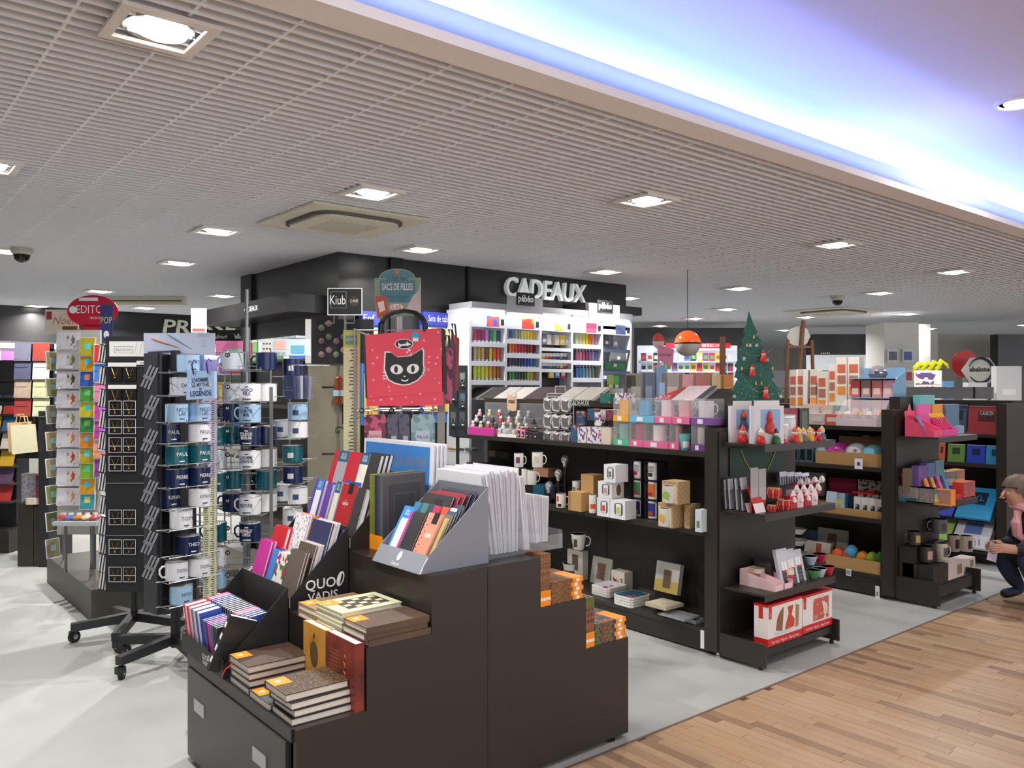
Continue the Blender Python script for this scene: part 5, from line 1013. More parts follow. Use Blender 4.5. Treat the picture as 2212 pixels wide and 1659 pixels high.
# top shelf: clear bags, floral boxes
for k, (x0, x1, yt, c) in enumerate(((190, 300, 110, (236, 206, 196)), (305, 395, 115, (226, 200, 190)), (398, 490, 120, (150, 180, 176)), (225, 335, 178, (226, 206, 206)), (340, 440, 182, (226, 110, 90)))):
    t, w, hh = vb('gift_pack', '%s gift pack on the top of the second shelf row' % ('peach', 'sand', 'sea green', 'pale pink', 'coral')[k], x0, x1, yt, 240, ZG[0], .06, mat(c, .5), X=5.80 if k > 2 else 5.98); MB().box(-.001, 0, -w * .7, w * .7, hh * .3, hh * .7, mat((236, 226, 220), .5)).build('label', t)
y1 = atx(V(415, 0)[0], 950, 5.78).y; y0 = 2.86
t = thing('bauble_box', 'white box of baubles under a clear lid on the top shelf', 'box', (5.78, y0, ZG[0]), 0); w = y1 - y0
MB().box(0, .16, 0, w, 0, .055, mat((236, 220, 226), .5)).build('box', t); MB().prism([(0, .055), (.16, .055), (.16, .19), (.13, .19)], 'y', 0, w, mat((236, 226, 236), .1, alpha=.25)).build('lid', t)
for q in range(8): MB().lathe([(0, -.026), (.02, -.016), (.026, 0), (.02, .016), (0, .026)], mat(((206, 180, 80), (226, 120, 140), (236, 226, 220), (190, 190, 120))[q % 4], .2, .4), 12).build('bauble', t, (.05 + .055 * (q % 2), w * (q + .6) / 8.4, .082), smooth=True)
# tall white photo-card towers standing on the second row
R6 = lambda x, y: (1640 + x * .2586, 660 + y * .2586)
ph = [mat((206, 110, 84), .5), mat((176, 120, 100), .5), mat((226, 150, 70), .5)]
for k, (x0, x1, yt) in enumerate(((255, 310, 535), (313, 370, 532), (423, 488, 532), (490, 562, 548), (580, 638, 490), (645, 730, 432), (742, 835, 430))):
    a = R6(x0, yt); b_ = R6(x1, 820); X = 6.0 + .02 * (k % 3)
    t, w, hh = gbox('card_tower', '%s white photo tower from the left behind the fir tree' % ORD[k], a[0], b_[0], a[1], b_[1], 1.25, .07, mat((232, 226, 218), .5), X=X, group='white photo towers', cat='box')
    for q in range(3): MB().box(-.001, 0, -w * .8, w * .8, hh - .12 - q * .085, hh - .055 - q * .085, ph[q]).build('photo', t)
# blue display with pink boxes
t = thing('counter_display', 'pale blue counter display of pink boxes', 'display', (5.95, 2.86, ZG[0]), 0); bm = mat((130, 170, 200), .5)
yl = atx(R6(750, 0)[0], 800, 5.95).y - 2.86
MB().box(.2, .21, 0, yl, 0, .43, bm).build('back', t); MB().prism([(0, 0), (0, .30), (.06, .36), (.2, .40), (.2, 0)], 'y', -.006, 0, bm).build('side', t)
for z in (.05, .20, .345): MB().box(0, .2, 0, yl, z, z + .008, bm).build('shelf', t)
for i in range(2):
    for k in range(4):
        c = ((226, 100, 100), (170, 140, 140), (226, 140, 130), (236, 180, 200))[k]
        o = thing('soap_box', '%s box on the %s level of the pale blue display' % (('red', 'grey rose', 'salmon', 'pale pink')[k], ('lower', 'upper')[i]), 'box', (5.97, 2.87 + yl * (3 - k) / 4, ZG[0] + (.059, .209)[i]), 0, 'boxes in the blue display')
        MB().box(0, .09, 0, yl / 4 - .012, 0, .125, mat(c, .4)).build('carton', o); MB().box(-.001, 0, .01, yl / 4 - .025, .02, .07, mat((236, 206, 196), .4)).build('label', o)
plush('grey crocheted owl on the pale blue display', *R6(990, 565), D2(R6(990, 0)[0], 6.05), .07, .06, .06, (120, 116, 124), spots=(190, 186, 196))
# ================================================================ SECOND END SHELF
ZF = (1.157, .700, .150); GE = 'goods on the second end shelf'
def eb(name, label, x0, x1, yt, yb, z, dep, m, **k):
    a = V(x0, yt); b_ = V(x1, yb); return ebox(name, label, a[0], b_[0], a[1], b_[1], z, dep, m, **k)
pinkc = mat((232, 80, 120), .5); orn = mat((240, 110, 50), .5); magn = mat((226, 70, 150), .5)
def counter_box(label, x0, x1, zb, cside, items, hh=.14, Y=2.5, z=None, at=None):
    p0 = aty(V(x0, 0)[0], 950, Y).x; p1 = aty(V(x1, 0)[0], 950, Y).x; p0, p1 = at or (p0, p1); t = thing('counter_box', label, 'display box', (p0, Y, zb), 0, GE); w = p1 - p0
    for x in (0, w - .004): MB().prism([(0, 0), (0, hh * .3), (.2, hh), (.2, 0)], 'x', x, x + .004, cside).build('side', t)
    MB().box(.004, w - .004, 0, .004, 0, hh * .32, cside).build('front', t); MB().box(.004, w - .004, .004, .196, 0, .004, cside).build('bottom', t)
    MB().prism([(0, 0), (w, 0), (w, hh * 1.25), (w * .7, hh * 1.25), (w * .5, hh * 1.6), (w * .3, hh * 1.25), (0, hh * 1.25)], 'y', .196, .2, cside).build('back', t)
    return t, w
t, w = counter_box('pink counter box of pencils with an orange crest', 890, 1052, ZF[0], pinkc, 0, at=(5.79, 5.935))
for k in range(5):
    o = book('pencil_set', '%s pencil set in the left pink counter box' % ORD[k], .045, .15, .008, mat(((130, 120, 170), (226, 80, 130), (110, 160, 200), (226, 60, 60), (236, 120, 60))[k], .4), (t.location.x + .02 + (w - .04) * k / 5, 2.55 + .012 * k, ZF[0] + .01), (-.5, 0, .0), GE, cat='pencil set')
t, w = counter_box('magenta counter box of pens on the second end shelf', 1055, 1250, ZF[0], magn, 0, at=(5.94, 6.17))
for k in range(7):
    o = thing('pen', '%s yellow-capped pen in the magenta counter box' % ORD[k], 'pen', (t.location.x + .012 + (w - .03) * k / 6, 2.53, ZF[0] + .045), 0, GE, (-.6, 0, 0)); MB().lathe([(0, 0), (.005, .01), (.005, .10), (0, .10)], mat((206, 60, 110), .4), 8).build('barrel', o); MB().lathe([(0, .10), (.006, .10), (.006, .13), (0, .135)], mat((236, 190, 60), .4), 8).build('cap', o)
for k, (x0, c) in enumerate(((1010, (232, 100, 170)), (1110, (240, 160, 60)))): eb('notepad', ('pink', 'orange')[k] + ' notepad standing behind the pens', x0, x0 + 85, 110, 250, ZF[0] + .05, .02, mat(c, .5), Y=2.68)
eb('notepad', 'turquoise box at the back of the second end shelf', 1020, 1125, 45, 110, ZF[0] + .16, .05, mat((110, 190, 190), .4), Y=2.7)
eb('notepad', 'slate blue pack right of the pens', 1205, 1300, 110, 320, ZF[0], .03, mat((90, 120, 150), .4), Y=2.66); eb('notepad', 'small pale blue tub at the end of the shelf', 1295, 1335, 265, 325, ZF[0], .03, mat((140, 170, 190), .4), Y=2.56)
def duck_box(label, x0, x1, yt, yb, z, c, dc, Y, at=None):
    t, w, hh = eb('duck_box', label, x0, x1, yb - 12, yb, z, .075, mat(c, .4), Y=Y, group=GE); H2 = .105
    if at: t.location = (at[0], at[1], z); t.rotation_euler = (0, 0, -PI / 2)
    for s in ((-w, -w + .003), (w - .003, w)): MB().box(s[0], s[1], .0, .075, hh, H2, mat(c, .4)).build('side', t)
    MB().box(-w, w, 0, .075, H2, H2 + .003, mat(c, .4)).build('top', t); MB().box(-w + .003, w - .003, 0, .001, hh, H2, CLEAR).build('pane', t); MB().box(-w + .003, w - .003, .072, .075, hh, H2, mat(c, .4)).build('back', t)
    MB().lathe([(0, 0), (.02, .004), (.024, .02), (.014, .036), (.018, .05), (.012, .064), (0, .068)], mat(dc, .3), 12).build('duck', t, (0, .035, hh), smooth=True)
duck_box('first teal window box with a dark bath duck', 872, 952, 680, 800, ZF[1], (60, 110, 126), (50, 50, 60), 2.5, (5.79, 2.68)); duck_box('second teal window box with a dark bath duck', 962, 1050, 690, 812, ZF[1], (60, 110, 126), (60, 50, 56), 2.5, (5.79, 2.595)); duck_box('amber window box with a yellow bath duck', 1060, 1165, 695, 822, ZF[1], (236, 150, 60), (240, 210, 40), 2.49, (5.79, 2.505)); duck_box('red window box with a red bath duck', 1330, 1415, 655, 780, ZF[1], (232, 70, 50), (206, 40, 50), 2.52)
t, w = counter_box('red counter box of note sets on the second end shelf', 1150, 1320, ZF[1], mat((216, 50, 60), .5), 0, .11, 2.51)
for k, c in enumerate(((240, 140, 50), (240, 160, 70), (232, 90, 170), (70, 150, 200))): book('note_set', '%s note set in the red counter box' % ('orange', 'light orange', 'pink', 'blue')[k], .042, .15, .012, mat(c, .45), (t.location.x + .02 + (w - .04) * k / 3.6, 2.56, ZF[1] + .02), (-.35, 0, 0), GE, cat='note set')
t, w = counter_box('tall red counter box with a crest at the back of the duck shelf', 930, 1090, ZF[1] + .0, mat((206, 60, 64), .5), 0, .2, 2.55, at=(5.83, 5.99))
for k, (x0, c) in enumerate(((945, (120, 110, 90)), (1010, (110, 80, 150)), (1070, (90, 110, 160)), (1130, (90, 140, 150)))): eb('gift_pack', ('khaki', 'violet', 'indigo', 'teal')[k] + ' window pack behind the bath ducks', x0, x0 + 62, 570 - 20 * k, 690, ZF[1] + .07, .05, mat(c, .35), Y=2.62)
for k in range(2): duck_box('%s amber window box at the back of the duck shelf' % ('left', 'right')[k], 1195 + 75 * k, 1265 + 75 * k, 540, 660, ZF[1] + .06, (190, 180, 170) if k == 0 else (240, 160, 60), (90, 90, 80), 2.68)
# base: black mug boxes and mugs
blkb = mat((48, 44, 44), .45)
for k, (x0, x1, yt, yb, Y, z) in enumerate(((880, 1000, 1150, 1270, 2.56, ZF[2]), (1000, 1110, 1265, 1415, 2.495, ZF[2]), (1115, 1222, 1280, 1420, 2.49, ZF[2]))):
    t, w, hh = eb('mug_carton', '%s black mug carton on the base of the second end shelf' % ('rear', 'left', 'right')[k], x0, x1, 1270, 1415, z, .1, blkb, Y=Y); t.scale.z = .122 / hh
eb('mug_carton', 'upper black mug carton carrying the black and white mug', 880, 1000, 1150, 1265, ZF[2] + .125, .1, blkb, Y=2.56)
for k, (x0, x1, yt, yb) in enumerate(((1225, 1335, 1240, 1385), (1335, 1415, 1215, 1355))): t, w, hh = eb('mug_carton', ('front', 'rear')[k] + ' cream mug carton on the base of the second end shelf', x0, x1, yt, yb, ZF[2], .1, mat((226, 214, 204), .5), Y=2.50 + .05 * k); MB().box(w * .1, w * .7, -.001, 0, hh * .2, hh * .8, mat((150, 126, 112), .5)).build('print', t)
def emug(label, x0, x1, yt, yb, Y, m, dc, hang=RC, taper=1, z=None):
    a = V((x0 + x1) / 2, yb); Y = fit(V(x0, 0)[0], Y, .08); p = aty(a[0], a[1], Y); p.x = max(p.x, 5.84); tt = p.x * FW.x + p.y * FW.y; r = (x1 - x0) * .3014 * tt / F / 2; h = (yb - yt) * .3014 * tt / F
    t = mug_at('mug', label, (p.x, p.y, z if z else p.z), r, h, m, hang, GE, taper=taper); decal(t, r, h, mat(dc, .4), -1.3 - hang + RC, .9, .2, .75)
zc = ZF[2] + .135
emug('black mug with white inside on the tall black carton', 935, 1020, 1055, 1150, 2.60, blkb, (180, 150, 80), RC + PI, z=ZF[2] + .251)
emug('black mug with a portrait on the front black carton', 1012, 1108, 1160, 1270, 2.54, blkb, (190, 150, 130), z=zc)
emug('cream mug with a sketch on the front carton', 1135, 1215, 1140, 1255, 2.55, mat((216, 208, 190), .3), (90, 90, 90), z=zc + .006); emug('tall cream mug with a dark figure', 1220, 1300, 1098, 1215, 2.62, mat((206, 198, 180), .3), (50, 46, 50), z=zc + .006); emug('rightmost cream mug with a dark figure', 1310, 1392, 1110, 1220, 2.56, mat((220, 212, 196), .3), (60, 60, 64), z=zc + .006)
emug('grey mug on the raised carton behind the others', 1100, 1210, 1000, 1100, 2.68, mat((120, 118, 124), .35), (90, 88, 96), RC + PI, z=ZF[2] + .28)
eb('mug_carton', 'dark carton lifting the grey mug', 1095, 1215, 1100, 1270, ZF[2], .07, blkb, Y=2.67)
# ================================================================ THIRD SHELF ROW: PADS
def pad(label, px0, px1, yt, yb, z, X, c, tilt=.12, th=.02, name='drawing_pad'):
    t, w, hh = gbox(name, label, px0, px1, yt, yb, z, th, mat(c, .45), X=X, cat='pad', tilt=tilt, group='drawing pads')
    MB().box(-.001, 0, -w * .45, w * .45, hh * .45, hh * .82, mat(tuple(int(v * .45) for v in c), .4)).build('logo_panel', t); MB().box(.002, th - .002, -w + .002, w - .002, hh, hh + .004, PAPERW).build('pages', t)
    return t, w, hh
t, w, hh = pad('crimson drawing pad in a clear sleeve on the third row', 2090, 2171, 878, 934, 1.10, 7.6, (170, 50, 60)); write('CANSON', .05, t, (-.002, 0, hh * .75), (0, -1, 0), (0, 0, 1), WHITE, width=w * .7)
pad('slate drawing pad beside the crimson one', 2058, 2086, 875, 932, 1.10, 7.62, (70, 90, 120))
for k, (x0, x1, c, nm) in enumerate(((2027, 2040, (226, 110, 60), 'orange'), (2046, 2083, (110, 150, 70), 'green'), (2087, 2127, (40, 70, 190), 'royal blue'), (2129, 2173, (50, 150, 206), 'sky blue'))): pad(nm + ' drawing pad on the shelf behind the kneeling shopper', x0, x1, 958 + 2 * k, 1012 + 4 * k, .845, 7.6, c)
t = thing('sloping_rack', 'sloping rack of large sketch pads in the lower third row', 'rack', (0, 0, 0))
y0, y1 = 2.76, 3.45
MB().prism([(7.5, .36), (7.75, .62), (7.77, .62), (7.52, .34)], 'y', y0, y1, SHELF).build('upper_slope', t); MB().prism([(7.42, .12), (7.62, .36), (7.64, .36), (7.44, .10)], 'y', y0, y1, SHELF).build('lower_slope', t)
for (nm, ya, yb2, x0, z0, L, c, c2) in (('bright blue sketch pad on the upper slope', 2.78, 3.06, 7.495, .37, .33, (40, 150, 206), (20, 40, 70)), ('royal blue sketch pad on the upper slope', 3.08, 3.36, 7.495, .37, .33, (50, 70, 190), (30, 40, 120)), ('white sketch pad with brushes on the lower slope', 2.78, 3.06, 7.41, .135, .31, (206, 210, 220), (90, 120, 180)), ('green edged sketch pad on the lower slope', 3.08, 3.38, 7.41, .135, .31, (150, 186, 90), (206, 210, 216))):
    a = math.atan2(.26, .25); o = thing('sketch_pad', nm, 'pad', (x0, (ya + yb2) / 2, z0), 0, 'drawing pads', (0, -a, 0)); w = (yb2 - ya) / 2
    MB().box(0, L, -w, w, 0, .025, mat(c, .45)).build('block', o); MB().box(L * .45, L * .85, -w * .5, w * .5, .025, .026, mat(c2, .4)).build('logo_panel', o)
    if 'bright' in nm: write('XL', .08, o, (L * .65, 0, .0265), (0, -1, 0), (1, 0, 0), mat((60, 150, 200), .4))
    if 'brush' in nm:
        for q in range(4): MB().tube([(L * .1 + .02 * q, -w * .6 + .06 * q, .028), (L * .3, -w * .5 + .07 * q, .028)], .003, mat(((120, 80, 60), (60, 80, 140), (206, 140, 60), (60, 60, 60))[q], .5)).build('brush', o)
# grey fascia on the third row
MB().box(7.5, 7.52, 2.76, 5.2, 1.40, 1.5, mat((128, 130, 134), .5)).build('header', g3); MB().box(7.49, 7.5, 2.9, 2.91, 1.4, 1.5, INK).build('joint', g3)
# ================================================================ SPINNER RACKS
wire = mat((176, 178, 182), .3, .9); BK_ = mat((36, 36, 40), .45); navy = mat((26, 38, 78), .2); teal = mat((22, 92, 104), .2); sky = mat((166, 200, 232), .2); whi = mat((236, 236, 240), .18); lgr = mat((190, 196, 206), .2); rimc = mat((196, 198, 200), .25, .9)
def lat(px, t): return (px - CX) / F * t
def cw(l, t, z=0): p = RT * l + FW * t; return Vector((p.x, p.y, z))
def zat(py, t): return HC - (py - HY) * t / F
def castor_base(th, legs, L, z0, a0):
    for k in range(legs):
        a = a0 + 2 * PI * k / legs; c, s = math.cos(a), math.sin(a)
        lg = MB(); n = Vector((-s, c, 0)) * .024
        p0 = Vector((c * .02, s * .02, 0)); p1 = Vector((c * L, s * L, 0))
        v = []
        for p, za, zb in ((p0, z0 - .02, z0 + .03), (p1, z0 - .045, z0 - .0)):
            for q in (p - n, p + n): v += [(q.x, q.y, za), (q.x, q.y, zb)]
        lg.add(v, [(0, 2, 3, 1), (4, 5, 7, 6), (0, 1, 5, 4), (2, 6, 7, 3), (1, 3, 7, 5), (0, 4, 6, 2)], BK_); l_ = lg.build('base_leg', th)
        cs = MB().lathe([(0, -.012), (.034, -.012), (.034, .012), (0, .012)], INK, 16).build('castor', th, (c * L * .97 + .01, s * L * .97, .034), (PI / 2, 0, a + .7), smooth=True)
        MB().lathe([(0, -.0135), (.014, -.0135), (.014, .0135), (0, .0135)], CHROME, 12).build('hub_cap', cs); MB().box(-.02, .02, -.017, .017, .01, .045, BK_).build('fork', th, (c * L * .97, s * L * .97, .02), (0, 0, a))
# ---- jewellery spinner
tJ = 5.0; lJ = lat(290, tJ); oJ = cw(lJ, tJ)
J = thing('jewellery_spinner', 'black spinner of boxed necklaces on a star base', 'display stand', oJ, RC)
zb, zt = .285, 1.80
MB().box(-.125, .125, -.1, .1, zb, zt, BK_).build('panel_column', J); MB().lathe([(.02, .1), (.02, zb)], BK_, 12).build('pole', J); castor_base(J, 5, .34, .11, 3.6)
for z in (1.62, 1.26, .93, .62): MB().tube([(-.13, -.105, z), (.13, -.105, z)], .002, wire).build('wire_rail', J)
gold_m = mat((226, 190, 90), .25, .8); wfr = mat((226, 226, 230), .4)
rowsy = [(806, 1), (826 + 28, 1), (882, 0), (921, 0), (961, 0), (1001, 0), (1117, 0), (1181, 0), (1240, 0)]
fr_me = MB().box(-.038, .038, -.002, 0, -.045, .045, mat((22, 20, 22), .4)).mesh('card'); 
e = MB()
for s in ((-.038, .038, .042, .045), (-.038, .038, -.045, -.042), (-.038, -.035, -.042, .042), (.035, .038, -.042, .042), (-.035, .035, -.008, -.005)): e.box(s[0], s[1], -.004, -.002, s[2], s[3], wfr)
rim_me = e.mesh('border'); ch_me = MB().tube([(-.02, -.005, .03), (-.006, -.005, -.012), (0, -.006, -.022), (.006, -.005, -.012), (.02, -.005, .03)], .0009, gold_m, 5).lathe([(0, 0), (.006, .003), (.006, .007), (0, .01)], gold_m, 8, (0, -.008, -.032)).mesh('necklace')
JR = Matrix.Rotation(RC, 4, 'Z')
def at_local(o, x, y, z): return Vector(o) + JR.to_3x3() @ Vector((x, y, 0)) + Vector((0, 0, z))
for i, (py, lab) in enumerate(rowsy):
    for k, dx in enumerate((-.062, .022)):
        t = thing('necklace_card', 'boxed gold necklace, %s row, %s column of the black spinner' % (ORD[i], ('left', 'right')[k]), 'jewellery', at_local(oJ, dx, -.108, zat(py, tJ - .1)), RC, 'boxed necklaces')
        put('card', fr_me, t); put('necklace', ch_me, t)
        if lab: MB().box(-.042, .042, -.006, -.004, .038, .062, WHITE).build('label', t)
        else: put('border', rim_me, t)
t = thing('display_label', 'blank white label strip beside the top necklaces', 'label', at_local(oJ, .105, -.11, zat(785, tJ)), RC); MB().box(-.04, .04, -.002, 0, -.012, .012, WHITE).build('strip', t); MB().box(-.02, .02, -.003, -.002, -.003, .003, GREY).build('print', t)
pen_me = MB().box(-.03, .03, -.004, 0, -.055, .055, BK_).mesh('card'); e = MB()
for q in range(3): e.tube([(-.02 + .02 * q, -.006, -.05), (-.02 + .02 * q, -.006, .05)], .006, wfr, 5)
pens_me = e.mesh('pens')
for i, py in enumerate((765, 812, 860, 905, 950, 1000, 1038, 1088, 1132, 1172, 1212, 1250)):
    t = thing('pen_pack', 'pack of silver pens on the spinner side, %s from the top at left' % ORD[i], 'pen pack', at_local(oJ, -.158, -.06 + .01 * (i % 2), zat(py, tJ)), RC, 'pen packs at the left of the black spinner', (0, .16, RC - .25)); put('card', pen_me, t); put('pens', pens_me, t)
# signs on top of it
t = thing('header_sign', 'white header sign with a boxed title above the necklaces', 'sign', cw(lat(275, 4.9), 4.9, zat(770, 4.9)), RC); MB().box(-.105, .1, -.004, 0, 0, .09, WHITE).build('board', t); write('Black & Gold', .024, t, (-.02, -.005, .04), (1, 0, 0), (0, 0, 1), GREY, width=.09)
for q in ((-.075, .035, .058, .06), (-.075, .035, .02, .022), (-.075, -.073, .022, .058), (.033, .035, .022, .058)): MB().box(q[0], q[1], -.005, -.004, q[2], q[3], GREY).build('frame_line', t)
MB().tube([(.06, -.005, .085), (.045, -.005, .02), (.075, -.005, .01), (.09, -.005, .08)], .0008, GREY).build('drawing', t)
t = thing('header_sign', 'grey-blue header sign picturing three pens', 'sign', cw(lat(388, 4.55), 4.55, zat(766, 4.55)), RC); MB().box(-.196, .196, -.004, 0, 0, .118, mat((176, 184, 206), .5)).build('board', t)
for q, (x0, z0, x1, z1, c) in enumerate(((-.17, .012, -.02, .022, (70, 80, 120)), (-.15, .09, 0, .04, (206, 160, 140)), (-.06, .112, .07, .03, (120, 150, 170)))): MB().tube([(x0, -.008, z0), ((x0 * 2 + x1) / 3, -.008, (z0 * 2 + z1) / 3), (x1, -.008, z1)], [.006, .0065, .001], mat(c, .3), 8).build('pen_print', t)
write('DRAEGER', .02, t, (.135, -.005, .104), (1, 0, 0), (0, 0, 1), GREY, width=.07); write('6,95\nor\n7,95', .018, t, (.135, -.005, .06), (1, 0, 0), (0, 0, 1), GREY, width=.03)
# ---- mug spinner one (names facing right)
ang = math.radians(50); tA = 4.35; lA = lat(345, tA)
M1 = thing('mug_spinner', 'mug spinner with a tall name strip, left of two', 'display stand', cw(lA + .18 * math.cos(ang) * .5 + .02, tA + .19), RC)
rzM = RC + ang
d_ = RT * math.cos(ang) + FW * math.sin(ang); n_ = -FW * math.cos(ang) + RT * math.sin(ang)
def m1(a, b, z): p = RT * lA + FW * tA + d_ * a + n_ * b; return Vector((p.x, p.y, z))
M1.location = m1(.14, -.1, 0); M1.rotation_euler = (0, 0, rzM); LM = lambda a, b, z: (a - .14, -(b + .1), z)
bx_ = lambda a0, a1, b0, b1, z0, z1, m: MB().box(a0 - .14, a1 - .14, -(b1 + .1), -(b0 + .1), z0, z1, m)
bx_(-.0, .012, -.15, .0, .30, 1.68, BK_).build('side_panel', M1); bx_(0, .29, -.16, -.15, .30, 1.68, BK_).build('back_panel', M1)
bx_(-.012, .0, -.15, -.01, .30, 1.68, mat((52, 52, 58), .5)).build('scale_panel', M1)
MB().lathe([(.025, .08), (.025, 1.7)], BK_, 12).build('pole', M1); castor_base(M1, 5, .34, .12, math.pi * 1.05)
sh = MB()
for a in (.0, .095, .19, .285): sh.tube([LM(a, -.15, 0), LM(a, .10, 0), LM(a, .10, .018)], .0022, wire, 5)
sh.tube([LM(0, .10, .006), LM(.29, .10, .006)], .0022, wire, 5).tube([LM(0, .02, 0), LM(.29, .02, 0)], .0022, wire, 5).tube([LM(-.035, .03, .006), LM(-.01, .03, .004), LM(.1, .05, .004)], .003, wire, 5); sh_me = sh.mesh('wire_shelf')
MC = {'s': sky, 'w': whi, 'n': navy, 't': teal, 'g': lgr}
NM1 = [('s', None, 'MATT', 'MATTHIS'), ('g', None, 'DAD', ''), ('ss', None, 'NICO\nLAS', ''), ('nw', None, 'PAUL', ''), ('tt', None, 'PAUL', ''), ('nn', None, 'PIERRE', ''), ('nw', None, 'ROMAIN', ''), ('w', None, 'TOM', ''), ('n', None, 'THEO', ''), ('ww', None, 'THOMAS', ''), ('s', None, 'XAVIER', '')]
ybot = (805, 855, 912, 957, 1003, 1052, 1098, 1142, 1200, 1252, 1305)
for i, (cs, _, nm, _) in enumerate(NM1):
    z = zat(ybot[i], 4.38); put('wire_shelf', sh_me, M1, (0, 0, z - .004))
    for k, c in enumerate(cs):
        a = (.075, .205)[k] if len(cs) == 2 else (.14, .1, .14)[i % 3]
        back = (c == 'n' and len(cs) == 2 and cs != 'nn')
        t = mug_at('enamel_mug', '%s enamel mug%s on the %s shelf of the left mug spinner' % ({'s': 'sky blue', 'w': 'white', 'n': 'navy', 't': 'teal', 'g': 'grey'}[c], '' if len(cs) == 1 else (', left one,', ', right one,')[k], ORD[i]), m1(a, -.05 if back else .035, z), .058, .098, MC[c], rzM + PI - .1 if i == 9 and k == 0 else rzM + PI / 2 - .3, 'enamel mugs on the left spinner', inner=whi, rim=rimc)
        ink = mat((40, 52, 100), .4) if c in 'swg' else WHITE
        L3 = Matrix.Rotation(-(t.rotation_euler[2]), 3, 'Z') @ n_; u3 = Vector((0, 0, 1)).cross(L3)
        decal(t, .058, .098, ink, math.atan2(L3.y, L3.x), .5, .16, .22, 'ribbon_print')
        write(nm, .028, t, L3 * .0605 + Vector((0, 0, .055)), u3, (0, 0, 1), ink, width=.062)
pk_me = MB().box(-.028, .028, -.004, 0, -.065, .065, BK_).mesh('card'); e = MB()
for q in range(3): e.tube([(-.018 + .018 * q, -.007, -.06), (-.018 + .018 * q, -.007, .06)], .006, mat((176, 178, 186), .3, .5), 6)
e.box(-.028, .028, -.015, -.013, -.012, .006, mat((120, 122, 128), .4)); pks_me = e.mesh('pens')
for i, py in enumerate((815, 880, 952, 1005, 1062, 1118, 1172, 1225)):
    t = thing('pen_pack', 'slanting pack of steel pens between necklaces and mugs, %s from the top' % ORD[i], 'pen pack', cw(lat(324 + 3 * (i % 2), 4.27), 4.27, zat(py, 4.27)), RC, 'slanting pen packs', (0, .42, RC)); put('card', pk_me, t); put('pens', pks_me, t)
# name strip with a ball chain
pS = cw(lat(454, 4.5), 4.5, zat(1310, 4.5)); t = thing('name_strip', 'tall pale strip listing first names on the left mug spinner', 'sign', pS, RC + .25)
hS = zat(860, 4.5) - zat(1310, 4.5)
MB().box(-.036, .036, -.004, 0, 0, hS + .21, mat((206, 196, 216), .6)).build('backing', t); MB().box(-.034, .03, -.0045, -.004, 0.0, hS * .62, mat((222, 222, 178), .6)).build('lower_sheet', t)
e = MB(); random.seed(3)
for q in range(92):
    z = .012 + q * (hS - .02) / 92; L1 = random.uniform(.012, .024); e.box(-.03, -.03 + L1, -.0052, -.0046, z, z + .0045, mat((90, 88, 100), .7)); e.box(.02 - random.uniform(.008, .02), .022, -.0052, -.0046, z, z + .0045, mat((70, 68, 80), .7))
o = e.build('name_print', t); o['kind'] = 'stuff'
e = MB()
for q in range(80): e.lathe([(0, -.003), (.003, 0), (0, .003)], wire, 6, (.034, -.006, .02 + q * hS / 82))
o = e.build('ball_chain', t); o['kind'] = 'stuff'
MB().box(-.036, .036, -.005, -.004, hS + .02, hS + .21, mat((150, 140, 206), .5)).build('top_sheet', t)
# blue paper bag hanging in front
t = thing('paper_bag', 'pale blue paper bag with navy cord handles hanging on the left mug spinner', 'bag', cw(lat(435, 4.28), 4.28, zat(862, 4.28)), RC, None, (0, -.06, RC))
bgc = mat((160, 190, 226), .6); MB().prism([(-.076, 0), (.07, 0), (.078, .14), (-.062, .152)], 'y', -.006, .03, bgc).build('bag', t)
for s in (-.03, .045): MB().tube([(s, -.008, .13), (s - .004, -.012, .18), (s + .008, -.01, .205), (s + .02, -.005, .19)], .004, mat((34, 44, 90), .6), 6).build('handle', t)
nv = mat((40, 44, 84), .5)
for s_, sz, z, wd in (("L'HOMME", .03, .098, .085), ('LE MYTHE', .026, .073, .09), ('LA', .014, .053, .014), ('LEGENDE', .036, .028, .11)): write(s_, sz, t, (.002, -.0072, z), (1, 0, 0), (0, 0, 1), nv, width=wd, bold=.0008)
MB().box(-.058, .062, -.0068, -.006, .064, .083, mat((190, 204, 226), .6)).build('ribbon_print', t)
# ---- mug spinner two (numbered)
tB = 5.0; oB = cw(lat(533, tB), tB); hw = .205
M2 = thing('mug_spinner', 'silver wire mug spinner with numbered hooks, right of two', 'display stand', oB, RC)
MB().lathe([(.022, .1), (.022, 1.86), (.012, 1.86), (.012, 2.09), (0, 2.09)], STEEL, 14).build('pole', M2); castor_base(M2, 5, .34, .12, .4)
for sx in (-1, 1):
    for sy in (-1, 1): MB().tube([(sx * hw, sy * hw, .3), (sx * hw, sy * hw, 1.72)], .005, wire).build('post', M2)
for z in (.3, 1.0, 1.70): MB().tube([(-hw, -hw, z), (hw, -hw, z), (hw, hw, z), (-hw, hw, z)], .004, wire, 6, True).build('ring', M2)
MB().box(hw - .004, hw + .012, -hw - .012, -hw + .004, .55, 1.5, mat((130, 128, 126), .5, .4, grain=.3, scale=400)).build('perforated_post', M2)
sh = MB()
for x in (-.19, -.1, -.01, .01, .1, .19): sh.tube([(x, -hw, 0), (x, -hw - .15, 0), (x, -hw - .15, .02)], .002, wire, 5)
sh.tube([(-.2, -hw - .15, .008), (.2, -hw - .15, .008)], .002, wire, 5).tube([(-.2, -hw - .05, .0), (.2, -hw - .05, .0)], .002, wire, 5).tube([(-.2, -hw, .03), (.2, -hw, .03)], .002, wire, 5); f_me = sh.mesh('wire_shelf')
r_me = MB()
for y in (-.19, -.1, 0, .1, .19): r_me.tube([(hw, y, 0), (hw + .17, y, 0), (hw + .18, y, .014)], .002, wire, 5)
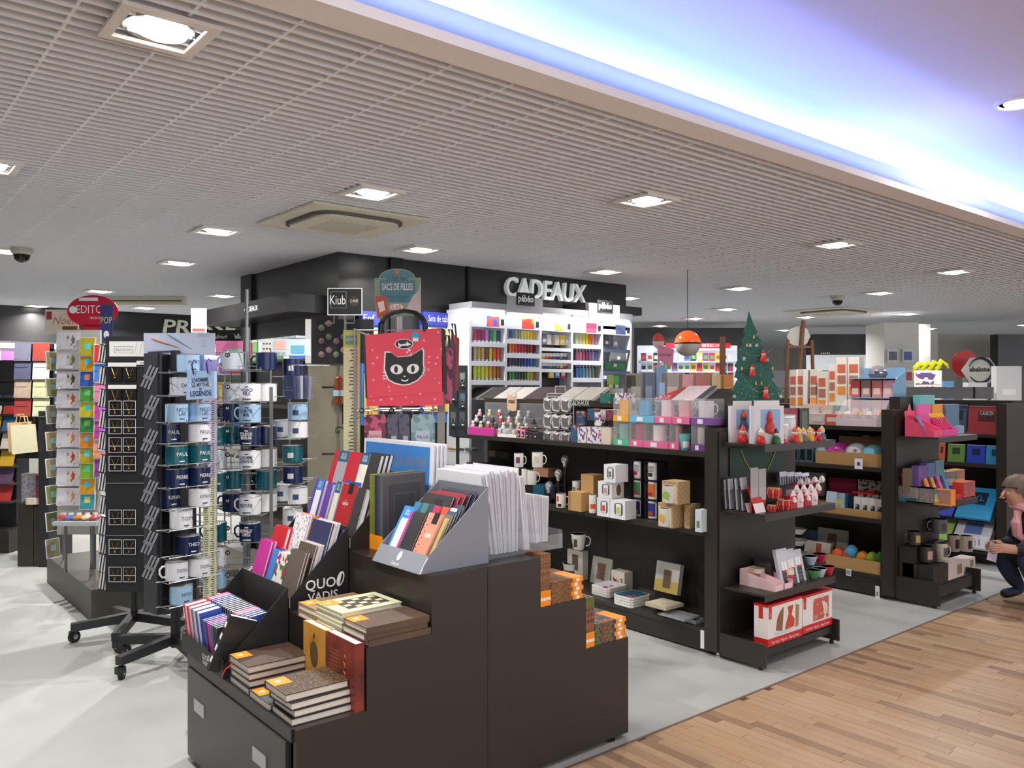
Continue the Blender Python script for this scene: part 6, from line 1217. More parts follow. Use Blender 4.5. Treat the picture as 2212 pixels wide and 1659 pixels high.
r_me.tube([(hw + .16, -.2, .004), (hw + .16, .2, .004)], .002, wire, 5); r_me = r_me.mesh('side_shelf')
disc = MB().lathe([(0, 0), (.014, 0), (.014, .002), (0, .002)], INK, 14).mesh('number_disc')
rows2 = [(800, '01', '02', 'b', 'd', '', ''), (868, '03', '04', 'b', 'w', '', 'VOICI\nFILS'), (913, '05', '06', 'D', 's', '', 'LE MYTHE\nMARI'), (962, '07', '08', 't', 'n', 'MON GARS', 'TOUJOURS\nMON AMI'), (1012, '09', '10', 'g', 'w', 'FOOTBALLEUR', "L'HOMME\nLEGENDE"), (1060, '11', '12', 't', 'T', 'LE SPORTIF', ''), (1110, '13', '14', 'D', 'w', 'FLEUR', 'BRICOLEUR'), (1168, '15', '16', 't', 'n', 'JARDINIER', 'ADORABLE ET\nCAMPEUR'), (1220, '17', '18', 'w', ' ', 'FABRICE', ''), (1268, '19', '20', 's', 't', '', '')]
MC.update({'b': lgr, 'd': navy, 'D': navy, 'T': teal}); CN = {'s': 'sky blue', 'w': 'white', 'n': 'navy', 't': 'teal', 'g': 'grey', 'b': 'grey-white', 'd': 'dark blue', 'D': 'navy', 'T': 'teal'}
for i, (py, n1, n2, c1, c2, x1, x2) in enumerate(rows2):
    z = zat(py, 4.72); put('wire_shelf', f_me, M2, (0, 0, z - .004))
    for k, (num, c, tx) in enumerate(((n1, c1, x1), (n2, c2, x2))):
        dx = (-.098, .098)[k]
        o = put('number_disc', disc, M2, (dx - .09, -hw - .155, z + .085), (PI / 2, 0, 0)); write(num, .018, M2, (dx - .09, -hw - .158, z + .085), (1, 0, 0), (0, 0, 1), WHITE)
        if c == ' ': continue
        for dep_ in ((0, 1) if c in 'wnst' and i in (1, 3, 4, 5, 6) else (1,) if c in 'DbTd' else (0,)):
            p = at_local(oB, dx + .015 + .055 * dep_, -hw - .085 + .125 * dep_, z)
            t = mug_at('enamel_mug', '%s enamel mug%s under number %s of the right mug spinner' % (CN[c], ' standing behind' if dep_ else (' reading ' + tx.replace('\n', ' ').title() if tx else ''), ('one two three four five six seven eight nine ten eleven twelve thirteen fourteen fifteen sixteen seventeen eighteen nineteen twenty'.split())[int(num) - 1]), p, .06, .106, MC[c], RC + PI - .12, 'enamel mugs on the right spinner', inner=whi, rim=rimc)
            if tx and not dep_:
                ink = mat((44, 64, 100), .4) if c in 'swg' else WHITE
                L3 = Matrix.Rotation(-(RC + PI - .12), 3, 'Z') @ (-FW * .99 - RT * .05); u3 = Vector((0, 0, 1)).cross(L3)
                write(tx, .026, t, L3 * .0622 + Vector((0, 0, .056)), u3, (0, 0, 1), ink, width=.07, bold=.0006); a0 = math.atan2(L3.y, L3.x); decal(t, .06, .106, ink, a0, .8, .12, .18, 'ribbon_print'); decal(t, .06, .106, ink, a0, .35, .78, .84, 'ornament_print')
for i, (py, cs) in enumerate(((812, 'n'), (855, 't'), (908, 'sn'), (947, 'ww'), (1000, 't'), (1045, 'n'), (1090, 'ww'), (1136, 'w'), (1180, 't'), (1225, 'n'))):
    z = zat(py, 4.85); put('side_shelf', r_me, M2, (0, 0, z - .004))
    for k, c in enumerate(cs):
        dx = hw + .10 - .10 * (k if len(cs) == 2 and c != 'n' else 0) + (.03 if len(cs) == 2 and k == 0 else 0)
        p = at_local(oB, dx, -.10 + .14 * k, z); t = mug_at('enamel_mug', '%s enamel mug%s, %s from top beside the right mug spinner' % (CN[c], (', rear one' if k else ', front one') if len(cs) == 2 else '', ORD[i]), p, .058, .100, MC[c], RC + PI - .9, 'enamel mugs at the spinner side', inner=whi, rim=rimc)
        decal(t, .058, .1, mat((60, 80, 120), .4) if c in 'sw' else mat((206, 210, 216), .4), 2.5, .6, .3, .6)
for k, (x, c) in enumerate(((628, (44, 54, 92)), (640, (150, 156, 176)), (655, (120, 126, 156)))):
    t = thing('paper_bag', '%s paper bag hanging at the corner of the right mug spinner' % ('navy', 'light grey', 'lilac grey')[k], 'bag', cw(lat(x, 4.66), 4.66 + .02 * k, zat(862, 4.66)), RC, 'paper bags on the right spinner', (0, .05 * (k - 1), RC - .5)); MB().prism([(-.035, 0), (.035, 0), (.034, .13), (-.034, .13)], 'y', -.01, .01, mat(c, .6)).build('bag', t); MB().tube([(-.015, 0, .13), (-.01, 0, .19), (.01, 0, .19), (.015, 0, .13)], .003, nv, 5).build('handle', t); MB().tube([(0, 0, .19), (.02, .12, .195), (.03, .16, .195)], .003, wire, 5).build('hook', t); write('- -\n- - -', .02, t, (0, -.0105, .06), (1, 0, 0), (0, 0, 1), nv if k else WHITE, width=.05)
t = thing('header_sign', 'pale header sign with washi tape pictures above the right mug spinner', 'sign', cw(lat(618, 4.9), 4.9, zat(768, 4.9)), RC); MB().box(-.145, .145, -.004, 0, 0, .098, mat((206, 222, 226), .5)).build('board', t)
MB().box(-.14, -.085, -.005, -.004, .02, .09, mat((226, 222, 214), .5)).build('dotted_print', t); MB().box(-.07, .0, -.005, -.004, .035, .09, mat((232, 190, 180), .5)).build('pink_print', t); MB().box(.03, .11, -.005, -.004, .01, .06, mat((110, 180, 206), .5)).build('wave_print', t); write('DRAEGER', .02, t, (-.04, -.005, .012), (1, 0, 0), (0, 0, 1), GREY, width=.08)
for q in range(6): MB().lathe([(.005, 0), (.005, .001)], INK, 8).build('dot_print', t, (-.13 + .018 * (q % 3), -.005, .04 + .03 * (q // 3)), (PI / 2, 0, 0))
t = thing('stationery_pack', 'pink and mint bag of stationery behind the left header sign', 'pack', cw(lat(500, 5.1), 5.1, zat(768, 5.1)), RC); MB().box(-.09, .07, -.02, .02, 0, .09, mat((226, 120, 170), .5)).build('pack', t); MB().box(-.02, .07, -.021, -.02, 0, .04, mat((150, 206, 180), .5)).build('label', t)
# ---- cat bag spinner
tC = 4.42; oC = cw(lat(862, tC), tC)
CB = thing('bag_spinner', 'wire spinner of handbags behind the stepped unit', 'display stand', oC, RC)
MB().lathe([(.02, .1), (.02, 1.95), (0, 1.95)], STEEL, 14).build('pole', CB); castor_base(CB, 5, .3, .12, .4)
for sx in (-1, 1):
    for sy in (-1, 1): MB().tube([(sx * .2, sy * .2, .4), (sx * .2, sy * .2, 1.8)], .005, wire).build('post', CB)
for z in (.4, 1.38, 1.79): MB().tube([(-.2, -.2, z), (.2, -.2, z), (.2, .2, z), (-.2, .2, z)], .004, wire, 6, True).build('ring', CB)
MB().box(.225, .262, -.22, -.19, .85, 1.66, mat((150, 146, 140), .5, .3, grain=.3, scale=300)).build('perforated_post', CB)
for k in range(3):
    x = -.155 + .15 * k; MB().tube([(x - .045, -.21, zat(896, tC)), (x - .045, -.23, zat(885, tC)), (x + .045, -.23, zat(885, tC)), (x + .045, -.21, zat(896, tC))], .003, wire, 5).build('hook', CB); put('number_disc', disc, CB, (x, -.24, zat(884, tC)), (PI / 2, 0, 0)); write('0%d' % (k + 1), .018, CB, (x, -.243, zat(884, tC)), (1, 0, 0), (0, 0, 1), WHITE)
# lower hanging bags
fl1 = ramp_mat('rose_bloom', 'cells', [(130, 60, 80), (196, 90, 120), (90, 50, 70), (150, 60, 90)], 40, .6, interp='CONSTANT'); fl2 = ramp_mat('mint_bloom', 'cells', [(140, 176, 180), (160, 190, 190), (120, 150, 160), (196, 150, 190)], 40, .6, interp='CONSTANT'); fl3 = ramp_mat('dusk_bloom', 'cells', [(70, 72, 92), (96, 98, 116), (120, 120, 136)], 40, .6, interp='CONSTANT')
for k, (x0, x1, m, tx, tc_) in enumerate(((790, 836, fl1, 'BEATRICE', (226, 170, 180)), (838, 862, fl3, '', None), (864, 886, fl3, '', None), (890, 940, fl2, 'FILLE', (190, 206, 220)))):
    x = lat((x0 + x1) / 2, tC - .2) - lat(862, tC); w = (x1 - x0) * (tC - .2) / F / 2
    t = thing('pouch_bag', '%s flowery pouch hanging in the lower row of the bag spinner' % ('rose', 'dusky left', 'dusky right', 'mint')[k], 'bag', at_local(oC, x, -.225, zat(1010, tC - .2)), RC, 'flowery pouches'); h = zat(895, tC - .2) - zat(1010, tC - .2)
    MB().prism([(-w, 0), (w, 0), (w * 1.02, h * .9), (w * .8, h), (-w * .8, h), (-w * 1.02, h * .9)], 'y', -.008, .008, m).build('bag', t)
    if tc_: MB().box(-w * .6, w * .6, -.010, -.008, h * .1, h * .7, mat(tc_, .5)).build('tag', t); write(tx, .022, t, (0, -.0105, h * .58), (1, 0, 0), (0, 0, 1), nv, width=w * 1.0)
    else: MB().box(-w * .2, w * .7, -.010, -.008, h * .35, h * .6, mat((190, 186, 196), .5)).build('tag', t)
# the red bag
tR = 4.13; t = thing('tote_bag', 'red spotted shopping bag with a black cat face', 'bag', cw(lat(872, tR), tR, zat(876, tR)), RC + .1); K = tR / F
red_m = ramp_mat('red_spots', 'voronoi', [(244, 150, 160), (232, 60, 84)], 26, .3, interp='CONSTANT', pos=(0, .16)); 
R_ = lambda px, py: ((px - 872) * K, (876 - py) * K)
MB().prism([R_(792, 860), R_(955, 848), R_(953, 708), R_(788, 725)], 'y', -.008, .012, red_m).build('front', t); MB().prism([R_(793, 877), R_(957, 876), R_(957, 846), R_(793, 858)], 'y', -.004, .014, red_m).build('flap', t)
MB().prism([(R_(953, 708)[0], R_(953, 708)[1]), (R_(957, 848)[0], R_(957, 848)[1]), (R_(966, 852)[0], R_(966, 852)[1]), (R_(962, 712)[0], R_(962, 712)[1])], 'y', -.004, .05, BK_).build('side_edge', t); MB().prism([R_(786, 727), R_(791, 860), R_(795, 860), R_(790, 725)], 'y', -.0085, .012, BK_).build('side_edge', t)
hp = [R_(822, 722), R_(822, 700), R_(830, 685), R_(848, 675), R_(872, 671), R_(895, 675), R_(910, 686), R_(917, 700), R_(917, 716)]
MB().tube([(p[0], .0, p[1]) for p in hp], .011, mat((24, 22, 24), .3), 8).build('handle', t, smooth=True); MB().tube([(p[0] + .006, .05, p[1] + .004) for p in hp], .011, mat((24, 22, 24), .3), 8).build('handle', t, smooth=True)
C_ = lambda x, y: R_(660 + x * .2411, 560 + y * .2411)
outl = [(722, 838), (770, 838), (822, 880), (945, 868), (1040, 805), (1052, 830), (1050, 940), (1058, 985), (1045, 1030), (1000, 1080), (930, 1115), (870, 1122), (800, 1105), (750, 1075), (725, 1020), (715, 980)]
def face(pts, y, m, nm, sc=1.0, par=None):
    q = [C_(*p) for p in pts]; cx_ = sum(p[0] for p in q) / len(q); cy_ = sum(p[1] for p in q) / len(q)
    return MB().prism([(cx_ + (p[0] - cx_) * sc, cy_ + (p[1] - cy_) * sc) for p in q], 'y', y, y + .0008, m).build(nm, par or t)
ck = mat((22, 22, 26), .4, grain=.2, scale=200)
face(outl, -.0090, WHITE, 'face_outline', 1.07); fc = face(outl, -.0098, ck, 'cat_face')
ell = lambda cx_, cy_, rx, ry, rot=0: [(cx_ + rx * math.cos(a) * math.cos(rot) - ry * math.sin(a) * math.sin(rot), cy_ + rx * math.cos(a) * math.sin(rot) + ry * math.sin(a) * math.cos(rot)) for a in [2 * PI * k / 20 for k in range(20)]]
for (ex, ey, px_, rot) in ((818, 988, 812, .12), (962, 982, 962, -.25)): face(ell(ex, ey, 56, 44, rot), -.0106, WHITE, 'eye', par=t); face(ell(px_, ey, 16, 32), -.0114, ck, 'pupil', par=t)
face([(875, 1045), (900, 1045), (888, 1058)], -.0106, WHITE, 'nose'); face([(855, 1072), (890, 1088), (925, 1070), (915, 1090), (890, 1098), (865, 1090)], -.0106, WHITE, 'mouth')
for s in ((695, 1010, 725, 1020), (692, 1045, 728, 1045), (700, 1078, 735, 1065), (1075, 975, 1048, 985), (1078, 1005, 1045, 1010), (1070, 1038, 1040, 1030)): a, b_ = C_(s[0], s[1]), C_(s[2], s[3]); MB().tube([(a[0], -.0098, a[1]), (b_[0], -.0098, b_[1])], .0032, WHITE, 5).tube([(a[0], -.011, a[1]), (b_[0], -.011, b_[1])], .0018, ck, 5).build('whisker', t)
face(ell(882, 760, 82, 46), -.0090, WHITE, 'bubble_edge'); face(ell(882, 760, 75, 40), -.0098, ck, 'thought_bubble'); face(ell(930, 815, 13, 10), -.0090, WHITE, 'bubble'); face(ell(912, 835, 9, 8), -.0090, WHITE, 'bubble')
face([(830, 745), (855, 765), (905, 755), (905, 735), (945, 765), (910, 780), (905, 775), (860, 778), (838, 795)], -.0106, WHITE, 'fish_bone'); 
MB().lathe([(0, 0), (.022, 0), (.022, .002), (0, .002)], mat((60, 160, 206), .4), 20).build('price_tag', t, (C_(985, 690)[0], -.012, C_(985, 690)[1]), (PI / 2, 0, 0)); MB().box(-.014, .014, -.001, 0, -.012, .006, WHITE).build('price_label', t, (C_(985, 715)[0], -.0145, C_(985, 715)[1]))
# round-topped sign
t = thing('header_sign', 'arched SACS DE FILLES sign above the bag spinner', 'sign', cw(lat(859, 4.3), 4.3, zat(690, 4.3)), RC); K2 = 4.3 / F
G_ = lambda x, y: ((660 + x * .2411 - 859) * K2, (690 - (560 + y * .2411)) * K2)
arc = [G_(640, 530), G_(1030, 500), G_(1035, 165), G_(985, 165)] + [G_(820 + 160 * math.cos(a), 165 - 82 * math.sin(a)) for a in [PI * k / 14 for k in range(1, 14)]] + [G_(655, 170), G_(615, 170), G_(620, 380)]
MB().prism(arc, 'y', 0, .004, mat((150, 176, 150), .5)).build('board', t); 
MB().prism([G_(665, 185), G_(985, 185), G_(985, 390), G_(670, 390)], 'y', -.001, 0, mat((96, 150, 166), .5)).build('title_panel', t); MB().prism([G_(820 + 150 * math.cos(a), 168 - 75 * math.sin(a)) for a in [PI * k / 14 for k in range(15)]], 'y', -.001, 0, mat((96, 150, 166), .5)).build('crest_panel', t)
cx_, cz_ = G_(822, 250); write('SACS DE FILLES', .05, t, (cx_, -.002, cz_), (1, 0, 0), (0, 0, 1), WHITE, width=.16, bold=.001); cx_, cz_ = G_(820, 175); write('Les Petits Noms', .03, t, (cx_, -.002, cz_), (1, 0, 0), (0, 0, 1), mat((50, 80, 90), .5), width=.11, shear=.3); cx_, cz_ = G_(825, 352); write('Personnalisez\nvotre style', .022, t, (cx_, -.002, cz_), (1, 0, 0), (0, 0, 1), mat((60, 100, 110), .5), width=.11)
MB().prism([G_(625, 330), G_(720, 330), G_(745, 480), G_(650, 530)], 'y', -.0015, 0, mat((206, 96, 70), .5)).build('bag_picture', t); MB().prism([G_(645, 390), G_(700, 370), G_(715, 455), G_(665, 480)], 'y', -.002, -.0015, WHITE).build('bag_label', t); MB().prism([G_(1032, 200), G_(1035, 480), G_(900, 450), G_(960, 330), G_(1005, 290)], 'y', -.0015, 0, mat((216, 206, 210), .5)).build('model_picture', t); MB().prism(ell(0, 0, 1, 1) and [G_(815 + 60 * math.cos(a), 430 - 30 * math.sin(a)) for a in [2 * PI * k / 16 for k in range(16)]], 'y', -.002, -.0015, WHITE).build('price_bubble', t); cx_, cz_ = G_(815, 432); write('5,95', .03, t, (cx_, -.0025, cz_), (1, 0, 0), (0, 0, 1), mat((206, 60, 90), .5)); MB().box(-.01, .01, -.0015, 0, -.01, .01, mat((226, 130, 100), .5)).build('emblem', t, (G_(820, 115)[0], 0, G_(820, 115)[1])); MB().box(-.004, .004, .004, .008, -.12, .05, WHITE).build('stick', t)
# green name strip of the bag spinner
t = thing('name_strip', 'green strip listing first names left of the cat bag', 'sign', cw(lat(760, 4.25), 4.25, zat(985, 4.25)), RC); hS2 = zat(713, 4.25) - zat(985, 4.25)
MB().box(-.043, .043, -.004, 0, 0, hS2, mat((190, 200, 110), .6)).build('backing', t); MB().box(-.04, .038, -.005, -.004, 0, hS2 * .86, mat((224, 222, 184), .6)).build('list_sheet', t); MB().box(-.032, .03, -.0055, -.004, hS2 * .885, hS2 * .955, mat((110, 150, 140), .6)).build('title', t); write('SACS DE FILLES', .02, t, (0, -.006, hS2 * .925), (1, 0, 0), (0, 0, 1), WHITE, width=.055)
e = MB()
for q in range(31): z = .01 + q * hS2 * .84 / 31; e.box(.018 - random.uniform(.012, .035), .018, -.0056, -.005, z + .004, z + .010, mat((90, 90, 80), .7)); e.tube([(.029 + .0045 * math.cos(b * 1.05), -.0056, z + .008 + .0045 * math.sin(b * 1.05)) for b in range(6)], .0009, INK, 4, True); e.box(-.04, .038, -.0052, -.005, z, z + .0008, mat((150, 150, 130), .7))
o = e.build('name_print', t); o['kind'] = 'stuff'
# bags hanging at the right side of the bag spinner
for k, (c, nm) in enumerate((((200, 90, 120), 'rose'), ((90, 60, 90), 'plum'), ((150, 60, 60), 'brick'))):
    t = thing('shoulder_bag', '%s bag hanging edge-on at the right of the bag spinner' % nm, 'bag', cw(lat(966 + 7 * k, 4.35 + .05 * k), 4.35 + .05 * k, zat(872 - 14 * k, 4.35)), RC + 1.1, 'bags at the spinner side'); MB().prism([(-.02, 0), (.03, 0), (.04, .28), (-.01, .30)], 'y', -.012, .012, fl1 if k == 0 else mat(c, .6, grain=.3, scale=40)).build('bag', t); MB().tube([(0, 0, .29), (.0, .01, .36), (.03, .01, .36), (.03, 0, .28)], .005, INK, 6).build('handle', t)
kc = thing('keyring_stand', 'narrow dark stand of keyring cards right of the cat bag', 'display stand', cw(lat(988, 4.9), 4.9, zat(935, 4.9) - .02), RC); MB().box(-.05, .06, 0, .02, 0, .42, mat((40, 48, 54), .5)).build('panel', kc)
for k, (dx, py, c) in enumerate(((.03, 820, (120, 150, 130)), (.03, 865, (90, 110, 130)), (.03, 905, (80, 84, 90)), (-.025, 850, (150, 130, 120)), (-.025, 905, (110, 100, 100)))):
    o = thing('keyring_card', '%s keyring card on the narrow dark stand' % ORD[k], 'keyring', at_local(kc.location, dx, -.003, zat(py, 4.9) - kc.location.z), RC, 'keyring cards'); MB().box(-.024, .024, -.003, 0, -.045, .05, mat((44, 60, 66), .5)).build('card', o); MB().box(-.015, .015, -.004, -.003, .005, .04, mat(c, .4)).build('picture', o); MB().tube([(.01 * math.cos(a), -.006, -.008 + .01 * math.sin(a)) for a in [2 * PI * q / 10 for q in range(10)]], .0016, CHROME, 5, True).lathe([(0, 0), (.009, .004), (0, .012)], mat((206, 204, 206), .3), 8, (.002, -.008, -.04)).build('keyring', o)
MB().box(lat(990, 4.9) * 0 - .01, .01, .02, .04, -1.2, 0, BK_).build('pole', kc)
# ================================================================ PAINT WALL UNDER THE CADEAUX FASCIA
YP = 5.42; wu = mat((206, 208, 214), .4)
PXB = [1016, 1093, 1168, 1236, 1301, 1363]; XB = [aty(p, 760, YP).x for p in PXB]; zT, zBt = 2.15, 1.0
pu = thing('paint_rack', 'white five-bay paint rack below the CADEAUX lettering', 'shelving', (0, 0, 0))
for x in XB: MB().box(x - .012, x + .012, YP, YP + .32, .05, zT, wu).build('upright', pu)
MB().box(XB[0], XB[5], YP + .30, YP + .32, .05, zT, wu).build('back', pu); MB().box(XB[0], XB[5], YP - .02, YP + .3, zT, zT + .05, mat((160, 162, 168), .5)).build('top', pu); MB().box(XB[0], XB[5], YP, YP + .3, .05, .1, wu).build('base', pu)
MB().box(XB[4] - .2, XB[5] + .18, YP + .02, YP + .33, zT + .05, zT + .13, BLACK).build('canopy', pu)
for i in range(5):
    x0, x1 = XB[i] + .012, XB[i + 1] - .012
    MB().box(x0, x1, YP + .02, YP + .05, zT - .045, zT - .005, mat((235, 240, 255), .4, emit=2)).build('light_tube', pu)
    ld = bpy.data.lights.new('rack_light', 'AREA'); ld.shape = 'RECTANGLE'; ld.size = x1 - x0; ld.size_y = .05; ld.energy = .5; ld.color = (.93, .96, 1); lo = bpy.data.objects.new('rack_light', ld); C.objects.link(lo); lo.parent = pu; lo.location = ((x0 + x1) / 2, YP - .06, zT - .03); lo.rotation_euler = (.5, 0, 0)
    hd = MB().box(x0, x1, YP + .0, YP + .012, zT - .155, zT - .05, wu).build('header_card', pu); MB().box(x0 + (x1 - x0) * .45, x0 + (x1 - x0) * .82, YP - .002, YP, zT - .145, zT - .06, ramp_mat('header_art_%d' % i, 'cells', [[(60, 90, 200), (226, 80, 80), (230, 230, 236)], [(240, 150, 40), (226, 60, 40), (240, 210, 60)], [(226, 220, 200), (240, 200, 60), (120, 120, 120)], [(220, 60, 90), (236, 236, 240), (60, 130, 190)], [(60, 70, 110), (70, 80, 120), (60, 70, 110)]][i], 12, .5, interp='CONSTANT')).build('header_print', hd); MB().box(x1 - (x1 - x0) * .12, x1 - .01, YP - .002, YP, zT - .13, zT - .08, INK).build('header_badge', hd)
def tube_item(px_, z, h, r, c, lab, jar=False, par=None):
    x = aty(px_, 760, YP + .06).x; t = thing('paint_tube' if not jar else 'paint_bottle', lab, 'paint', (x, YP + .06, z), 0, 'paints on the white rack')
    if jar: MB().lathe([(0, 0), (r, 0), (r, h * .8), (r * .6, h * .88), (0, h * .88)], mat(c, .25), 10).build('body', t, smooth=True); MB().lathe([(0, h), (r * .45, h), (r * .45, h * .86)], WHITE, 8).build('cap', t)
    else: MB().lathe([(r, h), (r * .95, h * .4), (r * .9, h * .14), (0, h * .14)], mat(c, .35), 8, sy=.5).build('body', t); MB().lathe([(0, 0), (r * .8, 0), (r * .8, h * .32), (r * .93, h * .32)], WHITE, 8, sy=.55).build('cap', t)
I6 = lambda x, y: (1000 + x * .1929, 580 + y * .1929)
PAL = {0: [[(206, 40, 70), (150, 30, 90), (150, 40, 110), (206, 120, 190), (30, 110, 130), (90, 190, 90), (40, 60, 110), (60, 70, 130)], [(190, 180, 160), (196, 170, 80), (206, 170, 90), (140, 70, 60), (200, 220, 40), (240, 90, 50), (240, 80, 70), (226, 40, 110)], [(200, 220, 60), (190, 210, 40), (220, 220, 50), (220, 200, 40), (206, 170, 40), (190, 120, 50), (180, 90, 40), (170, 90, 50)]],
 1: [[(30, 60, 110), (40, 130, 190), (226, 160, 40), (110, 150, 200), (220, 210, 60), (236, 210, 40), (236, 216, 40), (240, 200, 40), (240, 190, 50), (240, 140, 40)], [(240, 130, 40), (240, 110, 40), (220, 50, 50), (190, 30, 60), (200, 40, 60), (150, 30, 50), (110, 30, 40), (200, 30, 40), (60, 30, 40), (120, 30, 50)], [(90, 50, 110), (50, 50, 90), (40, 44, 80), (40, 44, 90), (50, 60, 130), (50, 80, 190), (40, 70, 170), (60, 120, 200), (60, 140, 170), (190, 200, 210)], [(60, 150, 70), (70, 160, 80), (30, 90, 60), (40, 80, 60), (40, 60, 50), (70, 100, 60), (170, 190, 60), (200, 190, 50), (180, 120, 50), (120, 70, 50)], [(150, 40, 50), (120, 40, 40), (70, 40, 40), (60, 40, 40), (60, 40, 30), (50, 44, 40), (60, 60, 50), (70, 80, 60), (50, 60, 50), (40, 40, 40)]],
 3: [[(226, 222, 190), (220, 216, 170), (226, 220, 120), (236, 226, 60), (236, 130, 40), (206, 150, 150), (190, 140, 160), (170, 60, 80)], [(190, 100, 140), (206, 140, 170), (206, 60, 50), (110, 70, 150), (170, 80, 140), (150, 150, 190), (110, 110, 170), (90, 150, 200)], [(60, 110, 190), (60, 130, 180), (90, 160, 200), (120, 160, 170), (140, 150, 140), (120, 130, 120), (90, 100, 90), (130, 130, 130)]]}
LIP = {0: [845, 1055, 1265], 1: [815, 970, 1120, 1270, 1340], 3: [870, 1050, 1240]}; TOPS = {0: [690, 890, 1090], 1: [700, 850, 1005, 1160, 1305], 3: [690, 910, 1090]}
for b_ in (0, 1, 3):
    for r_, row in enumerate(PAL[b_]):
        pm_ = (PXB[b_] + PXB[b_ + 1]) / 2; z = aty(pm_, I6(0, LIP[b_][r_] - 14)[1], YP + .06).z; zt_ = aty(pm_, I6(0, TOPS[b_][r_])[1], YP + .06).z
        mid = (PXB[b_] + PXB[b_ + 1]) / 2; z -= 0; dz = (aty(1100, 760, YP).z - aty(1100, 760, YP).z)
        s = MB().box(XB[b_] + .012, XB[b_ + 1] - .012, YP + .01, YP + .26, z - .012, z, wu).build('shelf', pu); MB().box(XB[b_] + .012, XB[b_ + 1] - .012, YP + .0, YP + .01, z - .04, z - .002, mat((206, 210, 220), .4)).build('price_rail', s)
        n = len(row); w = (PXB[b_ + 1] - PXB[b_] - 10) / n
        for k, c in enumerate(row): tube_item(PXB[b_] + 6 + w * (k + .5), z + .001, min(.16, zt_ - z), (XB[b_ + 1] - XB[b_] - .05) / n * .46, c, 'paint %s, %s from the left, %s row of the %s bay' % ('bottle' if b_ == 3 else 'tube', ORD[k], ORD[r_], ORD[b_]), b_ == 3)
# third bay: big jars and small colour blocks
bx3 = lambda px0, px1, y0, y1, c, nm, lab, dep=.08: (lambda t: (MB().box(-(aty(px1, 760, YP + .05).x - aty(px0, 760, YP + .05).x) / 2, (aty(px1, 760, YP + .05).x - aty(px0, 760, YP + .05).x) / 2, 0, dep, 0, aty(1200, y0, YP + .05).z - aty(1200, y1, YP + .05).z, mat(c, .4)).build('body', t), MB().box(-.02, .02, -.002, 0, .02, .05, WHITE).build('label', t)))(thing(nm, lab, 'paint', (aty((px0 + px1) / 2, 760, YP + .05).x, YP + .05, aty((px0 + px1) / 2, y1, YP + .05).z), 0, 'jars and packs in the third and fifth bay'))
MB().box(XB[2] + .012, XB[3] - .012, YP + .15, YP + .155, zT - .48, zT - .17, mat((60, 60, 62), .5)).build('art_panel', pu)
for (x0, x1, y0, y1, c, lab) in ((890, 935, 745, 850, (120, 122, 126), 'grey'), (942, 990, 740, 850, (226, 228, 230), 'white'), (1030, 1080, 745, 855, (226, 216, 190), 'cream'), (1088, 1142, 745, 855, (240, 200, 40), 'yellow'), (1146, 1190, 755, 855, (200, 206, 210), 'pale grey')): bx3(I6(x0, 0)[0], I6(x1, 0)[0], I6(0, y0)[1], I6(0, y1)[1], c, 'paint_jar', lab + ' square paint jar in the third bay')
for r_, yb in enumerate((1010, 1115)):
    for k in range(8): c = ((220, 200, 40), (220, 60, 50), (190, 50, 90), (50, 90, 190), (40, 80, 160), (60, 140, 90), (70, 80, 110), (120, 120, 110))[(k + r_ * 3) % 8]; bx3(I6(885 + 40 * k, 0)[0], I6(920 + 40 * k, 0)[0], I6(0, yb - 42)[1], I6(0, yb)[1], c, 'paint_cake', '%s colour cake in the %s tier of the third bay' % (ORD[k], ('upper', 'lower')[r_]))
for k, c in enumerate(((240, 220, 30), (70, 120, 210), (230, 60, 40), (150, 156, 170))): bx3(I6(968 + 65 * k, 0)[0], I6(1020 + 65 * k, 0)[0], I6(0, 1155)[1], I6(0, 1225)[1], c, 'paint_pouch', ('yellow', 'blue', 'red', 'grey')[k] + ' hanging paint pouch in the third bay', .02)
MB().box(XB[2] + .012, XB[3] - .012, YP + .16, YP + .17, zBt, zT - .18, mat((50, 50, 54), .5)).build('dark_panel', pu)
for y in (890, 1020, 1125, 1330): z = aty(1200, I6(0, y)[1], YP).z; MB().box(XB[2] + .012, XB[3] - .012, YP, YP + .16, z - .03, z, wu).build('shelf', pu)
for (x0, x1, y0, y1, c, lab) in ((1580, 1640, 690, 870, (70, 76, 90), 'dark brush pack'), (1680, 1740, 695, 880, (150, 156, 170), 'clear brush pack'), (1590, 1820, 1050, 1125, (40, 140, 70), 'green modelling pack'), (1660, 1830, 930, 1045, (110, 116, 116), 'grey modelling pack'), (1620, 1690, 1180, 1360, (120, 130, 60), 'olive pencil pack'), (1695, 1750, 1190, 1360, (60, 130, 60), 'green pencil pack'), (1570, 1612, 1170, 1260, (60, 90, 170), 'blue bottle pack')): bx3(I6(x0, 0)[0], I6(x1, 0)[0], I6(0, y0)[1], I6(0, y1)[1], c, 'craft_pack', lab + ' in the fifth bay', .03)
for y in (650, 905, 1150): z = aty(1330, I6(0, y)[1], YP).z; MB().box(XB[4] + .012, XB[5] - .012, YP, YP + .02, z - .03, z + .0, mat((70, 80, 110), .4)).build('price_rail', pu)
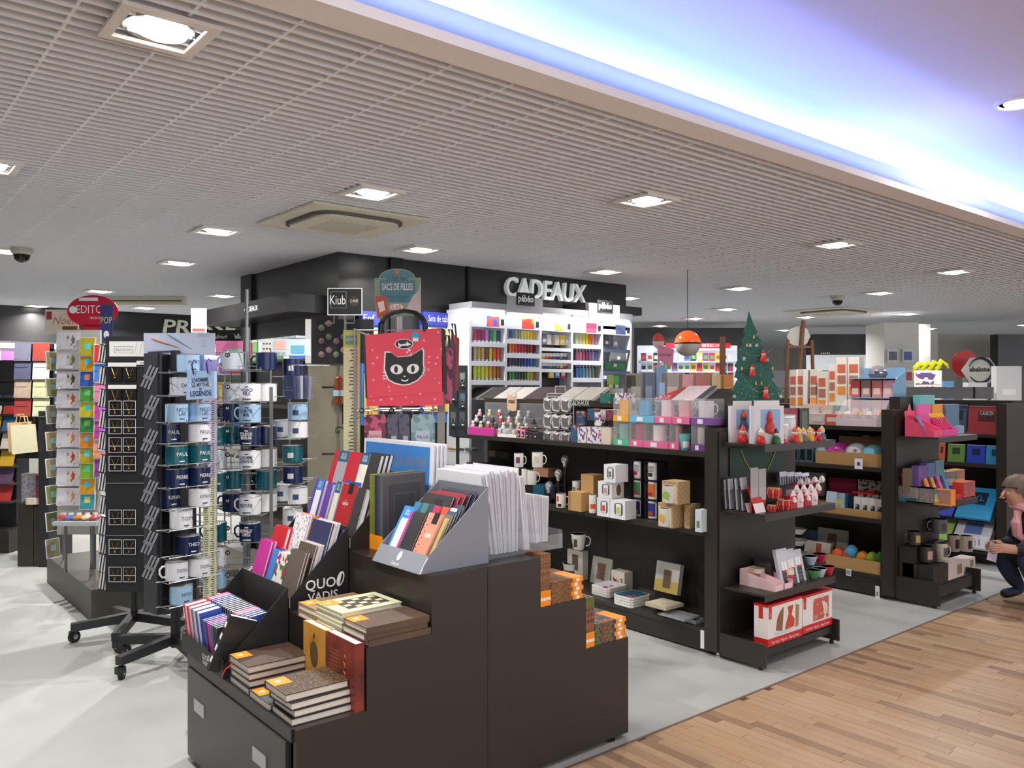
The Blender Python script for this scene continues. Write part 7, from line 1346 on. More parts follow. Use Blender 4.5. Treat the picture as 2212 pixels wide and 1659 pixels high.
# brand placards
for k, (px0, px1, y0, y1, c) in enumerate(((1096, 1173, 645, 672, (170, 172, 176)), (1273, 1339, 660, 686, (250, 250, 250)))):
    a = aty(px0, y1, YP - .03); b_ = aty(px1, y0, YP - .03); t = thing('brand_placard', '%s placard with a black name plate on the paint rack' % ('grey', 'bright white')[k], 'sign', ((a.x + b_.x) / 2, YP - .027, a.z), 0); w = (b_.x - a.x) / 2; h = b_.z - a.z
    MB().box(-w, w, 0, .006, -.03, h, mat(c, .5)).build('board', t); s = MB().box(-w * .5, w * .5, -.008, 0, h * .45, h + .035, INK).build('name_plate', t); write('pébéo', .08, s, (0, -.009, h * .72 + .02), (1, 0, 0), (0, 0, 1), WHITE, width=w * .85, bold=.002); write('- - - - -', .03, t, (0, -.001, h * .3), (1, 0, 0), (0, 0, 1), GREY, width=w * .9)
# placemat rack
for k, (px0, px1, tx) in enumerate(((912, 988, 'Sets de table'), (780, 818, 'Enf'))):
    a = aty(px0, 702, 5.74); b_ = aty(px1, 680, 5.74); t = thing('wall_rack', ('placemat rack headed Sets de table', 'blue headed rack half hidden by the arched sign')[k], 'rack', (0, 5.74, 0), 0)
    MB().box(a.x, b_.x, -.02, .04, a.z - .0, a.z + .11, mat((54, 64, 170), .5)).build('header', t); write(tx, .075, t, ((a.x + b_.x) / 2 - .02, -.022, a.z + .055), (1, 0, 0), (0, 0, 1), WHITE, width=(b_.x - a.x) * .62)
    MB().box(a.x, b_.x, -.01, .04, 1.2, a.z, mat((60, 110, 190), .5)).build('backing', t); MB().box(a.x + .02, b_.x - .02, -.02, -.01, a.z - .36, a.z - .02, ramp_mat('seaside_%d' % k, 'noise', [(90, 150, 200), (200, 190, 120), (60, 90, 50)], 6, .5)).build('placemat', t); MB().box(a.x + .02, b_.x - .02, -.02, -.01, a.z - .72, a.z - .38, mat((226, 180, 60), .5)).build('placemat', t)
# ================================================================ BEHIND THE SPINNERS
t = thing('price_sign', 'black square sign with white edge and a price dot', 'sign', cw(lat(745, 5.3), 5.3, zat(681, 5.3)), RC); MB().box(-.112, .112, 0, .006, 0, .175, WHITE).build('border', t); MB().box(-.106, .106, -.002, 0, .006, .169, INK).build('face', t); write('Kiub', .085, t, (-.045, -.003, .095), (1, 0, 0), (0, 0, 1), WHITE, width=.1); MB().lathe([(0, 0), (.032, 0), (.032, .002), (0, .002)], mat((60, 50, 40), .5), 20).build('price_dot', t, (.06, -.002, .09), (PI / 2, 0, 0)); write('2.95€', .026, t, (.06, -.0045, .09), (1, 0, 0), (0, 0, 1), WHITE, width=.05)
for q in ((-.09, .01, .15, .152), (-.09, .01, .045, .047), (-.09, -.088, .047, .15), (.008, .01, .047, .15)): MB().box(q[0], q[1], -.003, -.002, q[2], q[3], GREY).build('frame_line', t)
MB().tube([(.0, .012, -t.location.z), (.0, .012, .02)], .008, STEEL, 6).build('pole', t)
for s in (-.07, .06): MB().tube([(s, .003, 0), (s, .003, -.05), (s - .06, .003, -.05)], .004, wire, 5).build('support', t)
t = thing('umbrella_stand', 'beige display stand with a black flowered top panel', 'display stand', cw(lat(712, 5.6), 5.6), RC); be = mat((134, 130, 112), .6, grain=.05)
MB().box(-.15, .14, 0, .3, 0, 1.66, be).build('cabinet', t); MB().box(-.12, .3, -.02, .0, 1.66, zat(690, 5.6), mat((30, 28, 32), .4)).build('flower_panel', t); MB().box(-.16, -.12, -.02, .3, 1.66, zat(690, 5.6), WHITE).build('white_edge', t)
for k in range(10): MB().lathe([(0, 0), (.022, .002), (0, .004)], mat(((150, 110, 116), (130, 100, 106), (110, 120, 90))[k % 3], .6), 7).build('flower_print', t, (-.05 + .05 * (k % 4), -.022, 1.72 + .09 * (k // 4) + .03 * (k % 2)), (PI / 2, 0, 0))
for z in (1.5, 1.05, .7): MB().tube([(-.05, -.004, z), (.09, -.004, z), (.09, -.004, z - .25)], .005, INK, 5).build('wire_hook', t)
MB().tube([(.06 + .05 * math.exp(-.25 * q) * math.cos(q * .8), -.006, 1.2 + .05 * math.exp(-.25 * q) * math.sin(q * .8)) for q in range(14)], .003, INK, 5).build('scroll', t)
t = thing('glass_case', 'amber spectacle case hanging on the beige stand', 'case', cw(lat(733, 5.55), 5.55, zat(878, 5.55)), RC); MB().lathe([(0, 0), (.03, .02), (.034, .1), (.03, .19), (0, .21)], mat((130, 60, 30), .3), 12, sy=.5).build('case', t, smooth=True); MB().box(-.035, .03, -.025, -.02, .07, .11, mat((170, 206, 216), .5)).build('tag', t)
# black canopy along the island side, with goods beneath
MB().box(2.72, 3.05, 5.95, 7.9, 2.08, 2.22, blk).build('trim_7')['kind'] = 'structure'
o = write('CADEAUX', .06, None, (2.715, 6.7, 2.15), (0, -1, 0), (0, 0, 1), mat((240, 240, 240), .5, emit=1), name='canopy_lettering'); tag(o, 'small white CADEAUX lettering on the side canopy', 'sign')
sr = thing('side_shelving', 'black shelving under the side canopy of the island block', 'shelving', (0, 0, 0))
for z in (.4, .9, 1.35, 1.72): MB().box(2.75, 3.05, 5.95, 7.9, z - .02, z, SHELF).build('shelf', sr)
for k in range(14): t = thing('gift_tin', '%s tin along the upper side shelf of the island' % ORD[k], 'tin', (2.86, 6.05 + .125 * k, 1.72), 0, 'tins on the side shelf'); MB().box(-.07, .07, -.05, .05, 0, .16, mat(((60, 110, 190), (226, 226, 230), (90, 150, 90), (200, 60, 90))[k % 4], .4)).build('tin', t); MB().box(-.072, .072, -.052, .052, .16, .18, mat((206, 206, 210), .3, .5)).build('lid', t)
# plinth and card racks at left
struct('trim_8', MB().box(1.29, 2.5, 5.77, 7.15, 0, .205, mat((66, 62, 56), .45, grain=.08, scale=10)), 'low dark plinth under the card racks')
tE = 5.85; cr = thing('card_rack', 'white card rack topped by a red oval sign', 'display stand', cw(lat(165, tE), tE), RC)
xl = lambda px, t_=tE: lat(px, t_) - lat(165, tE)
MB().box(xl(118), xl(212), .03, .05, .45, zat(712, tE), mat((206, 204, 196), .6)).build('backboard', cr); MB().lathe([(.02, .205), (.02, .6)], STEEL, 10).build('pole', cr, (xl(195), .04, 0)); MB().box(xl(140), xl(232), -.16, .05, zat(1128, tE), zat(1120, tE), mat((190, 196, 200), .3)).build('table', cr)
for x in (xl(150), xl(225)): MB().tube([(x, -.05, .2), (x, -.05, zat(1128, tE))], .012, STEEL).build('leg', cr)
cw_me = MB().box(-.082, .082, -.004, 0, 0, .125, mat((228, 226, 236), .5)).mesh('card'); cn_me = MB().box(-.056, .056, -.004, 0, 0, .135, WHITE).mesh('card'); hold = MB().tube([(-.05, .0, .03), (-.05, -.03, 0), (.05, -.03, 0), (.05, 0, .03)], .002, wire, 5).mesh('holder')
pcs = [(120, 110, 150), (120, 140, 90), (80, 76, 70), (206, 90, 70), (150, 150, 110), (226, 140, 110), (200, 80, 60), (206, 90, 40), (200, 160, 130)]
for i, py in enumerate((756, 798, 840, 882, 925, 966, 1008, 1049, 1092)):
    t = thing('greeting_card', 'white card with a small picture, %s from the top of the white card rack' % ORD[i], 'card', at_local(cr.location, xl(148), -.01, zat(py, tE)), RC, 'white picture cards', (-.1, 0, RC)); put('card', cw_me, t); put('holder', hold, t); MB().box(-.005, .062, -.0055, -.004, .03, .105, ramp_mat('card_art_%d' % i, 'cells', [pcs[i], (230, 220, 210), tuple(int(v * .7) for v in pcs[i])], 40, .5, interp='CONSTANT')).build('picture', t)
for j, (px0, cols, y0, st_) in enumerate(((193, [(206, 190, 50), (226, 170, 40), (60, 100, 210), (90, 170, 70), (220, 200, 30), (60, 140, 70), (226, 140, 40), (200, 170, 40), (140, 190, 50), (226, 160, 30), (70, 170, 180)], 770, 33), (225, [(226, 50, 40), (60, 130, 220), (230, 130, 170), (200, 60, 150), (190, 50, 150), (236, 150, 120), (140, 60, 150)], 785, 41), (112, [(150, 140, 100), (120, 120, 80), (110, 110, 90), (140, 130, 90), (150, 140, 110), (120, 130, 80), (90, 90, 60), (150, 140, 110)], 800, 58))):
    for i, c in enumerate(cols):
        t = thing('greeting_card', ('bright card, %s from the top in the middle column' % ORD[i], 'bright card, %s from the top in the column beside the necklaces' % ORD[i], 'olive card seen edge-on, %s from the top at the rack side' % ORD[i])[j], 'card', at_local(cr.location, xl(px0) if j != 1 else xl(px0), -.03 if j < 2 else .02, zat(y0 + st_ * i, tE)), RC, 'coloured cards', (-.12, 0, RC + (0, .25, 1.2)[j])); put('card', cn_me, t); put('holder', hold, t); MB().box(-.05, .05, -.0055, -.004, .006, .13, mat(c, .5)).build('print', t); MB().box(-.02, .02, -.0065, -.0055, .05, .09, mat(tuple(min(255, v + 50) for v in c[::-1]), .5)).build('motif', t)
for k in range(5): t = thing('sweet_bag', '%s bag of sweets on the small glass table' % ORD[k], 'bag', at_local(cr.location, xl(150 + 17 * k), -.08, zat(1119, tE)), RC + .3 * k, 'bags of sweets'); MB().lathe([(0, 0), (.04, .008), (.045, .02), (.02, .035), (0, .036)], mat(((206, 80, 60), (90, 120, 200), (226, 130, 50), (226, 206, 180), (200, 60, 80))[k], .3), 9, sy=.7).build('bag', t, smooth=True); MB().box(-.015, .015, -.01, .01, .034, .05, mat((226, 226, 230), .3)).build('knot', t)
t = thing('oval_sign', 'red oval card sign on a stem above the card rack', 'sign', cw(lat(200, 6.1), 6.1, zat(672, 6.1)), RC); rd2 = mat((196, 30, 64), .4)
MB().prism([(.188 * math.cos(a), .118 * math.sin(a)) for a in [2 * PI * k / 36 for k in range(36)]], 'y', 0, .008, rd2).build('oval', t); MB().box(-.075, .075, 0, .008, -.22, -.1, rd2).build('stem', t); write('EDITOR', .085, t, (.0, -.001, .01), (1, 0, 0), (0, 0, 1), WHITE, width=.24); write('Gifts & Cards', .028, t, (.03, -.001, -.05), (1, 0, 0), (0, 0, 1), WHITE, width=.1); MB().lathe([(.028, 0), (.028, .001)], WHITE, 16).build('badge', t, (-.145, -.001, .01), (PI / 2, 0, 0)); MB().box(-.1, .04, -.002, -.001, .075, .1, WHITE).build('notice', t)
t = thing('header_sign', 'navy upright sign reading POP beside the red oval sign', 'sign', cw(lat(230, 5.9), 5.9, zat(738, 5.9)), RC); MB().box(-.045, .045, 0, .006, 0, .265, mat((52, 58, 110), .5)).build('board', t); write('POP', .07, t, (0, -.001, .15), (1, 0, 0), (0, 0, 1), mat((206, 200, 130), .5), width=.08); MB().lathe([(.02, 0), (.02, .001)], WHITE, 12, sy=1.4).build('emblem', t, (0, -.001, .05), (PI / 2, 0, 0))
t = thing('header_sign', 'white floral sign left of the red oval sign', 'sign', cw(lat(135, 6.2), 6.2, zat(722, 6.2)), RC); MB().box(-.13, .12, 0, .006, 0, .185, mat((228, 222, 206), .5)).build('board', t); write('Noel', .08, t, (0, -.001, .1), (1, 0, 0), (0, 0, 1), mat((170, 140, 100), .5), shear=.3); MB().box(.0, .11, -.001, 0, .02, .06, ramp_mat('berry_print', 'cells', [(150, 60, 40), (90, 100, 50), (228, 222, 206)], 60, .6, interp='CONSTANT')).build('berries', t); MB().box(-.12, -.08, -.001, 0, .11, .17, mat((170, 60, 50), .6)).build('corner_print', t); MB().tube([(0, .015, -t.location.z), (0, .015, .05)], .006, STEEL, 6).build('pole', t)
t = thing('picture_pack', 'pink blossom pack on top of the white card rack', 'pack', cw(lat(200, 5.95), 5.95, zat(737, 5.95)), RC); MB().box(-.11, .11, 0, .05, 0, .085, ramp_mat('night_blossom', 'cells', [(60, 44, 56), (150, 90, 120), (50, 40, 50), (196, 150, 170)], 40, .5, interp='CONSTANT')).build('pack', t); MB().box(-.02, .02, -.001, 0, .02, .05, WHITE).build('label', t)
# black card rack at the far left
tL = 6.9; bl = thing('card_rack', 'black card rack with cabinets at the far left', 'display stand', cw(lat(68, tL), tL), RC); y_ = lambda px: lat(px, tL) - lat(68, tL)
MB().box(y_(28), y_(108), .05, .07, .9, zat(742, tL), BK_).build('backboard', bl); MB().box(y_(38), y_(72), 0, .35, 0, zat(1088, tL), DARK).build('cabinet', bl); MB().box(y_(73), y_(104), 0, .35, 0, zat(1095, tL), DARK).build('cabinet', bl); MB().box(y_(86), y_(108), -.02, .35, zat(1240, tL) if 0 else 0, 1.3, BK_).build('post', bl)
for i in range(4):
    for k in range(2):
        c = [((110, 110, 130), (150, 60, 50)), ((80, 84, 110), (220, 206, 196)), ((170, 150, 136), (190, 190, 150)), ((150, 60, 56), (200, 206, 170))][i][k]
        t = thing('greeting_card', 'card in the %s row, %s column of the black card rack' % (ORD[i], ('left', 'right')[k]), 'card', at_local(bl.location, y_((48, 88)[k]), .0, zat(780 + 40 * i, tL)), RC, 'cards on the black rack', (-.1, 0, RC)); MB().box(-.07, .07, -.004, 0, 0, .15, mat(c, .5, grain=.3, scale=30)).build('card', t); put('holder', hold, t)
for k, (x0, c, py) in enumerate(((62, (226, 220, 186), 980), (50, (206, 170, 120), 975), (46, (216, 210, 180), 978))): t = thing('paper_bag', ('cream printed', 'tan', 'ivory')[k] + ' gift bag hanging on the black card rack', 'bag', at_local(bl.location, y_(x0), -.06 + .03 * k, zat(py, tL)), RC + .2, 'gift bags on the black rack'); MB().prism([(-.09, 0), (.1, .02), (.08, .25), (-.1, .24)], 'y', -.012, .012, mat(c, .6, grain=.08, scale=30)).build('bag', t); MB().tube([(-.04, 0, .24), (-.03, 0, .31), (.02, 0, .31), (.03, 0, .25)], .005, mat((206, 170, 120), .6), 5).build('handle', t)
t = thing('tin_box', 'speckled blue tin on the left cabinet', 'tin', at_local(bl.location, y_(56), .1, zat(1088, tL)), RC); MB().box(-.08, .09, -.03, .03, 0, .24, ramp_mat('speckled_tin', 'voronoi', [(110, 110, 130), (190, 190, 196)], 40, .4)).build('tin', t); MB().box(-.082, .092, -.032, .032, .22, .245, mat((150, 150, 160), .4)).build('lid', t)
for k in range(3): mug_at('bowl', '%s cream roll of ribbon on the left cabinet' % ORD[k], at_local(bl.location, y_(62 + 5 * k), .03, zat(1090, tL)), .04, .05, mat((216, 200, 180), .6), 0, 'ribbon rolls', handle=False, cat='ribbon')
t = thing('tall_box', 'dark red upright box on the right cabinet', 'box', at_local(bl.location, y_(82), .05, zat(1095, tL)), RC); MB().box(-.03, .03, -.03, .03, 0, .26, mat((130, 30, 40), .5)).build('box', t); MB().box(-.03, .03, -.031, -.03, .18, .22, mat((60, 70, 90), .5)).build('label', t)
# magazine stand at the picture edge
ms = thing('magazine_stand', 'black magazine stand at the left picture edge', 'display stand', cw(lat(-30, 7.6), 7.6), RC)
MB().box(-.5, .22, .1, .3, 0, 1.75, BK_).build('body', ms); MB().box(-.5, .3, -.15, .3, 0, .2, DARK).build('base', ms)
for i in range(8):
    z = .45 + .16 * i; MB().box(-.5, .25, -.06 + .02 * i, .1, z - .015, z, SHELF).build('shelf', ms)
    for k in range(4): t = book('magazine', 'magazine %s from the right on tier %s of the left stand' % (ORD[k], ('one', 'two', 'three', 'four', 'five', 'six', 'seven', 'eight')[i]), .13, .19, .006, mat(((190, 60, 60), (226, 220, 206), (110, 80, 110), (60, 110, 150), (226, 180, 60))[(i * 2 + k) % 5], .4), at_local(ms.location, .17 - .15 * k, -.02 + .02 * i, z), (-.3, 0, RC), 'magazines on the left stand', cat='magazine')
# magazine wall below the PRESSE fascia
mw = thing('magazine_wall', 'lit magazine wall below the PRESSE lettering', 'shelving', (0, 12.2, 0)); MB().box(-3, 6.5, .3, .4, 0, 2.1, mat((206, 206, 204), .6)).build('back', mw)
for z in (.9, 1.3, 1.7): MB().box(-3, 6.5, .0, .3, z - .02, z, mat((190, 190, 190), .5)).build('shelf', mw)
MB().box(-3, 6.5, .0, .06, 2.0, 2.06, mat((245, 248, 255), .4, emit=4)).build('light_tube', mw)
for i, z in enumerate((.9, 1.3, 1.7)):
    for k in range(20): t = book('magazine', 'magazine %s from the left on the %s tier under the PRESSE lettering' % (ORD[k], ('low', 'middle', 'top')[i]), .21, .28, .01, mat(((200, 60, 60), (60, 110, 180), (226, 200, 60), (226, 226, 226), (90, 150, 90), (150, 80, 150), (60, 60, 70))[(i * 3 + k * 2) % 7], .4), (1.2 + .2 * k, 12.33, z), (-.15, 0, 0), 'magazines under the PRESSE lettering', cat='magazine')
t = thing('crown_sign', 'small black sign with a white crown above the card racks', 'sign', cw(lat(498, 8.5), 8.5, zat(738, 8.5)), RC); MB().box(-.22, .14, 0, .01, 0, .12, INK).build('board', t); write('Hallmark', .055, t, (-.11, -.001, .05), (1, 0, 0), (0, 0, 1), WHITE, width=.16, shear=.2); MB().prism([(.05, .03), (.11, .03), (.125, .08), (.1, .055), (.08, .09), (.06, .055), (.035, .08)], 'y', -.002, 0, WHITE).build('crown', t); MB().tube([(0, 0.01, -t.location.z), (0, 0.01, .02)], .006, STEEL, 6).build('pole', t)
t = thing('lit_panel', 'glowing white upright panel in front of the PRESSE lettering', 'sign', cw(lat(429, 6.5), 6.5, zat(718, 6.5)), RC); MB().box(-.06, .06, 0, .01, 0, .19, mat((255, 252, 250), .5, emit=1.2)).build('board', t); MB().box(-.05, .05, -.001, 0, 0.005, .03, mat((230, 150, 130), .5)).build('print', t); MB().tube([(0, .02, -t.location.z), (0, .02, .05)], .006, STEEL, 6).build('pole', t)
# ================================================================ FIR TREE AND THE RIGHT BACKGROUND
tT = 4.94; K3 = tT / F; t = thing('cardboard_tree', 'green cardboard fir tree with garlands on the shelf end', 'decoration', cw(lat(1635, tT), tT, zat(885, tT)), RC); gmt = ramp_mat('fir_green', 'noise', [(26, 84, 76), (36, 100, 88), (120, 160, 140)], 60, .6, pos=(.3, .62, .78))
W_ = lambda px, py: ((px - 1635) * K3, (885 - py) * K3)
half = [(1617, 672), (1612, 700), (1606, 718), (1611, 722), (1600, 738), (1606, 742), (1592, 765), (1599, 769), (1586, 790), (1592, 795), (1586, 815), (1594, 818), (1578, 846), (1586, 852), (1578, 862), (1592, 868), (1600, 885)]
mir = [(1692 - (p[0] - 1578) * 1.0 if 0 else 1635 + (1635 - p[0]) * 1.02 - (18 * (885 - p[1]) / 213 * 2), p[1]) for p in reversed(half[1:])]
MB().prism([W_(*p) for p in half] + [W_(*p) for p in mir], 'y', -.004, .004, gmt).build('tree', t); MB().box(-.06, .06, .0, .12, 0, .01, gmt).build('foot', t)
yl_ = mat((222, 206, 110), .4)
for (xa, ya, xb, yb, sag) in ((1600, 757, 1665, 757, 12), (1597, 802, 1640, 848, 10), (1640, 848, 1672, 812, 8), (1584, 843, 1690, 845, 14)):
    pts = [W_(xa + (xb - xa) * q / 12, ya + (yb - ya) * q / 12 + sag * math.sin(PI * q / 12)) for q in range(13)]; e = MB()
    for p in pts: e.lathe([(0, -.003), (.0035, 0), (0, .003)], yl_, 6, (p[0], -.007, p[1]))
    o = e.build('garland', t); o['kind'] = 'stuff'
for (x, y) in ((1620, 746), (1634, 746), (1607, 775), (1657, 778), (1586, 856), (1686, 856)):
    p = W_(x, y); e = MB()
    for q in range(3): a = q * PI / 3; e.tube([(p[0] - .012 * math.cos(a), -.006, p[1] - .012 * math.sin(a)), (p[0] + .012 * math.cos(a), -.006, p[1] + .012 * math.sin(a))], .002, WHITE, 4)
    e.build('snowflake', t)
for (x, y, c) in ((1628, 728, 0), (1613, 746, 0), (1602, 796, 0), (1668, 796, 0), (1632, 828, 0), (1644, 828, 0), (1680, 868, 0)): p = W_(x, y); MB().lathe([(0, -.014), (.006, -.006), (.004, .006), (0, .014)], yl_, 6).build('bell_print', t, (p[0], -.006, p[1]))
for k, (x, y) in enumerate(((1648, 770), (1624, 800), (1653, 848))): p = W_(x, y); figurine('%s little Santa hanging on the cardboard tree' % ('upper', 'left', 'lower')[k], cw(lat(x, tT - .02), tT - .03, zat(y + 13, tT)), .075, (200, 40, 40), (226, 190, 170), (206, 40, 44), group='Santas on the tree')
# generic boxes on the far side of the mug row
for k, (px, py, w, h, c) in enumerate(((1372, 832, .1, .09, (120, 116, 110)), (1400, 830, .07, .12, (90, 100, 120)), (1428, 815, .06, .09, (110, 140, 170)), (1450, 832, .11, .12, (150, 146, 140)), (1483, 835, .09, .11, (206, 150, 150)), (1515, 832, .1, .10, (190, 120, 110)), (1545, 838, .08, .12, (226, 200, 150)), (1568, 836, .07, .13, (226, 150, 90)), (1360, 838, .06, .07, (80, 74, 70)), (1536, 868, .09, .10, (226, 206, 190)), (1555, 870, .06, .09, (216, 90, 80)))):
    t = thing('gift_box', '%s gift box from the left behind the sloping presenter' % ORD[k], 'box', cw(lat(px, 5.35), 5.35, 1.36), RC, 'boxes on the rear of the mug row'); hh = max(.05, zat(py - 45, 5.35) - 1.36) if k < 9 else .1; MB().box(-w * .6, w * .6, -.03, .03, 0, hh * .8, mat(c, .5)).build('carton', t); MB().box(-w * .3, w * .3, -.031, -.03, hh * .2, hh * .5, mat(tuple(min(255, v + 40) for v in c), .5)).build('print', t)
# games wall
tG = 13.0; gw = thing('games_wall', 'brightly lit games wall with a red lettered band', 'shelving', cw(lat(1470, tG), tG), RC); z_ = lambda px: lat(px, tG) - lat(1470, tG)
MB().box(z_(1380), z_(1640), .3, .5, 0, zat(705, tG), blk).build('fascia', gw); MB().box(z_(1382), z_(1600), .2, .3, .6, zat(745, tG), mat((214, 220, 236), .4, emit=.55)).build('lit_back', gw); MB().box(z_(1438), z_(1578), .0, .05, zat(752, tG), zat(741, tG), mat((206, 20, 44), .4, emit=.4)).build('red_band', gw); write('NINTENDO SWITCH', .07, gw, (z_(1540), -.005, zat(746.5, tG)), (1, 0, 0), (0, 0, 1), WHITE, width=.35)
random.seed(5)
for i, py in enumerate((780, 802, 822)):
    MB().box(z_(1384), z_(1598), .0, .2, zat(py, tG) - .02, zat(py, tG), mat((190, 196, 206), .4)).build('shelf', gw)
    for k in range(15): t = thing('game_case', 'game case %s on the %s shelf of the games wall' % (ORD[k], ('top', 'middle', 'bottom')[i]), 'game', at_local(gw.location, z_(1392 + 13.5 * k), .08, zat(py, tG) + .001), RC, 'game cases'); MB().box(-.04, .04, -.01, .01, 0, .13, mat(random.choice(((200, 40, 50), (226, 226, 230), (60, 110, 200), (226, 200, 60), (120, 60, 120), (230, 230, 236), (40, 40, 50))), .4)).build('case', t); MB().box(-.03, .03, -.012, -.01, .03, .09, mat(random.choice(((226, 226, 230), (90, 150, 90), (200, 90, 60), (60, 60, 120))), .4)).build('cover_print', t)
tP = 7.4; t = thing('globe_lamp', 'red and white globe lamp above the far shelves', 'lamp', cw(lat(1485, tP), tP, zat(742, tP)), RC); r = 28 * tP / F
def cap(z0, z1, m, n=8): return MB().lathe([(r * math.cos(a), r * math.sin(a)) for a in [z0 + (z1 - z0) * k / n for k in range(n + 1)]], m, 24)
cap(.06, PI / 2, mat((236, 84, 36), .2, emit=1.0)).build('red_half', t, smooth=True); cap(-PI / 2, -.06, mat((206, 200, 190), .4)).build('white_half', t, smooth=True); MB().lathe([(r * .995, -.008), (r * 1.005, 0), (r * .995, .008)], INK, 24).build('dark_band', t); MB().tube([(0, 0, r), (0, 0, H - zat(742, tP))], .003, INK, 5).build('cord', t)
t = thing('disc_sign', 'small red and white disc sign beside the globe lamp', 'sign', cw(lat(1423, 7.2), 7.2, zat(737, 7.2)), RC); rr = .07
MB().prism([(.05 * math.cos(a), rr * math.sin(a)) for a in [PI * k / 12 for k in range(13)]], 'y', 0, .01, mat((206, 60, 56), .4)).build('upper_half', t); MB().prism([(.05 * math.cos(a), rr * math.sin(a)) for a in [-PI * k / 12 for k in range(13)]], 'y', 0, .01, mat((206, 200, 196), .4)).build('lower_half', t); MB().box(-.01, .01, 0, .01, -t.location.z, -.06, mat((200, 200, 206), .4)).build('stem', t)
t = thing('pink_sign', 'pink card sign below the disc sign', 'sign', cw(lat(1436, 7.0), 7.0, zat(790, 7.0)), RC); MB().prism([(-.06, .06), (.02, 0), (.07, .0), (.08, .14), (-.06, .18)], 'y', 0, .006, mat((226, 140, 170), .5)).build('board', t); write('COUCHER', .03, t, (0, -.001, .09), (1, 0, 0), (0, 0, 1), mat((90, 40, 60), .5), width=.11); MB().tube([(0, .015, -t.location.z), (0, .015, .05)], .006, STEEL, 6).build('pole', t)
wdm = mat((120, 78, 50), .6, grain=.1)
t = thing('wooden_post', 'upright wooden easel post beside the fir tree', 'easel', cw(lat(1562, 6.4), 6.4, 0), RC); MB().box(-.02, .02, 0, .03, 0, zat(727, 6.4), wdm).build('post', t); MB().box(-.1, .1, .0, .03, 1.42, 1.45, wdm).build('ledge', t)
t = thing('easel', 'wooden easel with a white palette behind the fir tree', 'easel', cw(lat(1728, 7.0), 7.0, 0), RC); MB().tube([(.03, 0, zat(692, 7)), (-.02, 0, 1.37)], .018, wdm).build('mast', t); MB().tube([(-.1, 0, zat(735, 7)), (-.12, 0, 1.365)], .015, wdm).build('leg', t); MB().tube([(.1, 0, zat(735, 7)), (.12, 0, 1.365)], .015, wdm).build('leg', t); MB().box(-.11, .11, -.02, .01, zat(752, 7), zat(747, 7), wdm).build('crossbar', t); MB().prism([(.1 * math.cos(a), zat(726, 7) + .09 * math.sin(a)) for a in [2 * PI * k / 8 for k in range(8)]], 'y', .03, .04, mat((206, 204, 196), .5)).build('palette', t)
# far fascia, column and right wall
def panel(name, px0, px1, y0, y1, t_, m, dep=.3, lab=None):
    o = MB().box(lat(px0, t_), lat(px1, t_), 0, dep, zat(y1, t_), zat(y0, t_), m).build(name, None, FW * t_, (0, 0, RC)); o['kind'] = 'structure'
    if lab: o['label'] = lab
    return o
panel('wall_far', 1755, 1912, 722, 766, 14.0, blk, lab='far black fascia'); panel('trim_9', 1755, 1912, 766, 800, 14.2, mat((226, 230, 236), .5, emit=.5)); panel('wall_far_shelves', 1640, 1912, 800, 960, 14.2, mat((150, 150, 156), .6))
panel('wall_column', 1910, 1985, 697, 1000, 11.5, wall_w, .6, 'white column with posters'); panel('wall_column_side', 1985, 2010, 700, 1000, 11.9, wall_w, .6); panel('wall_right_rear', 2012, 2160, 722, 1000, 13.0, mat((200, 196, 186), .8), .2); panel('trim_10', 2010, 2026, 715, 1000, 12.8, wall_w, .2); panel('wall_right_dark', 2156, 2330, 722, 1000, 12.0, blk, .2)
for k in range(2): o = write('- - - - -', .09, None, cw(lat((1783, 1890)[k], 13.9), 13.9, zat(762, 13.9)), RT, (0, 0, 1), mat((250, 250, 250), .4, emit=3), name='fascia_lettering', width=.14); tag(o, ('left', 'right')[k] + ' tiny lit lettering under the far black fascia', 'sign')
for k, (px0, px1, y0, y1, c) in enumerate(((1918, 1940, 754, 782, (110, 110, 130)), (1950, 1972, 754, 782, (90, 110, 170)), (1951, 1972, 798, 826, (190, 80, 60)), (1920, 1940, 800, 824, (206, 206, 200)))):
    t = thing('poster', ('grey street', 'blue mascot-free', 'orange', 'pale')[k].replace(' mascot-free', ' emblem') + ' poster on the white column', 'poster', cw(lat((px0 + px1) / 2, 11.45), 11.45, zat(y1, 11.45)), RC, 'posters'); w = (px1 - px0) * 11.45 / F / 2; h = (y1 - y0) * 11.45 / F; MB().box(-w, w, 0, .01, 0, h, mat((226, 226, 226), .5)).build('sheet', t); MB().box(-w * .8, w * .8, -.002, 0, h * .15, h * .8, mat(c, .5, grain=.4, scale=20)).build('print', t)
t = thing('hexagon_sign', 'white hexagonal game sign with a dark ring', 'sign', cw(lat(2118, 9.6), 9.6, zat(800, 9.6)), RC); hx = [(.21 * math.cos(a), .17 * math.sin(a)) for a in [PI * k / 3 for k in range(6)]]; MB().prism(hx, 'y', 0, .03, mat((206, 206, 196), .5)).build('board', t)
MB().tube([(.14 * math.cos(a), -.006, .14 * math.sin(a)) for a in [-2.6 + 5.4 * k / 24 for k in range(25)]], [.004 + .014 * math.sin(PI * k / 24) for k in range(25)], mat((36, 40, 60), .4), 6).build('ring', t); write('abalone', .075, t, (-.01, -.003, .01), (1, 0, 0), (0, 0, 1), INK, width=.24, bold=.002); MB().box(-.02, .02, .0, .03, -t.location.z, -.14, GREY).build('stem', t)
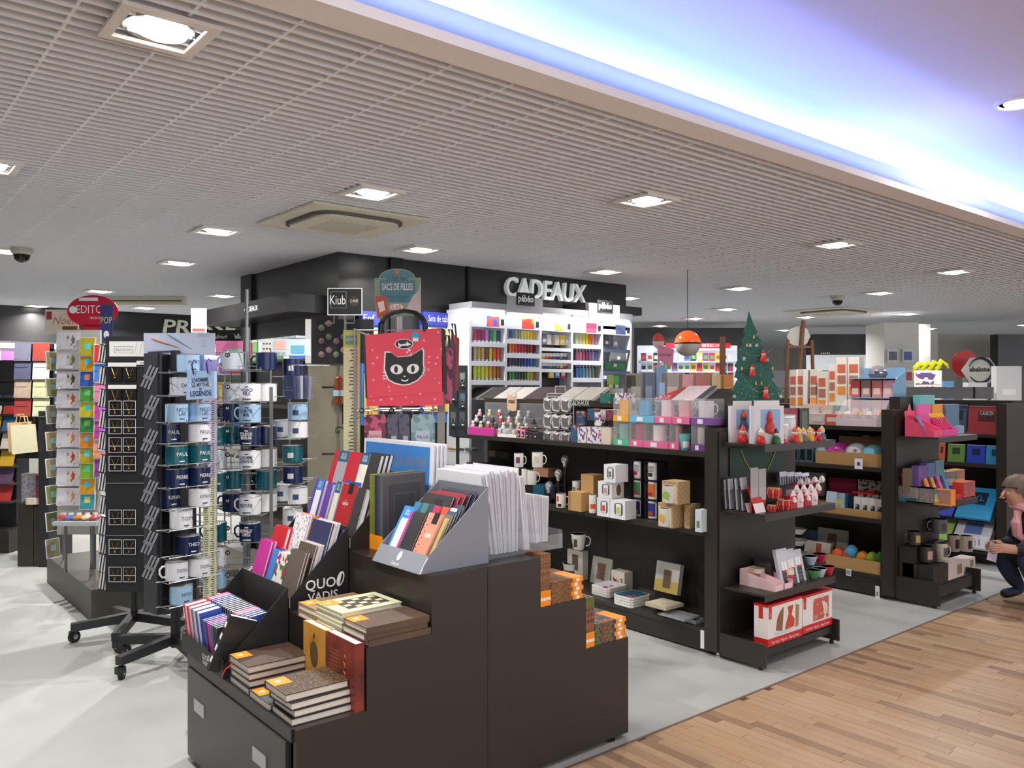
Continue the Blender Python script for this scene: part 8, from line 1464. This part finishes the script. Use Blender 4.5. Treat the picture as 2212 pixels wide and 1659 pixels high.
t = thing('red_disc', 'large red disc behind the hexagonal game sign', 'sign', cw(lat(2085, 9.9), 9.9, zat(786, 9.9)), RC); MB().prism([(.16 * math.cos(a), .165 * math.sin(a)) for a in [2 * PI * k / 28 for k in range(28)]], 'y', 0, .02, mat((196, 40, 40), .4)).build('disc', t); MB().box(-.02, .02, 0, .02, -t.location.z, -.15, GREY).build('stem', t)
for k in range(4): p = cw(lat(1985 + 16 * k, 8.3), 8.3, zat(800, 8.3)); t = thing('toy_banana', '%s yellow banana cushion above the game board poster' % ORD[k], 'toy', p, RC, 'banana cushions'); MB().tube([(-.06, 0, -.03), (-.04, 0, .02), (0, 0, .06 + .01 * k), (.05, 0, .05), (.07, 0, .02)], [.008, .025, .03, .024, .008], mat((206, 206, 40), .5), 8).build('fruit', t, smooth=True); MB().tube([(.07, 0, .02), (.085, 0, .03)], .007, mat((110, 110, 40), .6), 6).build('stem', t)
t = thing('poster_board', 'white poster board with coloured game logos', 'poster', cw(lat(2005, 7.9), 7.9, zat(866, 7.9)), RC); MB().box(-.135, .13, 0, .01, 0, .29, mat((216, 210, 206), .5)).build('board', t); MB().box(-.12, .12, -.002, 0, .16, .27, ramp_mat('logo_cloud', 'cells', [(190, 60, 90), (216, 210, 206), (90, 70, 120), (226, 226, 220), (200, 90, 60)], 18, .5, interp='CONSTANT')).build('logo_print', t)
for k in range(3): MB().lathe([(.02, 0), (.02, .002)], mat(((226, 180, 60), (150, 110, 90), (190, 50, 70))[k], .5), 12).build('dot_print', t, (-.06 + .05 * k, -.001, .12), (PI / 2, 0, 0))
for k, (px, py, c, w) in enumerate(((2112, 848, (206, 206, 206), .1), (2180, 850, (216, 216, 220), .13), (2050, 845, (90, 150, 200), .05), (1945, 858, (190, 200, 220), .12))): t = thing('carton', ('grey', 'white', 'small blue', 'blue-white')[k] + ' carton on the far right shelves', 'box', cw(lat(px, 8.6), 8.6, zat(py + 3, 8.6)), RC, 'cartons at far right'); zc_ = 1.15 - t.location.z; MB().box(-w, w, 0, .1, zc_, .12 if k != 1 else .3, mat(c, .5)).build('carton', t); MB().box(-w * .5, w * .5, -.001, 0, .0, .06, WHITE).build('label', t)

fc_ = thing('far_counter', 'grey counter carrying cartons at the far right', 'counter', FW * 8.55, RC); MB().box(lat(1920, 8.6), lat(2215, 8.6), 0, .4, .0, 1.12, mat((120, 122, 126), .6)).build('body', fc_); MB().box(lat(1918, 8.6), lat(2217, 8.6), -.02, .42, 1.12, 1.15, GREY).build('top', fc_)
# ================================================================ CROUCHING SHOPPER
tS = 5.65
def L3(px, py, dy=0.0): return Vector((lat(px, tS), dy, zat(py, tS)))
V_ = []; E_ = []; R_s = []
def jv(p, r, par=None):
    V_.append(tuple(p)); R_s.append(r if isinstance(r, tuple) else (r, r)); i = len(V_) - 1
    if par is not None: E_.append((par, i))
    return i
x0 = lat(2190, tS)
pel = jv((x0 + .40, 0, .27), (.15, .13)); sp = jv((x0 + .32, 0, .40), (.14, .13), pel); ch = jv((x0 + .20, 0, .54), (.15, .12), sp); nb = jv((x0 + .115, 0, .635), (.07, .075), ch)
nk = jv((x0 + .065, 0, .69), .05, nb); jw = jv((x0 + .012, 0, .715), (.055, .05), nk); hd = jv((x0 + .012, 0, .775), (.075, .088), jw); tp = jv((x0 + .028, 0, .83), (.062, .075), hd)
for s in (-1, 1):
    sh = jv((x0 + .17, s * .15, .585), .068, ch); el = jv((x0 + .11, s * .21, .40), .052, sh); wr = jv((x0 - .055, s * .09 - .03, .412), .034, el); pm = jv((x0 - .115, s * .07 - .03, .412), (.026, .036), wr)
    for k, (dz, ln) in enumerate(((.024, .058), (.009, .066), (-.006, .062), (-.021, .05))):
        f1 = jv((x0 - .145, s * .06 - .03 + .004, .412 + dz), .0088, pm); f2 = jv((x0 - .145 - ln * .55, s * .045 - .03, .412 + dz - .006), .008, f1); jv((x0 - .145 - ln * .8, s * .022 - .03, .412 + dz - .012), .007, f2)
    t1 = jv((x0 - .115, s * .045 - .03, .44), .0095, pm); jv((x0 - .15, s * .02 - .03, .45), .008, t1)
    hp_ = jv((x0 + .36, s * .10, .25), .11, pel); kn = jv((x0 - .02, s * .15, .36), .078, hp_); cf = jv((x0 + .07, s * .15, .19), .062, kn); an = jv((x0 + .14, s * .15, .075), .042, cf); jv((x0 + .0, s * .16, .04), (.042, .034), an)
me = bpy.data.meshes.new('person_body'); me.from_pydata(V_, E_, []); ob = bpy.data.objects.new('person', me); C.objects.link(ob)
md = ob.modifiers.new('skin', 'SKIN'); md.use_smooth_shade = True
for i, sv in enumerate(me.skin_vertices[0].data): sv.radius = R_s[i]; sv.use_root = (i == 0)
sb_ = ob.modifiers.new('sub', 'SUBSURF'); sb_.levels = 2; sb_.render_levels = 2
bpy.context.view_layer.update(); dg = bpy.context.evaluated_depsgraph_get(); nm_ = bpy.data.meshes.new_from_object(ob.evaluated_get(dg)); bpy.data.objects.remove(ob)
skin = mat((206, 158, 136), .55); coat = mat((28, 32, 44), .75, grain=.1); jean = mat((36, 50, 76), .75, grain=.15, scale=120); shoe = mat((34, 30, 30), .5)
nm_.materials.clear(); [nm_.materials.append(m) for m in (skin, coat, jean, shoe)]
for p in nm_.polygons:
    c = p.center; x, y, z = c.x - x0, c.y, c.z; p.use_smooth = True
    if z > .665 and x < .12: k = 0
    elif x < -.06 and z > .37 and abs(z - .42) < .06: k = 0
    elif z < .062: k = 3
    elif z < .30 or (z < .435 and (abs(y) > .08 and x < .30 and not (x < .16 and z > .385 and abs(y) > .12)) and not (x < -.0 and z > .38)): k = 2
    else: k = 1
    p.material_index = k
person = thing('person', 'crouching shopper in dark coat, jeans and pink scarf reading a card', 'person', FW * tS, RC)
put('body', nm_, person)
hm = ramp_mat('brown_grey_hair', 'noise', [(60, 48, 40), (104, 88, 74), (140, 124, 106)], 14, .6, stretch=(1, 4, 1))
e = MB()
def shell(c, rx, ry, rz, keep, m, jit=.004, nu=26, nv=16):
    vs = []; fs = []; idx = {}; random.seed(2)
    for i in range(nu):
        for j in range(nv + 1):
            a = 2 * PI * i / nu; b = -PI / 2 + PI * j / nv; k = 1 + random.uniform(-jit, jit) * 8
            vs.append((c[0] + rx * k * math.cos(a) * math.cos(b), c[1] + ry * k * math.sin(a) * math.cos(b), c[2] + rz * k * math.sin(b)))
    for i in range(nu):
        for j in range(nv):
            q = (i * (nv + 1) + j, ((i + 1) % nu) * (nv + 1) + j, ((i + 1) % nu) * (nv + 1) + j + 1, i * (nv + 1) + j + 1); m_ = [sum(vs[w][ax] for w in q) / 4 for ax in range(3)]
            if keep(m_[0] - x0, m_[1], m_[2]): fs.append(q)
    e.add(vs, fs, m)
shell((x0 + .030, 0, .800), .100, .098, .105, lambda x, y, z: (z > .818 and x < -.02) or (z > .775 and x >= -.02) or (x > .055 and z > .70), hm)
e.build('hair', person, smooth=True)
for s in (-1, 1):
    MB().lathe([(0, -.02), (.012, -.012), (.014, .004), (.009, .02), (0, .024)], skin, 10, sy=.45).build('ear', person, (x0 + .035, s * .078, .765), smooth=True)
    MB().lathe([(0, -.006), (.007, 0), (0, .006)], WHITE, 8).build('eye', person, (x0 - .058, s * .028, .775), smooth=True); MB().lathe([(0, -.003), (.0038, 0), (0, .003)], mat((50, 40, 36), .3), 8).build('pupil', person, (x0 - .0625, s * .029, .774))
    MB().tube([(x0 - .058, s * .012, .796), (x0 - .064, s * .028, .80), (x0 - .05, s * .046, .794)], .003, mat((110, 90, 76), .7), 5).build('eyebrow', person)
MB().tube([(x0 - .062, 0, .79), (x0 - .078, 0, .765), (x0 - .088, 0, .748), (x0 - .066, 0, .742)], [.008, .010, .012, .007], skin, 8).build('nose', person, smooth=True); MB().tube([(x0 - .045, -.022, .715), (x0 - .058, 0, .718), (x0 - .045, .022, .715)], .005, mat((176, 104, 96), .5), 6).build('mouth', person)
sc_m = mat((220, 160, 164), .8, grain=.1, scale=40)
MB().tube([(x0 + .085 + .075 * math.cos(a), .085 * math.sin(a), .672 - .02 * math.cos(a)) for a in [2 * PI * k / 16 for k in range(16)]], .030, sc_m, 8, True).tube([(x0 + .012, -.03, .655), (x0 - .012, -.045, .58), (x0 + .0, -.04, .50), (x0 + .03, -.05, .47)], [.028, .034, .032, .02], sc_m, 8).build('scarf', person, smooth=True)
for s in (-1, 1): MB().tube([(x0 - .05, s * .092 - .03, .412), (x0 - .035, s * .10 - .03, .412)], .041, coat, 12).build('cuff', person)
t = thing('booklet', 'pale folded card held in the shopper\'s hands', 'card', FW * tS + RT * (x0 - .175) + Vector((0, 0, .35)), RC + .3); MB().prism([(-.05, -.02), (.03, -.045), (.055, .07), (-.015, .10)], 'y', -.035, -.032, mat((216, 206, 226), .5)).build('cover', t); MB().prism([(-.03, .03), (.015, .01), (.03, .06), (-.005, .08)], 'y', -.036, -.035, mat((150, 160, 206), .5)).build('print', t)
